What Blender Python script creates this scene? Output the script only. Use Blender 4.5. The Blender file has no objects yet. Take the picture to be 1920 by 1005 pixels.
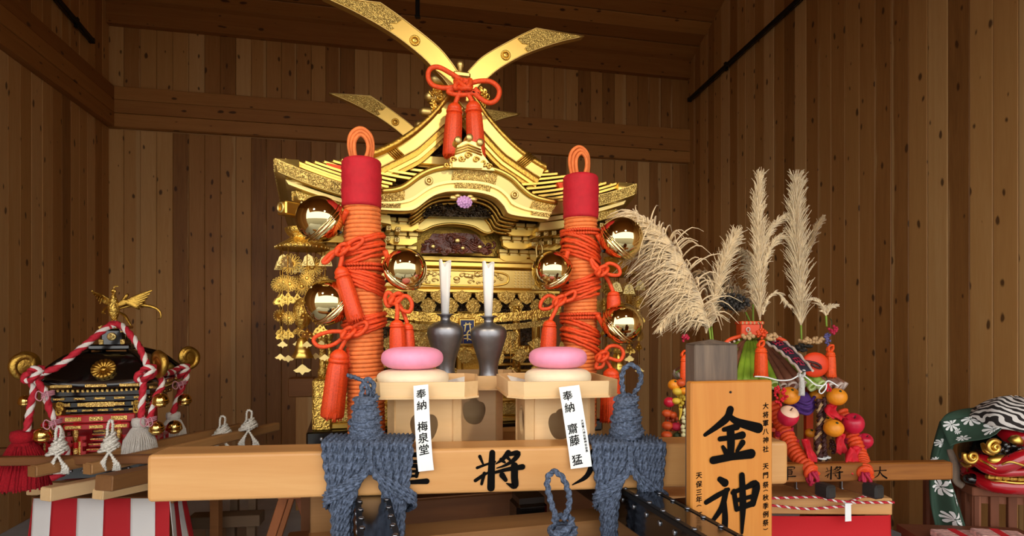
import bpy, math, random
from mathutils import Vector, Matrix
random.seed(7)
R = math.radians
pi = math.pi
scn = bpy.context.scene
COL = scn.collection

# ---------------------------------------------------------------- camera, world, light, exposure
FPX, HORIZ, CAMZ = 1120.0, 610.0, 1.5
cam_d = bpy.data.cameras.new('camera')
cam_d.sensor_width = 36.0
cam_d.lens = FPX / 1920 * 36.0
cam_d.shift_y = (HORIZ - 502.5) / 1920
cam_d.clip_start = 0.05
cam = bpy.data.objects.new('camera', cam_d)
COL.objects.link(cam)
cam.location = (0, 0, CAMZ)
cam.rotation_euler = (R(90), 0, 0)
scn.camera = cam

world = bpy.data.worlds.new('overcast_sky')
scn.world = world
world.use_nodes = True
bg = world.node_tree.nodes['Background']
bg.inputs['Color'].default_value = (1.0, 0.985, 0.95, 1)
bg.inputs['Strength'].default_value = 2.75

def spot(name, loc, target, power, size, blend, color, radius):
    l = bpy.data.lights.new(name, 'SPOT')
    l.energy = power; l.spot_size = R(size); l.spot_blend = blend
    l.color = color; l.shadow_soft_size = radius
    o = bpy.data.objects.new(name, l); COL.objects.link(o)
    o.location = loc
    o.rotation_euler = (Vector(target) - Vector(loc)).to_track_quat('-Z', 'Y').to_euler()
    return o
# unseen warm spots added above the camera to brighten the golden shrine
spot('added_warm_spot', (-1.3, 0.3, 3.6), (-0.3, 3.0, 2.1), 130, 55, 0.7, (1, 0.80, 0.55), 0.12)
spot('added_warm_spot', (1.1, 0.3, 3.6), (-0.1, 3.0, 2.0), 130, 55, 0.7, (1, 0.80, 0.55), 0.12)

vs = scn.view_settings
vs.view_transform = 'Standard'
vs.look = 'None'
vs.gamma = 1.0
vs.use_curve_mapping = False
vs.exposure = 0.0

# ---------------------------------------------------------------- helpers
def W(px, py, Y):
    """world point seen at pixel (px, py) at depth Y"""
    return Vector(((px - 960) / FPX * Y, Y, CAMZ + (HORIZ - py) / FPX * Y))

def srgb(h):
    h = h.lstrip('#')
    c = [int(h[i:i + 2], 16) / 255 for i in (0, 2, 4)]
    return tuple((x / 12.92 if x <= 0.04045 else ((x + 0.055) / 1.055) ** 2.4) for x in c) + (1,)

def tag(o, label=None, cat=None, group=None, kind=None):
    if label: o['label'] = label
    if cat: o['category'] = cat
    if group: o['group'] = group
    if kind: o['kind'] = kind
    return o

def thing(name, loc, label, cat, group=None, rz=0.0):
    o = bpy.data.objects.new(name, None)
    o.empty_display_size = 0.05
    COL.objects.link(o)
    o.location = loc
    o.rotation_euler = (0, 0, rz)
    return tag(o, label, cat, group)

def resample(pts, n, closed=False):
    pts = [Vector(p) for p in pts]
    if closed: pts = pts + [pts[0]]
    d = [0.0]
    for a, b in zip(pts, pts[1:]): d.append(d[-1] + (b - a).length)
    L = d[-1]; out = []; j = 0
    m = n if closed else n - 1
    for i in range(n):
        t = L * i / m
        while j < len(d) - 2 and d[j + 1] < t: j += 1
        seg = d[j + 1] - d[j]
        f = 0 if seg < 1e-9 else (t - d[j]) / seg
        out.append(pts[j].lerp(pts[j + 1], f))
    return out

def spline(pts, n, closed=False):
    """smooth Catmull-Rom curve through pts, n samples"""
    P = [Vector(p) for p in pts]
    k = len(P)
    if k < 3 and not closed: return resample(P, n)
    fine = []
    segs = k if closed else k - 1
    for i in range(segs):
        if closed: p0, p1, p2, p3 = P[(i - 1) % k], P[i], P[(i + 1) % k], P[(i + 2) % k]
        else:
            p1, p2 = P[i], P[i + 1]
            p0 = P[i - 1] if i > 0 else p1 * 2 - p2
            p3 = P[i + 2] if i + 2 < k else p2 * 2 - p1
        for s in range(12):
            t = s / 12
            fine.append(0.5 * ((2 * p1) + (p2 - p0) * t + (2 * p0 - 5 * p1 + 4 * p2 - p3) * t * t + (3 * p1 - p0 - 3 * p2 + p3) * t ** 3))
    if not closed: fine.append(P[-1])
    return resample(fine, n, closed)

def plen(pts): return sum((Vector(b) - Vector(a)).length for a, b in zip(pts, pts[1:]))

MESHES = []
class MB:
    """collects geometry; build() links it as one mesh object"""
    def __init__(s): s.v = []; s.f = []; s.m = []; s.s = []
    def add(s, verts, faces, mi=0, smooth=False, M=None):
        b = len(s.v)
        for p in verts:
            p = Vector(p)
            s.v.append(tuple(M @ p) if M is not None else tuple(p))
        for f in faces:
            s.f.append([b + i for i in f]); s.m.append(mi); s.s.append(smooth)
        return s
    def box(s, c, size, M=None, mi=0, bev=0.0, rot=None):
        x, y, z = [d / 2 for d in size]
        c = Vector(c)
        if bev <= 0:
            vs_ = [(sx * x, sy * y, sz * z) for sz in (-1, 1) for sy in (-1, 1) for sx in (-1, 1)]
            fs = [(0, 2, 3, 1), (4, 5, 7, 6), (0, 1, 5, 4), (2, 6, 7, 3), (0, 4, 6, 2), (1, 3, 7, 5)]
        else:
            b = min(bev, x * .9, y * .9, z * .9)
            vs_ = []; idx = {}
            for sx in (-1, 1):
                for sy in (-1, 1):
                    for sz in (-1, 1):
                        for k in range(3):
                            p = [sx * x, sy * y, sz * z]
                            for j, sg in enumerate((sx, sy, sz)):
                                if j != k: p[j] -= sg * b
                            idx[(sx, sy, sz, k)] = len(vs_); vs_.append(tuple(p))
            fs = []
            for k in range(3):
                a, c2 = [j for j in range(3) if j != k]
                for sg in (-1, 1):
                    q = []
                    for (sa, sc) in ((-1, -1), (1, -1), (1, 1), (-1, 1)):
                        t = [0, 0, 0]; t[k] = sg; t[a] = sa; t[c2] = sc
                        q.append(idx[(*t, k)])
                    flip = (sg < 0) != (k == 1)
                    fs.append(q[::-1] if flip else q)
            for k in range(3):
                a, c2 = [j for j in range(3) if j != k]
                for sa in (-1, 1):
                    for sc in (-1, 1):
                        t1 = [0, 0, 0]; t1[a] = sa; t1[c2] = sc
                        lo = list(t1); lo[k] = -1; hi = list(t1); hi[k] = 1
                        fs.append([idx[(*lo, a)], idx[(*hi, a)], idx[(*hi, c2)], idx[(*lo, c2)]])
            for sx in (-1, 1):
                for sy in (-1, 1):
                    for sz in (-1, 1):
                        fs.append([idx[(sx, sy, sz, k)] for k in range(3)])
        if rot is not None:
            vs_ = [rot @ Vector(p) for p in vs_]
        return s.add([Vector(p) + c for p in vs_], fs, mi, False, M)
    def prism(s, poly, d0, d1, axis='y', mi=0, smooth=False, M=None):
        """2D polygon (a, b) extruded along axis: y -> (a, d, b); z -> (a, b, d); x -> (d, a, b)"""
        fn = {'y': lambda a, b, d: (a, d, b), 'z': lambda a, b, d: (a, b, d), 'x': lambda a, b, d: (d, a, b)}[axis]
        n = len(poly)
        vs_ = [fn(p[0], p[1], d0) for p in poly] + [fn(p[0], p[1], d1) for p in poly]
        s.add(vs_, [list(range(n))[::-1], list(range(n, 2 * n))], mi, False, M)
        b = len(s.v) - 2 * n
        for i in range(n):
            j = (i + 1) % n
            s.f.append([b + i, b + j, b + n + j, b + n + i]); s.m.append(mi); s.s.append(smooth)
        return s
    def lathe(s, prof, n=24, M=None, mi=0, smooth=True, flute=None, closed=False):
        """profile [(r, z)] about z; flute(angle, k) -> radius factor"""
        vs_ = []; fs = []
        for k, (r, z) in enumerate(prof):
            for i in range(n):
                a = 2 * pi * i / n
                rr = r * (flute(a, k) if flute else 1)
                vs_.append((rr * math.cos(a), rr * math.sin(a), z))
        for k in range(len(prof) - 1):
            for i in range(n):
                j = (i + 1) % n
                fs.append((k * n + i, k * n + j, (k + 1) * n + j, (k + 1) * n + i))
        if not closed:
            if prof[0][0] > 1e-5: fs.append(tuple(range(n))[::-1])
            if prof[-1][0] > 1e-5: fs.append(tuple(range((len(prof) - 1) * n, len(prof) * n)))
        return s.add(vs_, fs, mi, smooth, M)
    def sphere(s, c, r, nu=16, nv=10, mi=0, sc=(1, 1, 1), M=None):
        prof = [(max(1e-6, math.sin(pi * k / nv)), -math.cos(pi * k / nv)) for k in range(nv + 1)]
        T = Matrix.Translation(Vector(c)) @ Matrix.Diagonal((r * sc[0], r * sc[1], r * sc[2], 1))
        return s.lathe(prof, nu, (M @ T) if M is not None else T, mi, True)
    def tube(s, path, r, n=8, closed=False, mi=0, rf=None, lobes=0, twist=0.0, depth=.18, lobe_mi=None, flat=None, M=None):
        """tube along path; r radius (or rf(t)); lobes/twist carve rope strands"""
        P = [Vector(p) for p in path]
        k = len(P)
        if k < 2: return s
        T = []
        for i in range(k):
            if closed: t = P[(i + 1) % k] - P[i - 1]
            else: t = P[min(i + 1, k - 1)] - P[max(i - 1, 0)]
            T.append(t.normalized() if t.length > 1e-9 else Vector((0, 0, 1)))
        up = Vector((0, 0, 1)) if abs(T[0].z) < .9 else Vector((1, 0, 0))
        N = (up - T[0] * up.dot(T[0])).normalized()
        frames = []
        for i in range(k):
            if i:
                N = N - T[i] * N.dot(T[i])
                N = N.normalized() if N.length > 1e-6 else T[i].orthogonal().normalized()
            frames.append((N.copy(), T[i].cross(N)))
        if closed:
            N2 = N - T[0] * N.dot(T[0])
            ang = math.atan2(N2.dot(frames[0][1]), N2.dot(frames[0][0]))
            for i in range(k):
                a = -ang * i / k
                A, B = frames[i]
                frames[i] = (A * math.cos(a) + B * math.sin(a), B * math.cos(a) - A * math.sin(a))
        vs_ = []; d = 0.0; tw = []
        total = plen(P) + (0 if not closed else (P[0] - P[-1]).length)
        if closed and lobes:
            twist = max(1, round(twist * total)) / total
        for i in range(k):
            if i: d += (P[i] - P[i - 1]).length
            rr = rf(i / (k - 1)) if rf else r
            ph = 2 * pi * twist * d
            tw.append(ph)
            A, B = frames[i]
            for j in range(n):
                a = 2 * pi * j / n + (ph if lobes else 0)
                q = rr * (1 - depth * (0.5 - 0.5 * math.cos(lobes * 2 * pi * j / n)) * 2) if lobes else rr
                fx = flat if flat else 1
                vs_.append(P[i] + A * (math.cos(a) * q) + B * (math.sin(a) * q * fx))
        fs = []; ms = []
        for i in range(k if closed else k - 1):
            i2 = (i + 1) % k
            off = 0
            for j in range(n):
                j2 = (j + 1) % n
                fs.append((i * n + j, i * n + j2, i2 * n + j2, i2 * n + j))
                if lobe_mi:
                    lb = int(((j + .5) / n * lobes + .5) % lobes)
                    ms.append(lobe_mi[lb % len(lobe_mi)])
                else: ms.append(mi)
        b = len(s.v)
        for p in vs_: s.v.append(tuple(M @ p) if M is not None else tuple(p))
        for f, m_ in zip(fs, ms):
            s.f.append([b + q for q in f]); s.m.append(m_); s.s.append(True)
        if not closed:
            s.f.append([b + q for q in range(n)][::-1]); s.m.append(ms[0]); s.s.append(False)
            s.f.append([b + (k - 1) * n + q for q in range(n)]); s.m.append(ms[0]); s.s.append(False)
        return s
    def rope(s, pts, r, n=9, pitch=None, closed=False, mi=0, lobe_mi=None, step=.55, depth=.2, smooth=True, M=None, lobes=3):
        fine = spline(pts, 60 if len(pts) < 12 else len(pts) * 6, closed) if smooth else pts
        L = plen(fine)
        k = max(6, int(L / (r * step)))
        path = resample(fine, k, closed)
        return s.tube(path, r, n, closed, mi, None, lobes, 1.0 / (pitch or r * 7), depth, lobe_mi, M=M)
    def ribbon(s, pts, widths, nrm, mi=0, z=0.0):
        """flat brush stroke: pts 2D, widths; nrm maps (a,b)->3D"""
        P = [Vector((p[0], p[1], 0)) for p in pts]
        n = max(8, len(P) * 7)
        fine = spline(P, n)
        L = []; Rr = []
        for i in range(n):
            t = (fine[min(i + 1, n - 1)] - fine[max(i - 1, 0)])
            t = t.normalized() if t.length > 1e-9 else Vector((1, 0, 0))
            u = i / (n - 1) * (len(widths) - 1)
            q = min(int(u), len(widths) - 2)
            w = (widths[q] + (widths[q + 1] - widths[q]) * (u - q)) / 2
            nn = Vector((-t.y, t.x, 0))
            L.append(fine[i] + nn * w); Rr.append(fine[i] - nn * w)
        # round ends
        def cap(c, t, w):
            a0 = math.atan2(t.y, t.x)
            return [c + Vector((math.cos(a0 + a), math.sin(a0 + a), 0)) * w for a in (R(60), R(30), 0, R(-30), R(-60))]
        t1 = (fine[-1] - fine[-2]).normalized(); t0 = (fine[0] - fine[1]).normalized()
        vs_ = []; fs = []
        for a, b in zip(L, Rr): vs_ += [nrm(a.x, a.y), nrm(b.x, b.y)]
        for i in range(n - 1): fs.append((2 * i, 2 * i + 1, 2 * i + 3, 2 * i + 2))
        for c, t, w, (ia, ib) in ((fine[-1], t1, widths[-1] / 2, (2 * n - 2, 2 * n - 1)), (fine[0], t0, widths[0] / 2, (1, 0))):
            b0 = len(vs_)
            cp = cap(c, t, w)
            vs_ += [nrm(q.x, q.y) for q in cp]
            fs.append([ia] + list(range(b0, b0 + 5)) + [ib])
        return s.add(vs_, fs, mi)
    def mesh(s, name, mats):
        me = bpy.data.meshes.new(name)
        me.from_pydata(s.v, [], s.f)
        if not isinstance(mats, (list, tuple)): mats = [mats]
        for m_ in mats: me.materials.append(m_)
        me.polygons.foreach_set('material_index', s.m)
        me.polygons.foreach_set('use_smooth', s.s)
        me.update()
        return me
    def build(s, name, mats, parent=None, loc=None, fix=True):
        me = s.mesh(name, mats)
        if fix:
            import bmesh
            bm = bmesh.new(); bm.from_mesh(me)
            bmesh.ops.recalc_face_normals(bm, faces=bm.faces)
            bm.to_mesh(me); bm.free()
        o = bpy.data.objects.new(name, me)
        COL.objects.link(o)
        if parent is not None: o.parent = parent
        if loc is not None: o.location = loc
        return o

def link(name, me, parent=None, loc=(0, 0, 0), rot=None, scale=None):
    o = bpy.data.objects.new(name, me); COL.objects.link(o)
    if parent is not None: o.parent = parent
    o.location = loc
    if rot is not None: o.rotation_euler = rot
    if scale is not None: o.scale = scale
    return o

def TR(loc, rz=0, rx=0, ry=0):
    return Matrix.Translation(Vector(loc)) @ Matrix.Rotation(rz, 4, 'Z') @ Matrix.Rotation(ry, 4, 'Y') @ Matrix.Rotation(rx, 4, 'X')

def align(a, b):
    """matrix taking local z axis segment [0,1]... placed at a, z along b-a"""
    d = Vector(b) - Vector(a)
    q = d.to_track_quat('Z', 'Y')
    return Matrix.Translation(Vector(a)) @ q.to_matrix().to_4x4()

# ---------------------------------------------------------------- materials
MATS = {}
def node_mat(name):
    m = bpy.data.materials.new(name); m.use_nodes = True
    nt = m.node_tree
    return m, nt, nt.nodes['Principled BSDF']

def nd(nt, t, **kw):
    n = nt.nodes.new(t)
    for k, v in kw.items():
        if k in n.inputs.keys() if hasattr(n.inputs, 'keys') else False: n.inputs[k].default_value = v
        else: setattr(n, k, v)
    return n

def ramp(nt, stops):
    r = nt.nodes.new('ShaderNodeValToRGB')
    e = r.color_ramp.elements
    while len(e) < len(stops): e.new(0.5)
    for el, (p, c) in zip(e, stops):
        el.position = p; el.color = c if len(c) == 4 else (*c, 1)
    return r

def plain(name, col, rough=.5, metal=0.0, noise=0.0, nscale=30, bump=0.0, bscale=60, coat=0.0, sheen=0.0, vor=False, spec=None, sub=0.0):
    m, nt, b = node_mat(name)
    c = srgb(col) if isinstance(col, str) else col
    b.inputs['Base Color'].default_value = c
    b.inputs['Roughness'].default_value = rough
    b.inputs['Metallic'].default_value = metal
    if coat: b.inputs['Coat Weight'].default_value = coat; b.inputs['Coat Roughness'].default_value = .08
    if sheen: b.inputs['Sheen Weight'].default_value = sheen
    if spec is not None: b.inputs['Specular IOR Level'].default_value = spec
    if sub:
        b.inputs['Subsurface Weight'].default_value = sub
        b.inputs['Subsurface Radius'].default_value = (.02, .012, .008)
    tc = nt.nodes.new('ShaderNodeTexCoord')
    if noise:
        n = nd(nt, 'ShaderNodeTexNoise'); n.inputs['Scale'].default_value = nscale; n.inputs['Detail'].default_value = 5
        nt.links.new(tc.outputs['Object'], n.inputs['Vector'])
        lo = tuple(x * (1 - noise) for x in c[:3]); hi = tuple(min(1, x * (1 + noise)) for x in c[:3])
        r = ramp(nt, [(.3, lo), (.7, hi)])
        nt.links.new(n.outputs['Fac'], r.inputs['Fac']); nt.links.new(r.outputs['Color'], b.inputs['Base Color'])
    if bump:
        if vor:
            n2 = nd(nt, 'ShaderNodeTexVoronoi'); n2.feature = 'SMOOTH_F1'; out = 'Distance'
            n3 = nd(nt, 'ShaderNodeTexNoise'); n3.inputs['Scale'].default_value = bscale * .6
            nt.links.new(tc.outputs['Object'], n3.inputs['Vector'])
            mx = nd(nt, 'ShaderNodeMix'); mx.data_type = 'VECTOR'; mx.inputs[0].default_value = .035
            nt.links.new(tc.outputs['Object'], mx.inputs[4]); nt.links.new(n3.outputs['Color'], mx.inputs[5])
            nt.links.new(mx.outputs[1], n2.inputs['Vector'])
        else:
            n2 = nd(nt, 'ShaderNodeTexNoise'); n2.inputs['Detail'].default_value = 4; out = 'Fac'
            nt.links.new(tc.outputs['Object'], n2.inputs['Vector'])
        n2.inputs['Scale'].default_value = bscale
        bp = nd(nt, 'ShaderNodeBump'); bp.inputs['Strength'].default_value = bump; bp.inputs['Distance'].default_value = .01
        nt.links.new(n2.outputs[out], bp.inputs['Height']); nt.links.new(bp.outputs['Normal'], b.inputs['Normal'])
    MATS[name] = m
    return m

def wood(name, stops, axis='Z', rough=.55, knots=0.0, grain=18, coat=0.0, rnd=True, ring=.35, pale=0.0, knot_scale=5.0):
    """plank wood: stretched grain along axis, tone picked per object, optional knots and pale sapwood edge"""
    m, nt, b = node_mat(name)
    lk = nt.links.new
    b.inputs['Roughness'].default_value = rough
    b.inputs['Specular IOR Level'].default_value = .3
    if coat: b.inputs['Coat Weight'].default_value = coat; b.inputs['Coat Roughness'].default_value = .25
    tc = nt.nodes.new('ShaderNodeTexCoord'); oi = nt.nodes.new('ShaderNodeObjectInfo')
    mul = nd(nt, 'ShaderNodeVectorMath'); mul.operation = 'SCALE'
    cmb = nd(nt, 'ShaderNodeCombineXYZ')
    lk(oi.outputs['Random'], cmb.inputs[0]); lk(oi.outputs['Random'], cmb.inputs[1]); lk(oi.outputs['Random'], cmb.inputs[2])
    lk(cmb.outputs[0], mul.inputs[0]); mul.inputs[3].default_value = 37.0 if rnd else 0
    addv = nd(nt, 'ShaderNodeVectorMath'); addv.operation = 'ADD'
    lk(tc.outputs['Object'], addv.inputs[0]); lk(mul.outputs[0], addv.inputs[1])
    mp = nd(nt, 'ShaderNodeMapping')
    sc = {'X': (.06, 1, 1), 'Y': (1, .06, 1), 'Z': (1, 1, .06)}[axis]
    mp.inputs['Scale'].default_value = sc
    lk(addv.outputs[0], mp.inputs['Vector'])
    n1 = nd(nt, 'ShaderNodeTexNoise'); n1.inputs['Scale'].default_value = grain; n1.inputs['Detail'].default_value = 6; n1.inputs['Roughness'].default_value = .6
    n1.inputs['Distortion'].default_value = 1.2
    lk(mp.outputs[0], n1.inputs['Vector'])
    n2 = nd(nt, 'ShaderNodeTexNoise'); n2.inputs['Scale'].default_value = grain * 9; n2.inputs['Detail'].default_value = 3
    lk(mp.outputs[0], n2.inputs['Vector'])
    # per-object tone
    f = nd(nt, 'ShaderNodeMath'); f.operation = 'MULTIPLY_ADD'; f.inputs[1].default_value = ring
    lk(n1.outputs['Fac'], f.inputs[0])
    r2 = nd(nt, 'ShaderNodeMath'); r2.operation = 'MULTIPLY'; r2.inputs[1].default_value = (1 - ring) if rnd else 0
    lk(oi.outputs['Random'], r2.inputs[0])
    if not rnd: f.inputs[1].default_value = 1.0
    lk(r2.outputs[0], f.inputs[2])
    f2 = nd(nt, 'ShaderNodeMath'); f2.operation = 'MULTIPLY_ADD'; f2.inputs[1].default_value = .16
    lk(n2.outputs['Fac'], f2.inputs[0]); lk(f.outputs[0], f2.inputs[2])
    f3 = nd(nt, 'ShaderNodeMath'); f3.operation = 'SUBTRACT'; f3.inputs[1].default_value = .08; lk(f2.outputs[0], f3.inputs[0])
    cr = ramp(nt, [(p, srgb(c)) for p, c in stops])
    lk(f3.outputs[0], cr.inputs['Fac'])
    colr = cr.outputs['Color']
    if pale:
        # pale sapwood band on one edge of some planks
        sp = nd(nt, 'ShaderNodeSeparateXYZ'); lk(tc.outputs['Object'], sp.inputs[0])
        wob = nd(nt, 'ShaderNodeMath'); wob.operation = 'MULTIPLY_ADD'; wob.inputs[1].default_value = .08
        lk(n1.outputs['Fac'], wob.inputs[0]); lk(sp.outputs[0], wob.inputs[2])
        rr = nd(nt, 'ShaderNodeMath'); rr.operation = 'MULTIPLY_ADD'; rr.inputs[1].default_value = 7.13; rr.inputs[2].default_value = .37
        lk(oi.outputs['Random'], rr.inputs[0])
        fr = nd(nt, 'ShaderNodeMath'); fr.operation = 'FRACT'; lk(rr.outputs[0], fr.inputs[0])
        th = nd(nt, 'ShaderNodeMapRange'); th.inputs[1].default_value = 0; th.inputs[2].default_value = 1; th.inputs[3].default_value = .068; th.inputs[4].default_value = .16
        lk(fr.outputs[0], th.inputs[0])
        gt = nd(nt, 'ShaderNodeMath'); gt.operation = 'SUBTRACT'; lk(wob.outputs[0], gt.inputs[0]); lk(th.outputs[0], gt.inputs[1])
        sm = nd(nt, 'ShaderNodeMapRange'); sm.inputs[1].default_value = 0; sm.inputs[2].default_value = .012; sm.inputs[3].default_value = 0; sm.inputs[4].default_value = pale
        lk(gt.outputs[0], sm.inputs[0])
        mx = nd(nt, 'ShaderNodeMix'); mx.data_type = 'RGBA'
        lk(sm.outputs[0], mx.inputs[0]); lk(colr, mx.inputs[6]); mx.inputs[7].default_value = srgb('#c39a66')
        colr = mx.outputs[2]
    if knots:
        sx_ = nd(nt, 'ShaderNodeSeparateXYZ'); lk(addv.outputs[0], sx_.inputs[0])
        aa = nd(nt, 'ShaderNodeMath'); aa.operation = 'MULTIPLY'; aa.inputs[1].default_value = .45
        bb = nd(nt, 'ShaderNodeMath'); bb.operation = 'ADD'
        if axis == 'Z':
            lk(sx_.outputs[2], aa.inputs[0]); lk(sx_.outputs[0], bb.inputs[0]); bb.inputs[1].default_value = 0
        else:
            lk(sx_.outputs[0], aa.inputs[0]); lk(sx_.outputs[1], bb.inputs[0]); lk(sx_.outputs[2], bb.inputs[1])
        cb = nd(nt, 'ShaderNodeCombineXYZ'); lk(bb.outputs[0], cb.inputs[0]); lk(aa.outputs[0], cb.inputs[1])
        vo = nd(nt, 'ShaderNodeTexVoronoi'); vo.voronoi_dimensions = '2D'; vo.inputs['Scale'].default_value = knot_scale
        nd3 = nd(nt, 'ShaderNodeTexNoise'); nd3.inputs['Scale'].default_value = 14
        lk(cb.outputs[0], nd3.inputs['Vector'])
        mxv = nd(nt, 'ShaderNodeMix'); mxv.data_type = 'VECTOR'; mxv.inputs[0].default_value = .03
        lk(cb.outputs[0], mxv.inputs[4]); lk(nd3.outputs['Color'], mxv.inputs[5])
        lk(mxv.outputs[1], vo.inputs['Vector'])
        # only some cells hold a knot, radius varies with the cell colour
        sep = nd(nt, 'ShaderNodeSeparateColor'); lk(vo.outputs['Color'], sep.inputs[0])
        rad = nd(nt, 'ShaderNodeMapRange'); rad.inputs[1].default_value = 1 - knots; rad.inputs[2].default_value = 1.0; rad.inputs[3].default_value = 0.0; rad.inputs[4].default_value = .10
        lk(sep.outputs[0], rad.inputs[0])
        sb = nd(nt, 'ShaderNodeMath'); sb.operation = 'SUBTRACT'; lk(rad.outputs[0], sb.inputs[0]); lk(vo.outputs['Distance'], sb.inputs[1])
        km = nd(nt, 'ShaderNodeMapRange'); km.inputs[1].default_value = -.03; km.inputs[2].default_value = .02; km.inputs[3].default_value = 0; km.inputs[4].default_value = .85
        lk(sb.outputs[0], km.inputs[0])
        gate = nd(nt, 'ShaderNodeMath'); gate.operation = 'GREATER_THAN'; gate.inputs[1].default_value = 1 - knots; lk(sep.outputs[0], gate.inputs[0])
        kg = nd(nt, 'ShaderNodeMath'); kg.operation = 'MULTIPLY'; lk(km.outputs[0], kg.inputs[0]); lk(gate.outputs[0], kg.inputs[1])
        mx2 = nd(nt, 'ShaderNodeMix'); mx2.data_type = 'RGBA'
        lk(kg.outputs[0], mx2.inputs[0]); lk(colr, mx2.inputs[6]); mx2.inputs[7].default_value = srgb('#3c200e')
        colr = mx2.outputs[2]
    lk(colr, b.inputs['Base Color'])
    bp = nd(nt, 'ShaderNodeBump'); bp.inputs['Strength'].default_value = .12; bp.inputs['Distance'].default_value = .004
    lk(n2.outputs['Fac'], bp.inputs['Height']); lk(bp.outputs['Normal'], b.inputs['Normal'])
    MATS[name] = m
    return m

M_WALL = wood('cedar_plank', [(0, '#6c441e'), (.3, '#a06c38'), (.65, '#bc8a50'), (1, '#d6ac74')], 'Z', .5, knots=.8, grain=16, pale=.75, ring=.32, knot_scale=7.5)
M_WALLX = wood('cedar_board', [(0, '#744418'), (.4, '#945e2c'), (.75, '#ae763c'), (1, '#c48e50')], 'X', .5, knots=.8, grain=16, ring=.45, knot_scale=7)
M_BEAM = wood('cypress_beam', [(0, '#b47a46'), (.35, '#cb9256'), (.7, '#d8a468'), (1, '#e4b882')], 'X', .4, grain=7, rnd=False, coat=.15)
M_SANBO = wood('pale_cypress', [(0, '#c9a06b'), (.4, '#dcb683'), (.75, '#e6c494'), (1, '#efd3a8')], 'X', .5, grain=9, ring=.6)
M_SIGN = wood('sign_wood', [(0, '#a65c1c'), (.35, '#c4792e'), (.65, '#d08a3c'), (1, '#dc9e50')], 'Z', .4, grain=9, rnd=False, coat=.2)
M_POST = wood('grey_weathered_wood', [(0, '#382e26'), (.4, '#62544a'), (.7, '#84705e'), (1, '#b8906c')], 'Z', .75, grain=22, rnd=False)
M_POLE = wood('brown_pole_wood', [(0, '#6b4526'), (.4, '#8c6138'), (.75, '#a67848'), (1, '#b98c5a')], 'X', .55, grain=12)
M_DARKW = wood('dark_timber', [(0, '#4e2c17'), (.4, '#6f4424'), (.75, '#8a5a33'), (1, '#9c6c42')], 'X', .6, grain=12)
M_OLDW = wood('old_orange_timber', [(0, '#42200a'), (.35, '#7a4618'), (.6, '#985e24'), (1, '#ae783c')], 'X', .5, grain=20, rnd=False)
M_PINE = wood('striped_pine', [(0, '#a8713e'), (.45, '#c79058'), (.8, '#d8a870'), (1, '#e2ba86')], 'X', .55, grain=14, rnd=False)
M_CRATE = wood('reddish_crate_wood', [(0, '#4a2617'), (.4, '#6c3d28'), (.75, '#855038'), (1, '#96604a')], 'Z', .55, grain=14)

GOLD = (0.80, 0.53, 0.12, 1); GOLDP = (0.72, 0.525, 0.165, 1); GOLDD = (0.56, 0.335, 0.065, 1)
M_GOLD = plain('satin_gold', GOLDP, .42, 1.0, noise=.06, nscale=8)
M_GOLDB = plain('brushed_gold', GOLD, .36, 1.0)
M_GOLDC = plain('carved_gold', GOLD, .42, 1.0, bump=.7, bscale=85, vor=True)
M_GOLDF = plain('fine_carved_gold', GOLDP, .42, 1.0, bump=.75, bscale=130, vor=True)
M_GOLDW = plain('pale_gold', (0.74, 0.565, 0.22, 1), .46, 1.0)
M_GOLDD = plain('aged_gold', GOLDD, .4, 1.0, bump=.3, bscale=90)
M_GOLDM = plain('mirror_gold', (0.76, 0.61, 0.30, 1), .05, 1.0)
M_GOLDG = plain('grey_gold', (0.50, 0.40, 0.16, 1), .45, .95)
M_BLACK = plain('black_lacquer', '#0c0a0a', .18, coat=.6)
M_IRON = plain('black_iron', '#141416', .5, .3)
M_STEEL = plain('steel_stud', '#8c8f96', .3, 1.0)
M_INK = plain('black_ink', '#0a0807', .9, spec=.1)
M_CARV = plain('dark_carved_wood', '#5c2c1c', .4, 0, noise=.5, nscale=25, bump=.8, bscale=60, vor=True)
M_CARVK = plain('black_gold_carving', '#3a2a14', .35, .5, noise=.7, nscale=40, bump=.9, bscale=70, vor=True)
M_ORCORD = plain('vermilion_cord', '#dc4814', .6, noise=.18, nscale=90, bump=.25, bscale=300)
M_COIL = plain('salmon_orange_rope', '#e27a3c', .65, noise=.14, nscale=40, bump=.3, bscale=260)
M_TASSEL = plain('orange_silk_thread', '#dc4616', .5, noise=.2, nscale=140)
M_REDCL = plain('crimson_cloth', '#b40a22', .75, noise=.1, nscale=30, bump=.25, bscale=45)
M_RED = plain('red_lacquer', '#b5121b', .3, coat=.4)
M_REDROPE = plain('red_rope_strand', '#c21e32', .75, noise=.15, nscale=120, bump=.3, bscale=250)
M_WHROPE = plain('white_rope_strand', '#ece3dc', .8, noise=.08, nscale=120, bump=.3, bscale=250)
M_CREAM = plain('cream_cotton_rope', '#e4ded2', .85, noise=.12, nscale=140, bump=.4, bscale=220)
M_GREY = plain('slate_blue_hemp', '#5a667c', .9, noise=.6, nscale=120, bump=.7, bscale=190)
M_WHITE = plain('white_paper', '#eef0ee', .8)
M_CLOTHW = plain('white_cloth', '#d9d6d4', .8)
M_CLOTHR = plain('red_cloth', '#b4141f', .8)
M_PINK = plain('pink_mochi', '#f29cc0', .5, noise=.05, nscale=30, bump=.1, bscale=35)
M_MOCHI = plain('cream_mochi', '#f0e2c4', .6, noise=.05, nscale=20, sub=.15)
M_VASE = plain('dark_pewter', '#8c8d92', .42, .95, noise=.2, nscale=14, bump=.12, bscale=25)
M_BLUE = plain('deep_blue_enamel', '#0c1f5c', .35)
M_CONC = plain('grey_concrete', '#b4bac0', .8, noise=.12, nscale=6)
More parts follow.
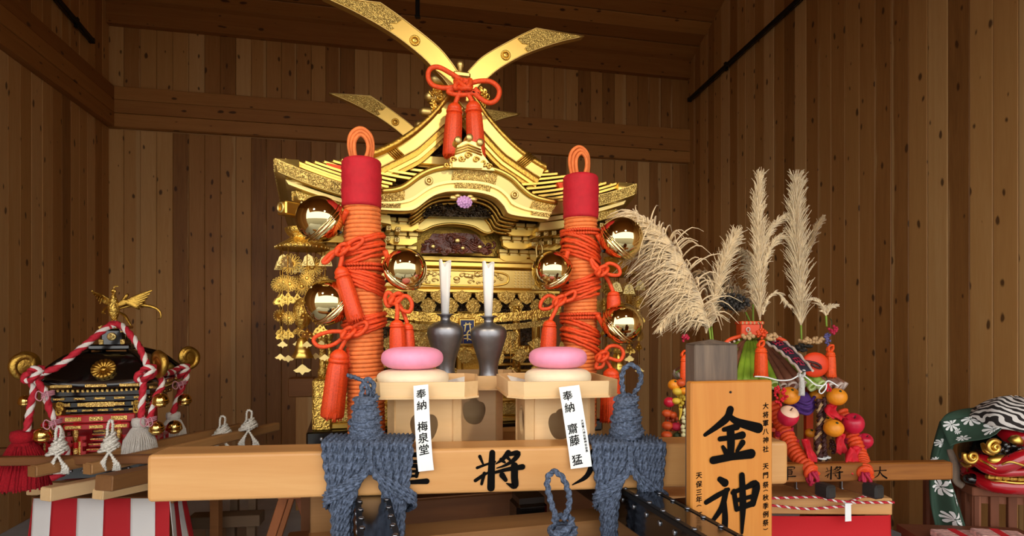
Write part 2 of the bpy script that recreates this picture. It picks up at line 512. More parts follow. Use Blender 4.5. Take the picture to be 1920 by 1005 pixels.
M_GROUND = plain('outside_paving', '#77756f', .9, noise=.15, nscale=3)
M_RUST = plain('brown_iron_bracket', '#5a3418', .5, .6)
# ---------------------------------------------------------------- the hall
RA = R(12.2)
U = Vector((math.cos(RA), math.sin(RA), 0)); V = Vector((-math.sin(RA), math.cos(RA), 0))
LC = Vector((-4.06, 6.0, 0)); RWID = 6.37
RC = LC + U * RWID
ZB0, ZB1, ZC = 3.48, 3.884, 4.66

def room(u, s, z):
    """hall coordinates: u along the back wall, s towards the viewer, z up"""
    return LC + U * u - V * s + Vector((0, 0, z))
ROT_B = (0, 0, RA)

def slab(name, mat, u0, u1, s0, s1, z0, z1, parent=None):
    mb = MB()
    mb.box(((u0 + u1) / 2, -(s0 + s1) / 2, (z0 + z1) / 2), (u1 - u0, s1 - s0, z1 - z0))
    o = mb.build(name, mat, parent)
    if parent is None:
        o.location = LC; o.rotation_euler = ROT_B
        o['kind'] = 'structure'
    return o
PT = .018
wall_back = slab('wall_back', M_WALL, -.1, RWID + .1, -.15, 0, 0, ZC + .3)
wall_left = slab('wall_left', M_WALL, -.2, 0, 0, 5.6, 0, 6.3)
wall_right = slab('wall_right', M_WALL, RWID, RWID + .2, 0, 7.0, 0, 6.3)
floor = slab('floor', M_CONC, -.2, RWID + .2, -.15, 7.0, -.12, 0)

plank_meshes = {}
def plank_mesh(w, h, t=PT):
    key = (round(w, 3), round(h, 3))
    if key not in plank_meshes:
        mb = MB(); mb.box((0, 0, h / 2), (w - .002, t, h), bev=.004)
        plank_meshes[key] = mb.mesh('plank', M_WALL)
    return plank_meshes[key]
PW = .15
def planks(parent, n, place, h, z0):
    me = plank_mesh(PW, h)
    for i in range(n):
        u, s, rz = place((i + .5) * PW)
        o = link('plank', me, parent, (u, -s, z0), (0, 0, rz))
nb = int(RWID / PW)
PWB = PW
planks(wall_back, nb + 1, lambda d: (min(d, RWID - .05), .009 + random.uniform(0, .003), 0), ZB0 - .01, .0)
planks(wall_back, nb + 1, lambda d: (min(d, RWID - .05), .009 + random.uniform(0, .003), 0), ZC - ZB1 + .1, ZB1 - .0)
planks(wall_left, 30, lambda d: (.009 + random.uniform(0, .003), d + .02, R(90)), ZB0, 0)
planks(wall_left, 30, lambda d: (.009 + random.uniform(0, .003), d + .02, R(90)), 6.25 - ZB1, ZB1)
planks(wall_right, 42, lambda d: (RWID - .009 - random.uniform(0, .003), d + .02, R(90)), 6.25, 0)

def trim(name, mat, u0, u1, s0, s1, z0, z1, rows):
    mb = MB()
    o = slab(name, mat, u0, u1, s0, s1 - .012, z0, z1)
    return o
t1 = trim('trim_1', M_WALLX, 0, RWID, 0, .075, ZB0, ZB1, 3)
t2 = trim('trim_2', M_WALLX, 0, RWID, 0, .11, ZC - .16, ZC + .05, 1)
# lintel along the left wall, built along local x so that the grain follows it
mb = MB(); mb.box((2.3, 0, (ZB1 - ZB0) / 2), (4.6, .075, ZB1 - ZB0))
t3 = mb.build('trim_3', M_WALLX); t3['kind'] = 'structure'
t3.location = room(.037, .06, ZB0); t3.rotation_euler = (0, 0, RA - R(90))
# board faces of the back lintel: three boards one above the other
for k in range(3):
    h = (ZB1 - ZB0) / 3
    mb = MB(); mb.box((RWID / 2, 0, h / 2), (RWID, .016, h - .004), bev=.003)
    o = mb.build('board', M_WALLX, t1); o.location = (0, -.071 - .006 * (k % 2), ZB0 + k * h)
    mb = MB(); mb.box((2.3, 0, h / 2), (4.6, .016, h - .004), bev=.003)
    o = mb.build('board', M_WALLX, t3); o.location = (0, .043 + .003 * (k % 2), k * h)

# ceiling: rises, then an unseen front slope set low to darken the upper walls
SL = R(26)
ceiling = MB()
RID = 3.2
zr = ZC + RID * math.tan(SL)
for (s0, z0, s1, z1) in ((-.15, ZC - .15 * math.tan(SL), RID, zr), (RID, zr, 7.1, 3.4)):
    q = [(-.3, -s0, z0 + .02), (RWID + .3, -s0, z0 + .02), (RWID + .3, -s1, z1 + .02), (-.3, -s1, z1 + .02)]
    ceiling.add(q + [(x, y, z + .12) for x, y, z in q], [(0, 1, 2, 3), (7, 6, 5, 4), (0, 4, 5, 1), (1, 5, 6, 2), (2, 6, 7, 3), (3, 7, 4, 0)])
ceiling = ceiling.build('ceiling', M_WALLX)
ceiling['kind'] = 'structure'; ceiling.location = LC; ceiling.rotation_euler = ROT_B
CW = .16
mb = MB(); mb.box((0, 0, 0), (RWID, CW - .003, .018), bev=.004)
cme = mb.mesh('plank', M_WALLX)
for i in range(22):
    d = (i + .5) * CW
    s = d * math.cos(SL); z = ZC + d * math.sin(SL)
    link('plank', cme, ceiling, (RWID / 2, -s, z + .004 - .008 * (i % 2)), (-SL, 0, 0))

# paving outside the open front
mb = MB(); mb.box((0, 0, 0), (40, 22, .1))
ground = mb.build('ground', M_GROUND); ground['kind'] = 'structure'
ground.location = (0, -10.6, -.1)

def hit(px, py, axis, val):
    """point where the view ray meets the hall plane u = val or s = val"""
    d = Vector(((px - 960) / FPX, 1, (HORIZ - py) / FPX)); o = Vector((0, 0, CAMZ))
    n = U if axis == 'u' else V
    c = (LC + U * val) if axis == 'u' else (LC - V * val)
    t = (c - o).dot(n) / d.dot(n)
    return o + d * t

def rail(a, b, label):
    a = Vector(a); b = Vector(b)
    t = thing('lighting_rail', a, label, 'rail', 'black lighting rails')
    d = b - a; L = d.length
    M = align((0, 0, 0), d)
    mb = MB(); mb.box((0, 0, L / 2), (.045, .04, L), M=M, bev=.004); mb.build('track', M_IRON, t)
    mb = MB(); mb.box((0, 0, L / 2), (.012, .046, L * .98), M=M); mb.build('channel', M_BLACK, t)
    for f in (0, 1):
        mb = MB(); mb.box((0, 0, L * f), (.05, .046, .03), M=M, bev=.003); mb.build('end_cap', M_IRON, t)
    for f in (.25, .75):
        mb = MB(); mb.box((0, 0, L * f), (.03, .09, .03), M=M); mb.build('bracket', M_IRON, t)
    return t
ra, rb = hit(1293, 187, 'u', RWID - .06), hit(1500, -2, 'u', RWID - .06)
rail(ra, ra + (rb - ra) * 1.6, 'long black rail slanting across the right plank wall')
ra, rb = hit(172, 76, 'u', .06), hit(105, -3, 'u', .06)
rail(ra, ra + (rb - ra) * 1.8, 'short black rail high on the left plank wall')
a = W(783, 33, 5.2)
t = thing('hanging_rod', a, 'thin black rod hanging from the ceiling near the top edge', 'rod')
mb = MB(); mb.box((0, 0, .45), (.035, .035, .9), bev=.004); mb.build('rod', M_IRON, t)
mb = MB(); mb.box((0, 0, .006), (.045, .045, .02), bev=.004); mb.build('end_cap', M_IRON, t)

# capped timber post against the back wall
a = W(567, 742, 4.9)
t = thing('capped_post', (a.x, a.y, 0), 'plain timber post with a square cap block behind the hanging canopy', 'post', rz=RA)
mb = MB(); mb.box((.02, 0, a.z / 2), (.13, .12, a.z), bev=.004); mb.build('post', M_WALL, t)
mb = MB(); mb.box((0, 0, a.z + .075), (.20, .16, .15), bev=.005); mb.build('cap_block', M_WALLX, t)
# ---------------------------------------------------------------- the golden portable shrine
MC = Vector((-.43, 3.68, 0)); MA = R(15.5)
_c, _s = math.cos(MA), math.sin(MA)
def loc2w(x, y, z): return Vector((MC.x + x * _c - y * _s, MC.y + x * _s + y * _c, z))
def ML(px, py, yl):
    """shrine-local point seen at a pixel on the shrine's plane y = yl"""
    def rt(x, y): return (x * _c + y * _s, -x * _s + y * _c)
    dx, dy = rt((px - 960) / FPX, 1); ox, oy = rt(-MC.x, -MC.y)
    t = (yl - oy) / dy
    return Vector((ox + t * dx, yl, CAMZ + t * (HORIZ - py) / FPX))
def MX(px, py, yl):
    p = ML(px, py, yl); return (p.x, p.z)

SH = thing('golden_shrine', MC, 'large golden portable shrine with crossed roof finials at the centre of the hall', 'shrine', rz=MA)
def part(mb, name, mat, parent=None): return mb.build(name, mat, parent or SH)

# base: black plinth, carved gold dais, corner posts
mb = MB(); mb.box((0, 0, .969), (1.50, 1.44, .062), bev=.008); mb.box((-.04, 0, .9), (.70, 1.34, .08), bev=.006)
pl = part(mb, 'plinth', M_BLACK)
studm = MB(); studm.sphere((0, 0, 0), .011, 10, 6, sc=(1, .6, 1)); studm = studm.mesh('stud', M_STEEL)
for i in range(9): link('stud', studm, pl, (-.68 + i * .17, -.722, .965))
mb = MB(); mb.box((0, 0, 1.10), (1.38, 1.30, .19), bev=.006)
da = part(mb, 'dais', M_GOLDC)
for z, h in ((1.015, .03), (1.205, .035), (1.115, .02)):
    m2 = MB(); m2.box((0, 0, z), (1.42, 1.34, h), bev=.006); part(m2, 'moulding', M_GOLDB, da)
for i in range(8):
    m2 = MB(); x = -.6 + i * .1715
    m2.box((x, -.665, 1.065), (.14, .02, .06), bev=.006); m2.box((x, -.665, 1.16), (.14, .02, .05), bev=.006)
    part(m2, 'dais_panel', M_GOLDF, da)
for sx in (-1, 1):
    for sy in (-1, 1):
        m2 = MB(); m2.box((sx * .68, sy * .64, 1.12), (.09, .09, .25), bev=.01)
        m2.lathe([(.022, 0), (.022, .04), (.016, .05), (.016, .16), (.024, .17), (.024, .2), (.012, .22), (0.001, .24)], 14, TR((sx * .68, sy * .64, 1.245)))
        part(m2, 'corner_post', M_GOLDC)
# railing on the dais
for sx in (-1, 1):
    for k in range(3):
        m2 = MB(); m2.box((sx * .42, -.62, 1.26 + k * .035), (.5, .016, .014), bev=.003); part(m2, 'rail', M_GOLDB)

# body with doors
mb = MB(); mb.box((0, .03, 1.50), (.94, .96, .6)); part(mb, 'body', M_CARVK)
for sx in (-1, 1):
    m2 = MB(); m2.lathe([(.035, 1.2), (.035, 1.85)], 16, TR((sx * .45, -.45, 0))); part(m2, 'pillar', M_GOLDB)
    m2 = MB(); m2.box((sx * .115, -.462, 1.42), (.22, .03, .40), bev=.006)
    d = part(m2, 'door', M_GOLDD)
    for zz in (1.30, 1.50):
        m3 = MB(); m3.box((sx * .115, -.482, zz), (.17, .014, .14), bev=.008); part(m3, 'door_panel', M_GOLDD, d)
    m2 = MB(); m2.box((sx * .34, -.462, 1.42), (.19, .03, .40), bev=.006)
    part(m2, 'side_panel', M_CARVK)

m2 = MB(); m2.box((0, -.47, 1.625), (.96, .03, .1)); part(m2, 'shadow_board', M_CARVK)  # dark board added behind the plates, standing in for shade
# small torii with the blue plaque in front of the doors
TY = -.72
for sx in (-1, 1):
    m2 = MB(); m2.lathe([(.022, 1.22), (.018, 1.6)], 14, TR((sx * .27, TY, 0))); part(m2, 'torii_post', M_GOLDC)
for k, (z, h, w, up) in enumerate(((1.535, .045, 1.0, .045), (1.485, .03, .92, .035))):
    top = []; bot = []
    for i in range(25):
        x = -w / 2 + w * i / 24
        e = up * (abs(x) / (w / 2)) ** 2.2
        top.append((x, z + h / 2 + e)); bot.append((x, z - h / 2 + e))
    m2 = MB(); m2.prism(top + bot[::-1], TY - .035 + .01 * k, TY + .03); part(m2, 'torii_lintel', M_GOLDC if k == 0 else M_GOLDF)
m2 = MB(); m2.box((0, TY, 1.375), (.72, .035, .045), bev=.005); part(m2, 'torii_tie', M_GOLDC)
for x in (-.22, .22):
    m2 = MB(); m2.box((x, TY - .02, 1.445), (.085, .03, .05), bev=.006); part(m2, 'torii_block', M_GOLDF)
m2 = MB(); m2.box((.005, TY - .035, 1.468), (.085, .02, .135), bev=.005); pq = part(m2, 'plaque', M_GOLDB)
m2 = MB(); m2.box((.005, TY - .048, 1.468), (.066, .008, .115)); part(m2, 'plaque_face', M_BLUE, pq)
m2 = MB()
for pts, w in (((.0, .46, .012, .475), .006), ((-.016, .5, .02, .505), .005), ((-.006, .512, -.012, .47), .005), ((.012, .512, .018, .465), .005), ((-.018, .45, .022, .452), .005), ((.002, .455, .002, .425), .006), ((-.014, .435, .02, .428), .005)):
    a, b, c, d = pts
    m2.ribbon([(a, b), ((a + c) / 2, (b + d) / 2 + .003), (c, d)], [w, w * 1.2, w * .8], lambda q, r: (q + .003, TY - .0535, r + 1.0))
part(m2, 'plaque_lettering', M_GOLDW, pq)

# hanging rows of gold leaf plates
def plate_mesh(kind, r, mat):
    mb = MB(); n = 20
    if kind == 'scale':
        pts = [(-r, .0), (-r * .98, -r * .35), (-r * .7, -r * .75), (-r * .3, -r * .98), (0, -r * 1.15), (r * .3, -r * .98), (r * .7, -r * .75), (r * .98, -r * .35), (r, 0), (r * .55, r * .12), (0, r * .2), (-r * .55, r * .12)]
    elif kind == 'round':
        pts = [(r * math.cos(2 * pi * i / n) * (1 + .06 * math.cos(8 * 2 * pi * i / n)), r * math.sin(2 * pi * i / n) * (1 + .06 * math.cos(8 * 2 * pi * i / n))) for i in range(n * 2)][:0] or \
              [(r * (1 + .07 * math.cos(8 * a)) * math.cos(a), r * (1 + .07 * math.cos(8 * a)) * math.sin(a)) for a in [2 * pi * i / 40 for i in range(40)]]
    elif kind == 'diamond':
        pts = [(-r * 1.15, 0), (-r * .62, r * .3), (-r * .35, r * .62), (0, r * .8), (r * .35, r * .62), (r * .62, r * .3), (r * 1.15, 0), (r * .62, -r * .3), (r * .35, -r * .62), (0, -r * .8), (-r * .35, -r * .62), (-r * .62, -r * .3)]
    elif kind == 'bat':
        pts = [(-r * 1.2, -.1 * r), (-r * .75, .12 * r), (-r * .35, .5 * r), (0, .75 * r), (r * .35, .5 * r), (r * .75, .12 * r), (r * 1.2, -.1 * r), (r * .8, -.42 * r), (r * .35, -.4 * r), (0, -.8 * r), (-r * .35, -.4 * r), (-r * .8, -.42 * r)]
    mb.prism(pts, -.003, .003)
    c = MB()
    if kind in ('scale', 'diamond', 'round'):
        zc = -r * .4 if kind == 'scale' else 0
        mb.sphere((0, -.002, zc), r * .5, 12, 6, sc=(1, .22, 1))
        for i in range(8):
            a = 2 * pi * i / 8
            mb.sphere((r * .62 * math.cos(a), -.002, zc + r * .5 * math.sin(a)), r * .2, 8, 5, sc=(1, .35, 1))
    return mb.mesh('leaf_plate', mat)
pm_scale = plate_mesh('scale', .048, M_GOLDF); pm_round = plate_mesh('round', .038, M_GOLDF)
pm_dia = plate_mesh('diamond', .046, M_GOLDF); pm_bat = plate_mesh('bat', .026, M_GOLDW); pm_small = plate_mesh('round', .026, M_GOLDF)
YP = -.66
for i in range(9):
    link('leaf_plate', pm_scale, SH, (-.46 + i * .115, YP + random.uniform(-.01, .01), 1.665), (0, 0, random.uniform(-.15, .15)))
for i in range(8):
    link('leaf_plate', pm_round, SH, (-.40 + i * .115, YP + .02, 1.60), (0, 0, random.uniform(-.2, .2)))
rr = random.Random(3)
for k, (z, x0, n, dx) in enumerate(((1.405, -.5, 8, .143), (1.335, -.43, 7, .143), (1.265, -.5, 8, .143), (1.2, -.43, 7, .143))):
    for i in range(n):
        x = x0 + i * dx
        if abs(x) < .07 and z > 1.4: continue
        me = [pm_dia, pm_round, pm_dia, pm_small][(i + k) % 4]
        link('leaf_plate', me, SH, (x + rr.uniform(-.01, .01), -.79 + rr.uniform(-.02, .02), z + rr.uniform(-.012, .012)), (0, rr.uniform(-.3, .3), rr.uniform(-.25, .25)))
mb = MB()
for i in range(9):
    x = -.5 + i * .12
    mb.tube([(x, -.79, 1.47), (x, -.79, 1.2)], .0016, 5)
part(mb, 'plate_wire', M_GOLDD)

# carved lintel with relief and mouldings
mb = MB(); mb.box((0, -.56, 1.745), (1.06, .08, .105), bev=.006); li = part(mb, 'lintel', M_GOLD)
for z, h, d in ((1.815, .032, .115), (1.678, .026, .10)):
    m2 = MB(); m2.box((0, -.565, z), (1.10, d, h), bev=.007); part(m2, 'moulding', M_GOLDB, li)
m2 = MB()
oval = [(.26 * (abs(math.cos(a)) ** .55) * (1 if math.cos(a) > 0 else -1), 1.745 + .040 * (abs(math.sin(a)) ** .6) * (1 if math.sin(a) > 0 else -1)) for a in [2 * pi * i / 40 for i in range(40)]]
m2.tube([(p[0], -.603, p[1]) for p in oval], .005, 6, closed=True); part(m2, 'relief_frame', M_GOLDB, li)
m2 = MB(); rr = random.Random(5)
for i in range(26):
    x = rr.uniform(-.23, .23); z = 1.745 + rr.uniform(-.026, .026); a = rr.uniform(0, 6.28)
    r0 = rr.uniform(.012, .022)
    sp = [(x + r0 * (1 - t / 9) * math.cos(a + t * .7), -.604, z + .7 * r0 * (1 - t / 9) * math.sin(a + t * .7)) for t in range(9)]
    m2.tube(sp, .004, 5)
for i in range(7): m2.sphere((rr.uniform(-.2, .2), -.602, 1.745 + rr.uniform(-.02, .02)), .012, 8, 6, sc=(1.5, .6, 1))
part(m2, 'relief_carving', M_GOLDW, li)
for sx in (-1, 1):
    m2 = MB()
    for i in range(11):
        for j in range(6):
            m2.box((sx * (.30 + i * .019), -.601, 1.708 + j * .015), (.011, .006, .011), rot=Matrix.Rotation(R(45), 3, 'Y'))
    part(m2, 'diaper_pattern', M_GOLDW, li)
    m2 = MB(); m2.prism([(sx * .38, 1.69), (sx * .5, 1.69), (sx * .5, 1.80), (sx * .46, 1.77)], -.615, -.60); part(m2, 'corner_mount', M_GOLDF, li)

# head beam, bracket clusters
mb = MB(); mb.box((0, -.50, 1.85), (1.0, .1, .04), bev=.01); part(mb, 'head_beam', M_GOLDB)
mb = MB(); mb.box((0, .02, 1.95), (1.02, 1.0, .3)); part(mb, 'bracket_core', M_GOLDD)
blk = MB(); blk.box((0, 0, .012), (.052, .05, .024), bev=.004); blk.box((0, 0, -.006), (.036, .036, .018)); blk = blk.mesh('bracket_block', M_GOLD)
arm = MB()
arm.prism([(-.075, .0), (.075, .0), (.075, -.015), (.045, -.03), (-.045, -.03), (-.075, -.015)], -.02, .02); arm = arm.mesh('bracket_arm', M_GOLDB)
for k in range(3):
    y = -.54 - k * .065; z = 1.875 + k * .06
    for x in (-.64, -.47, -.30, .30, .47, .64):
        link('bracket_arm', arm, SH, (x, y, z))
        for dx in (-.058, 0, .058): link('bracket_block', blk, SH, (x + dx, y, z + .012))
    for sx in (-1, 1):
        m2 = MB(); m2.box((sx * .47, y + .03, z + .005), (.48, .03, .026), bev=.004); part(m2, 'bracket_tie', M_GOLD)
# hooks hanging from the brackets
for x in (.40, -.40):
    m2 = MB(); m2.tube([(x + .0, -.7, 1.95), (x - .018, -.7, 1.9), (x - .012, -.7, 1.84), (x - .022, -.7, 1.80)], .004, 6)
    m2.tube([(x + .0, -.7, 1.95), (x + .018, -.7, 1.9), (x + .012, -.7, 1.84), (x + .022, -.7, 1.80)], .004, 6); part(m2, 'hook', M_GOLDW)

# rainbow beam
top = spline([MX(764, 412, -.66) + (0,), MX(778, 404, -.66) + (0,), MX(800, 408, -.66) + (0,), MX(848, 406, -.66) + (0,), MX(900, 410, -.66) + (0,), MX(922, 408, -.66) + (0,), MX(936, 420, -.66) + (0,)], 30)
bot = spline([MX(768, 428, -.66) + (0,), MX(790, 434, -.66) + (0,), MX(815, 424, -.66) + (0,), MX(848, 420, -.66) + (0,), MX(885, 425, -.66) + (0,), MX(912, 438, -.66) + (0,), MX(934, 430, -.66) + (0,)], 30)
mb = MB(); mb.prism([(p.x, p.y) for p in top] + [(p.x, p.y) for p in bot[::-1]], -.67, -.58, smooth=True); rb_ = part(mb, 'rainbow_beam', M_GOLD)
mb = MB(); mb.tube([(p.x, -.672, p.y) for p in top], .006, 6); mb.tube([(p.x, -.672, p.y) for p in bot], .006, 6)
for cx_, sg in ((778, 1), (922, -1)):
    c = MX(cx_, 419, -.67)
    mb.tube([(c[0] + sg * .02 * (1 - t / 14) * math.cos(t * .75), -.674, c[1] + .016 * (1 - t / 14) * math.sin(t * .75)) for t in range(14)], .004, 6)
part(mb, 'beam_scroll', M_GOLDB, rb_)

# frog-leg strut: dark carved waves
ol = [(789, 474), (793, 458), (806, 446), (812, 437), (830, 438), (852, 436), (876, 437), (893, 440), (904, 452), (914, 464), (924, 474)]
mb = MB(); mb.prism([MX(x, y, -.66) for x, y in ol], -.655, -.62); fs = part(mb, 'carved_strut', M_CARV)
rr = random.Random(11); mb = MB()
for i in range(34):
    f = rr.random(); x = 792 + f * 128
    ytop = 438 + 26 * abs(f - .48) ** 1.5 * 2
    y = rr.uniform(ytop + 3, 473)
    c = ML(x, y, -.66); a = rr.uniform(0, 6.28); r0 = rr.uniform(.014, .03); sg = rr.choice((-1, 1))
    mb.tube([(c.x + r0 * (1 - t / 11) * math.cos(a + sg * t * .6), -.662 + .002 * t, c.z + .75 * r0 * (1 - t / 11) * math.sin(a + sg * t * .6)) for t in range(11)], .006, 6, rf=lambda t: .0075 * (1 - .6 * t))
for k in range(4):
    mb.tube(spline([ML(845 + k * 4, 442 + 3 * k, -.665), ML(870 + k * 3, 446 + 5 * k, -.665), ML(888, 458 + 4 * k, -.665), ML(918, 470 + k, -.665)], 16), .005, 6)
part(mb, 'carved_wave', M_CARV, fs)
for x, y, r0 in ((858, 451, .012), (812, 462, .01), (900, 463, .01), (868, 465, .009)):
    mb = MB(); mb.sphere(ML(x, y, -.672), r0, 10, 6, sc=(1.3, .5, 1)); part(mb, 'carved_foam', M_GOLDW, fs)

# undulating gable (karahafu)
KY = -.90
K_top = [(711, 362), (740, 359), (759, 352), (788, 331), (819, 319), (864, 315), (919, 320), (955, 336), (979, 359), (1000, 373), (1041, 383)]
K_bot = [(711, 396), (752, 398), (776, 395), (802, 376), (819, 367), (845, 362), (893, 364), (926, 374), (943, 391), (955, 405), (1023, 414)]
NK = 48
def px_curve(pl, yl, n): return [Vector((*MX(x, y, yl), 0)) for x, y in pl]
kt = spline(px_curve(K_top, KY, 0), NK); kb = spline(px_curve(K_bot, KY, 0), NK)
def kband(f0, f1, y0, y1, i0=0, i1=NK):
    A = [kt[i].lerp(kb[i], f0) for i in range(i0, i1)]; B = [kt[i].lerp(kb[i], f1) for i in range(i0, i1)]
    mb = MB(); mb.prism([(p.x, p.y) for p in A] + [(p.x, p.y) for p in B[::-1]], y0, y1, smooth=True); return mb
kg = part(kband(.12, .55, KY - .02, KY + .05), 'gable_board', M_GOLDG)
part(kband(.55, .66, KY - .032, KY + .05), 'gable_moulding', M_GOLDW, kg)
part(kband(.66, .86, KY - .02, KY + .05), 'gable_inner_board', M_GOLD, kg)
part(kband(.86, .99, KY - .036, KY + .05), 'gable_moulding', M_GOLDW, kg)
mb = MB(); mb.tube([(p.x, KY - .03, p.y + .002) for p in kt], .013, 8); part(mb, 'gable_edge_roll', M_GOLDB, kg)
for i0, i1 in ((0, 7), (19, 31), (41, NK)):
    part(kband(.15, .53, KY - .032, KY - .015, i0, i1), 'engraved_mount', M_GOLDF, kg)
for i0, i1 in ((0, 6), (20, 30), (42, NK)):
    part(kband(.66, .88, KY - .038, KY - .02, i0, i1), 'engraved_mount', M_GOLDF, kg)
for i in (13, 36):
    p = kt[i].lerp(kb[i], .34)
    mb = MB(); mb.tube([(p.x + .014 * math.cos(a), KY - .028, p.y + .014 * math.sin(a)) for a in [2 * pi * j / 16 for j in range(16)]], .005, 6, closed=True); mb.sphere((p.x, KY - .022, p.y), .009, 10, 6)
    part(mb, 'nail_cover', M_GOLDW, kg)
# the curved roof behind the gable board, with ribs
mb = MB()
vs_ = [(p.x, KY - .01, p.y + .004) for p in kt] + [(p.x * .96, -.42, p.y + .06) for p in kt]
vs_ += [(p.x, KY - .01, p.y - .016) for p in kt] + [(p.x * .96, -.42, p.y + .04) for p in kt]
n = NK
fs_ = [(i, i + 1, n + i + 1, n + i) for i in range(n - 1)] + [(2 * n + i, 3 * n + i, 3 * n + i + 1, 2 * n + i + 1) for i in range(n - 1)] + [(i, 2 * n + i, 2 * n + i + 1, i + 1) for i in range(n - 1)]
mb.add(vs_, fs_, smooth=True); kr = part(mb, 'gable_roof', M_GOLDB, kg)
for k in range(1, 7):
    mb = MB(); y = KY + k * .07
    mb.tube([(p.x * (1 - .04 * k / 7), y, p.y + .008 + .06 * k / 7) for p in kt], .006, 6); part(mb, 'roof_rib', M_GOLDD, kr)
# ribs of the soffit under the arch
for k in range(5):
    mb = MB(); y = KY + .09 + k * .034
    mb.tube([(p.x * (.99 - .012 * k), y, p.y - .012 * k + .006) for p in kb[8:42]], .008, 6); part(mb, 'soffit_rib', M_GOLDD, kg)
# dark carved tympanum with a lilac flower
ol = [(785, 404), (800, 384), (820, 372), (846, 366), (892, 368), (922, 378), (940, 398), (944, 408)]
mb = MB(); mb.prism([MX(x, y, -.75) for x, y in ol], -.74, -.70); ty = part(mb, 'tympanum', M_CARVK)
rr = random.Random(21); mb = MB()
for i in range(40):
    f = rr.random(); x = 792 + f * 146; h = 32 * (1 - (2 * f - 1) ** 2) ** .6
    c = ML(x, 403 - rr.random() * h * .9, -.75); a = rr.uniform(0, 6.28); r0 = rr.uniform(.012, .024)
    mb.tube([(c.x + r0 * (1 - t / 9) * math.cos(a + t * .7), -.752, c.z + r0 * .8 * (1 - t / 9) * math.sin(a + t * .7)) for t in range(9)], .005, 5)
part(mb, 'carved_foliage', M_CARVK, ty)
M_LILAC = plain('lilac_petal', '#c89ad0', .6)
mb = MB(); c = ML(871, 379, KY - .02)
for k, (n, r0) in enumerate(((12, .030), (9, .020), (5, .010))):
    for i in range(n):
        a = 2 * pi * i / n + k * .3
        mb.sphere((c.x + r0 * math.cos(a), c.y - .006 * k, c.z + r0 * .75 * math.sin(a)), .0085, 8, 6)
part(mb, 'carved_flower', M_LILAC, kg)
for dx, dz, r0 in ((-.05, .02, .014), (.045, .018, .014), (-.03, .03, .012), (.03, .03, .012)):
    mb = MB(); mb.sphere((c.x + dx, c.y + .01, c.z + dz), r0, 8, 6, sc=(1.4, .6, .8)); part(mb, 'carved_leaf', M_GOLDW, kg)
# crest on the gable ridge
c0 = ML(880, 300, -.93)
OY = -.93
mb = MB()
mb.prism([MX(*p, OY) for p in ((838, 316), (850, 296), (854, 290), (856, 275), (867, 268), (878, 265), (890, 269), (900, 277), (903, 291), (910, 300), (926, 322))], OY - .02, OY + .03)
cr_ = part(mb, 'ridge_crest', M_GOLDW)
mb = MB(); mb.prism([MX(*p, OY) for p in ((846, 307), (904, 309), (902, 319), (846, 317))], OY - .035, OY - .01); part(mb, 'crest_block', M_GOLDW, cr_)
for k in range(3):
    mb = MB(); mb.tube([ML(855 - k, 279 + 5 * k, OY - .022), ML(878, 270 + 5 * k, OY - .026), ML(902 + k, 281 + 5 * k, OY - .022)], .004, 6); part(mb, 'crest_line', M_GOLDB, cr_)
for x, y in ((857, 266), (878, 261), (898, 270)):
    p = ML(x, y, OY)
    mb = MB(); mb.lathe([(.016, -.04), (.017, .03), (.013, .036), (.001, .037)], 16, TR((p.x, OY, p.z), rx=R(90))); part(mb, 'round_knob', M_GOLDW, cr_)
mb = MB()
for x, y, r0, sg in ((849, 300, .018, 1), (866, 297, .016, -1), (878, 291, .018, 1), (893, 299, .016, 1), (908, 305, .018, -1), (918, 312, .014, 1), (838, 309, .014, -1)):
    p = ML(x, y, OY - .028)
    mb.tube([(p.x + r0 * (1 - t / 13) * math.cos(sg * t * .7), p.y, p.z + r0 * (1 - t / 13) * math.sin(sg * t * .7)) for t in range(13)], .004, 6)
part(mb, 'crest_scroll', M_GOLDB, cr_)

# lower roof: eave boards, rafter ends, stepped battens
EH = .87
def ez(x): return .155 * (min(1, abs(x) / EH)) ** 2.2
def eave_strip(y0, y1, z, h, half, name, mat, parent=None, i0=-1.0, i1=1.0, lift=1.0, side=0):
    n = 30; T = []; B = []
    for i in range(n + 1):
        x = half * (i0 + (i1 - i0) * i / n)
        T.append((x, z + lift * ez(x))); B.append((x * .985, z - h + lift * ez(x)))
    mb = MB(); M = Matrix.Rotation(side * pi / 2, 4, 'Z')
    mb.prism(T + B[::-1], y0, y1, smooth=True, M=M)
    return part(mb, name, mat, parent)
for side in range(4):
    for i0, i1 in (((-1, -.47), (.47, 1)) if side == 0 else ((-1, 1),)):
        e = eave_strip(-EH - .0, -EH + .1, 2.075, .058, EH, 'eave_board', M_GOLD, None, i0, i1, side=side)
        eave_strip(-EH + .04, -EH + .16, 2.016, .02, EH - .04, 'eave_moulding', M_GOLDW, e, i0, i1, lift=.95, side=side)
        eave_strip(-EH + .07, -EH + .2, 1.995, .04, EH - .08, 'eave_lower_board', M_GOLD, e, i0, i1, lift=.9, side=side)
        for a, b in ((-1, -.66), (.66, 1)):
            if a < i0 - .01 or b > i1 + .01: continue
            eave_strip(-EH - .006, -EH + .02, 2.072, .052, EH, 'engraved_mount', M_GOLDF, e, a, b, side=side)
            eave_strip(-EH + .062, -EH + .08, 1.994, .038, EH - .08, 'engraved_mount', M_GOLDF, e, a, b, lift=.9, side=side)
rm = MB(); rm.box((0, .05, 0), (.024, .12, .024), bev=.003); rm.sphere((0, -.011, 0), .007, 8, 5); rm = rm.mesh('rafter_end', M_GOLDW)
for k in range(2):
    for i in range(36):
        x = -.77 + i * .044
        if abs(x) < .33: continue
        link('rafter_end', rm, SH, (x, -EH + .12 + k * .07, 1.945 - .04 * k + .8 * ez(x)))
NB = 10
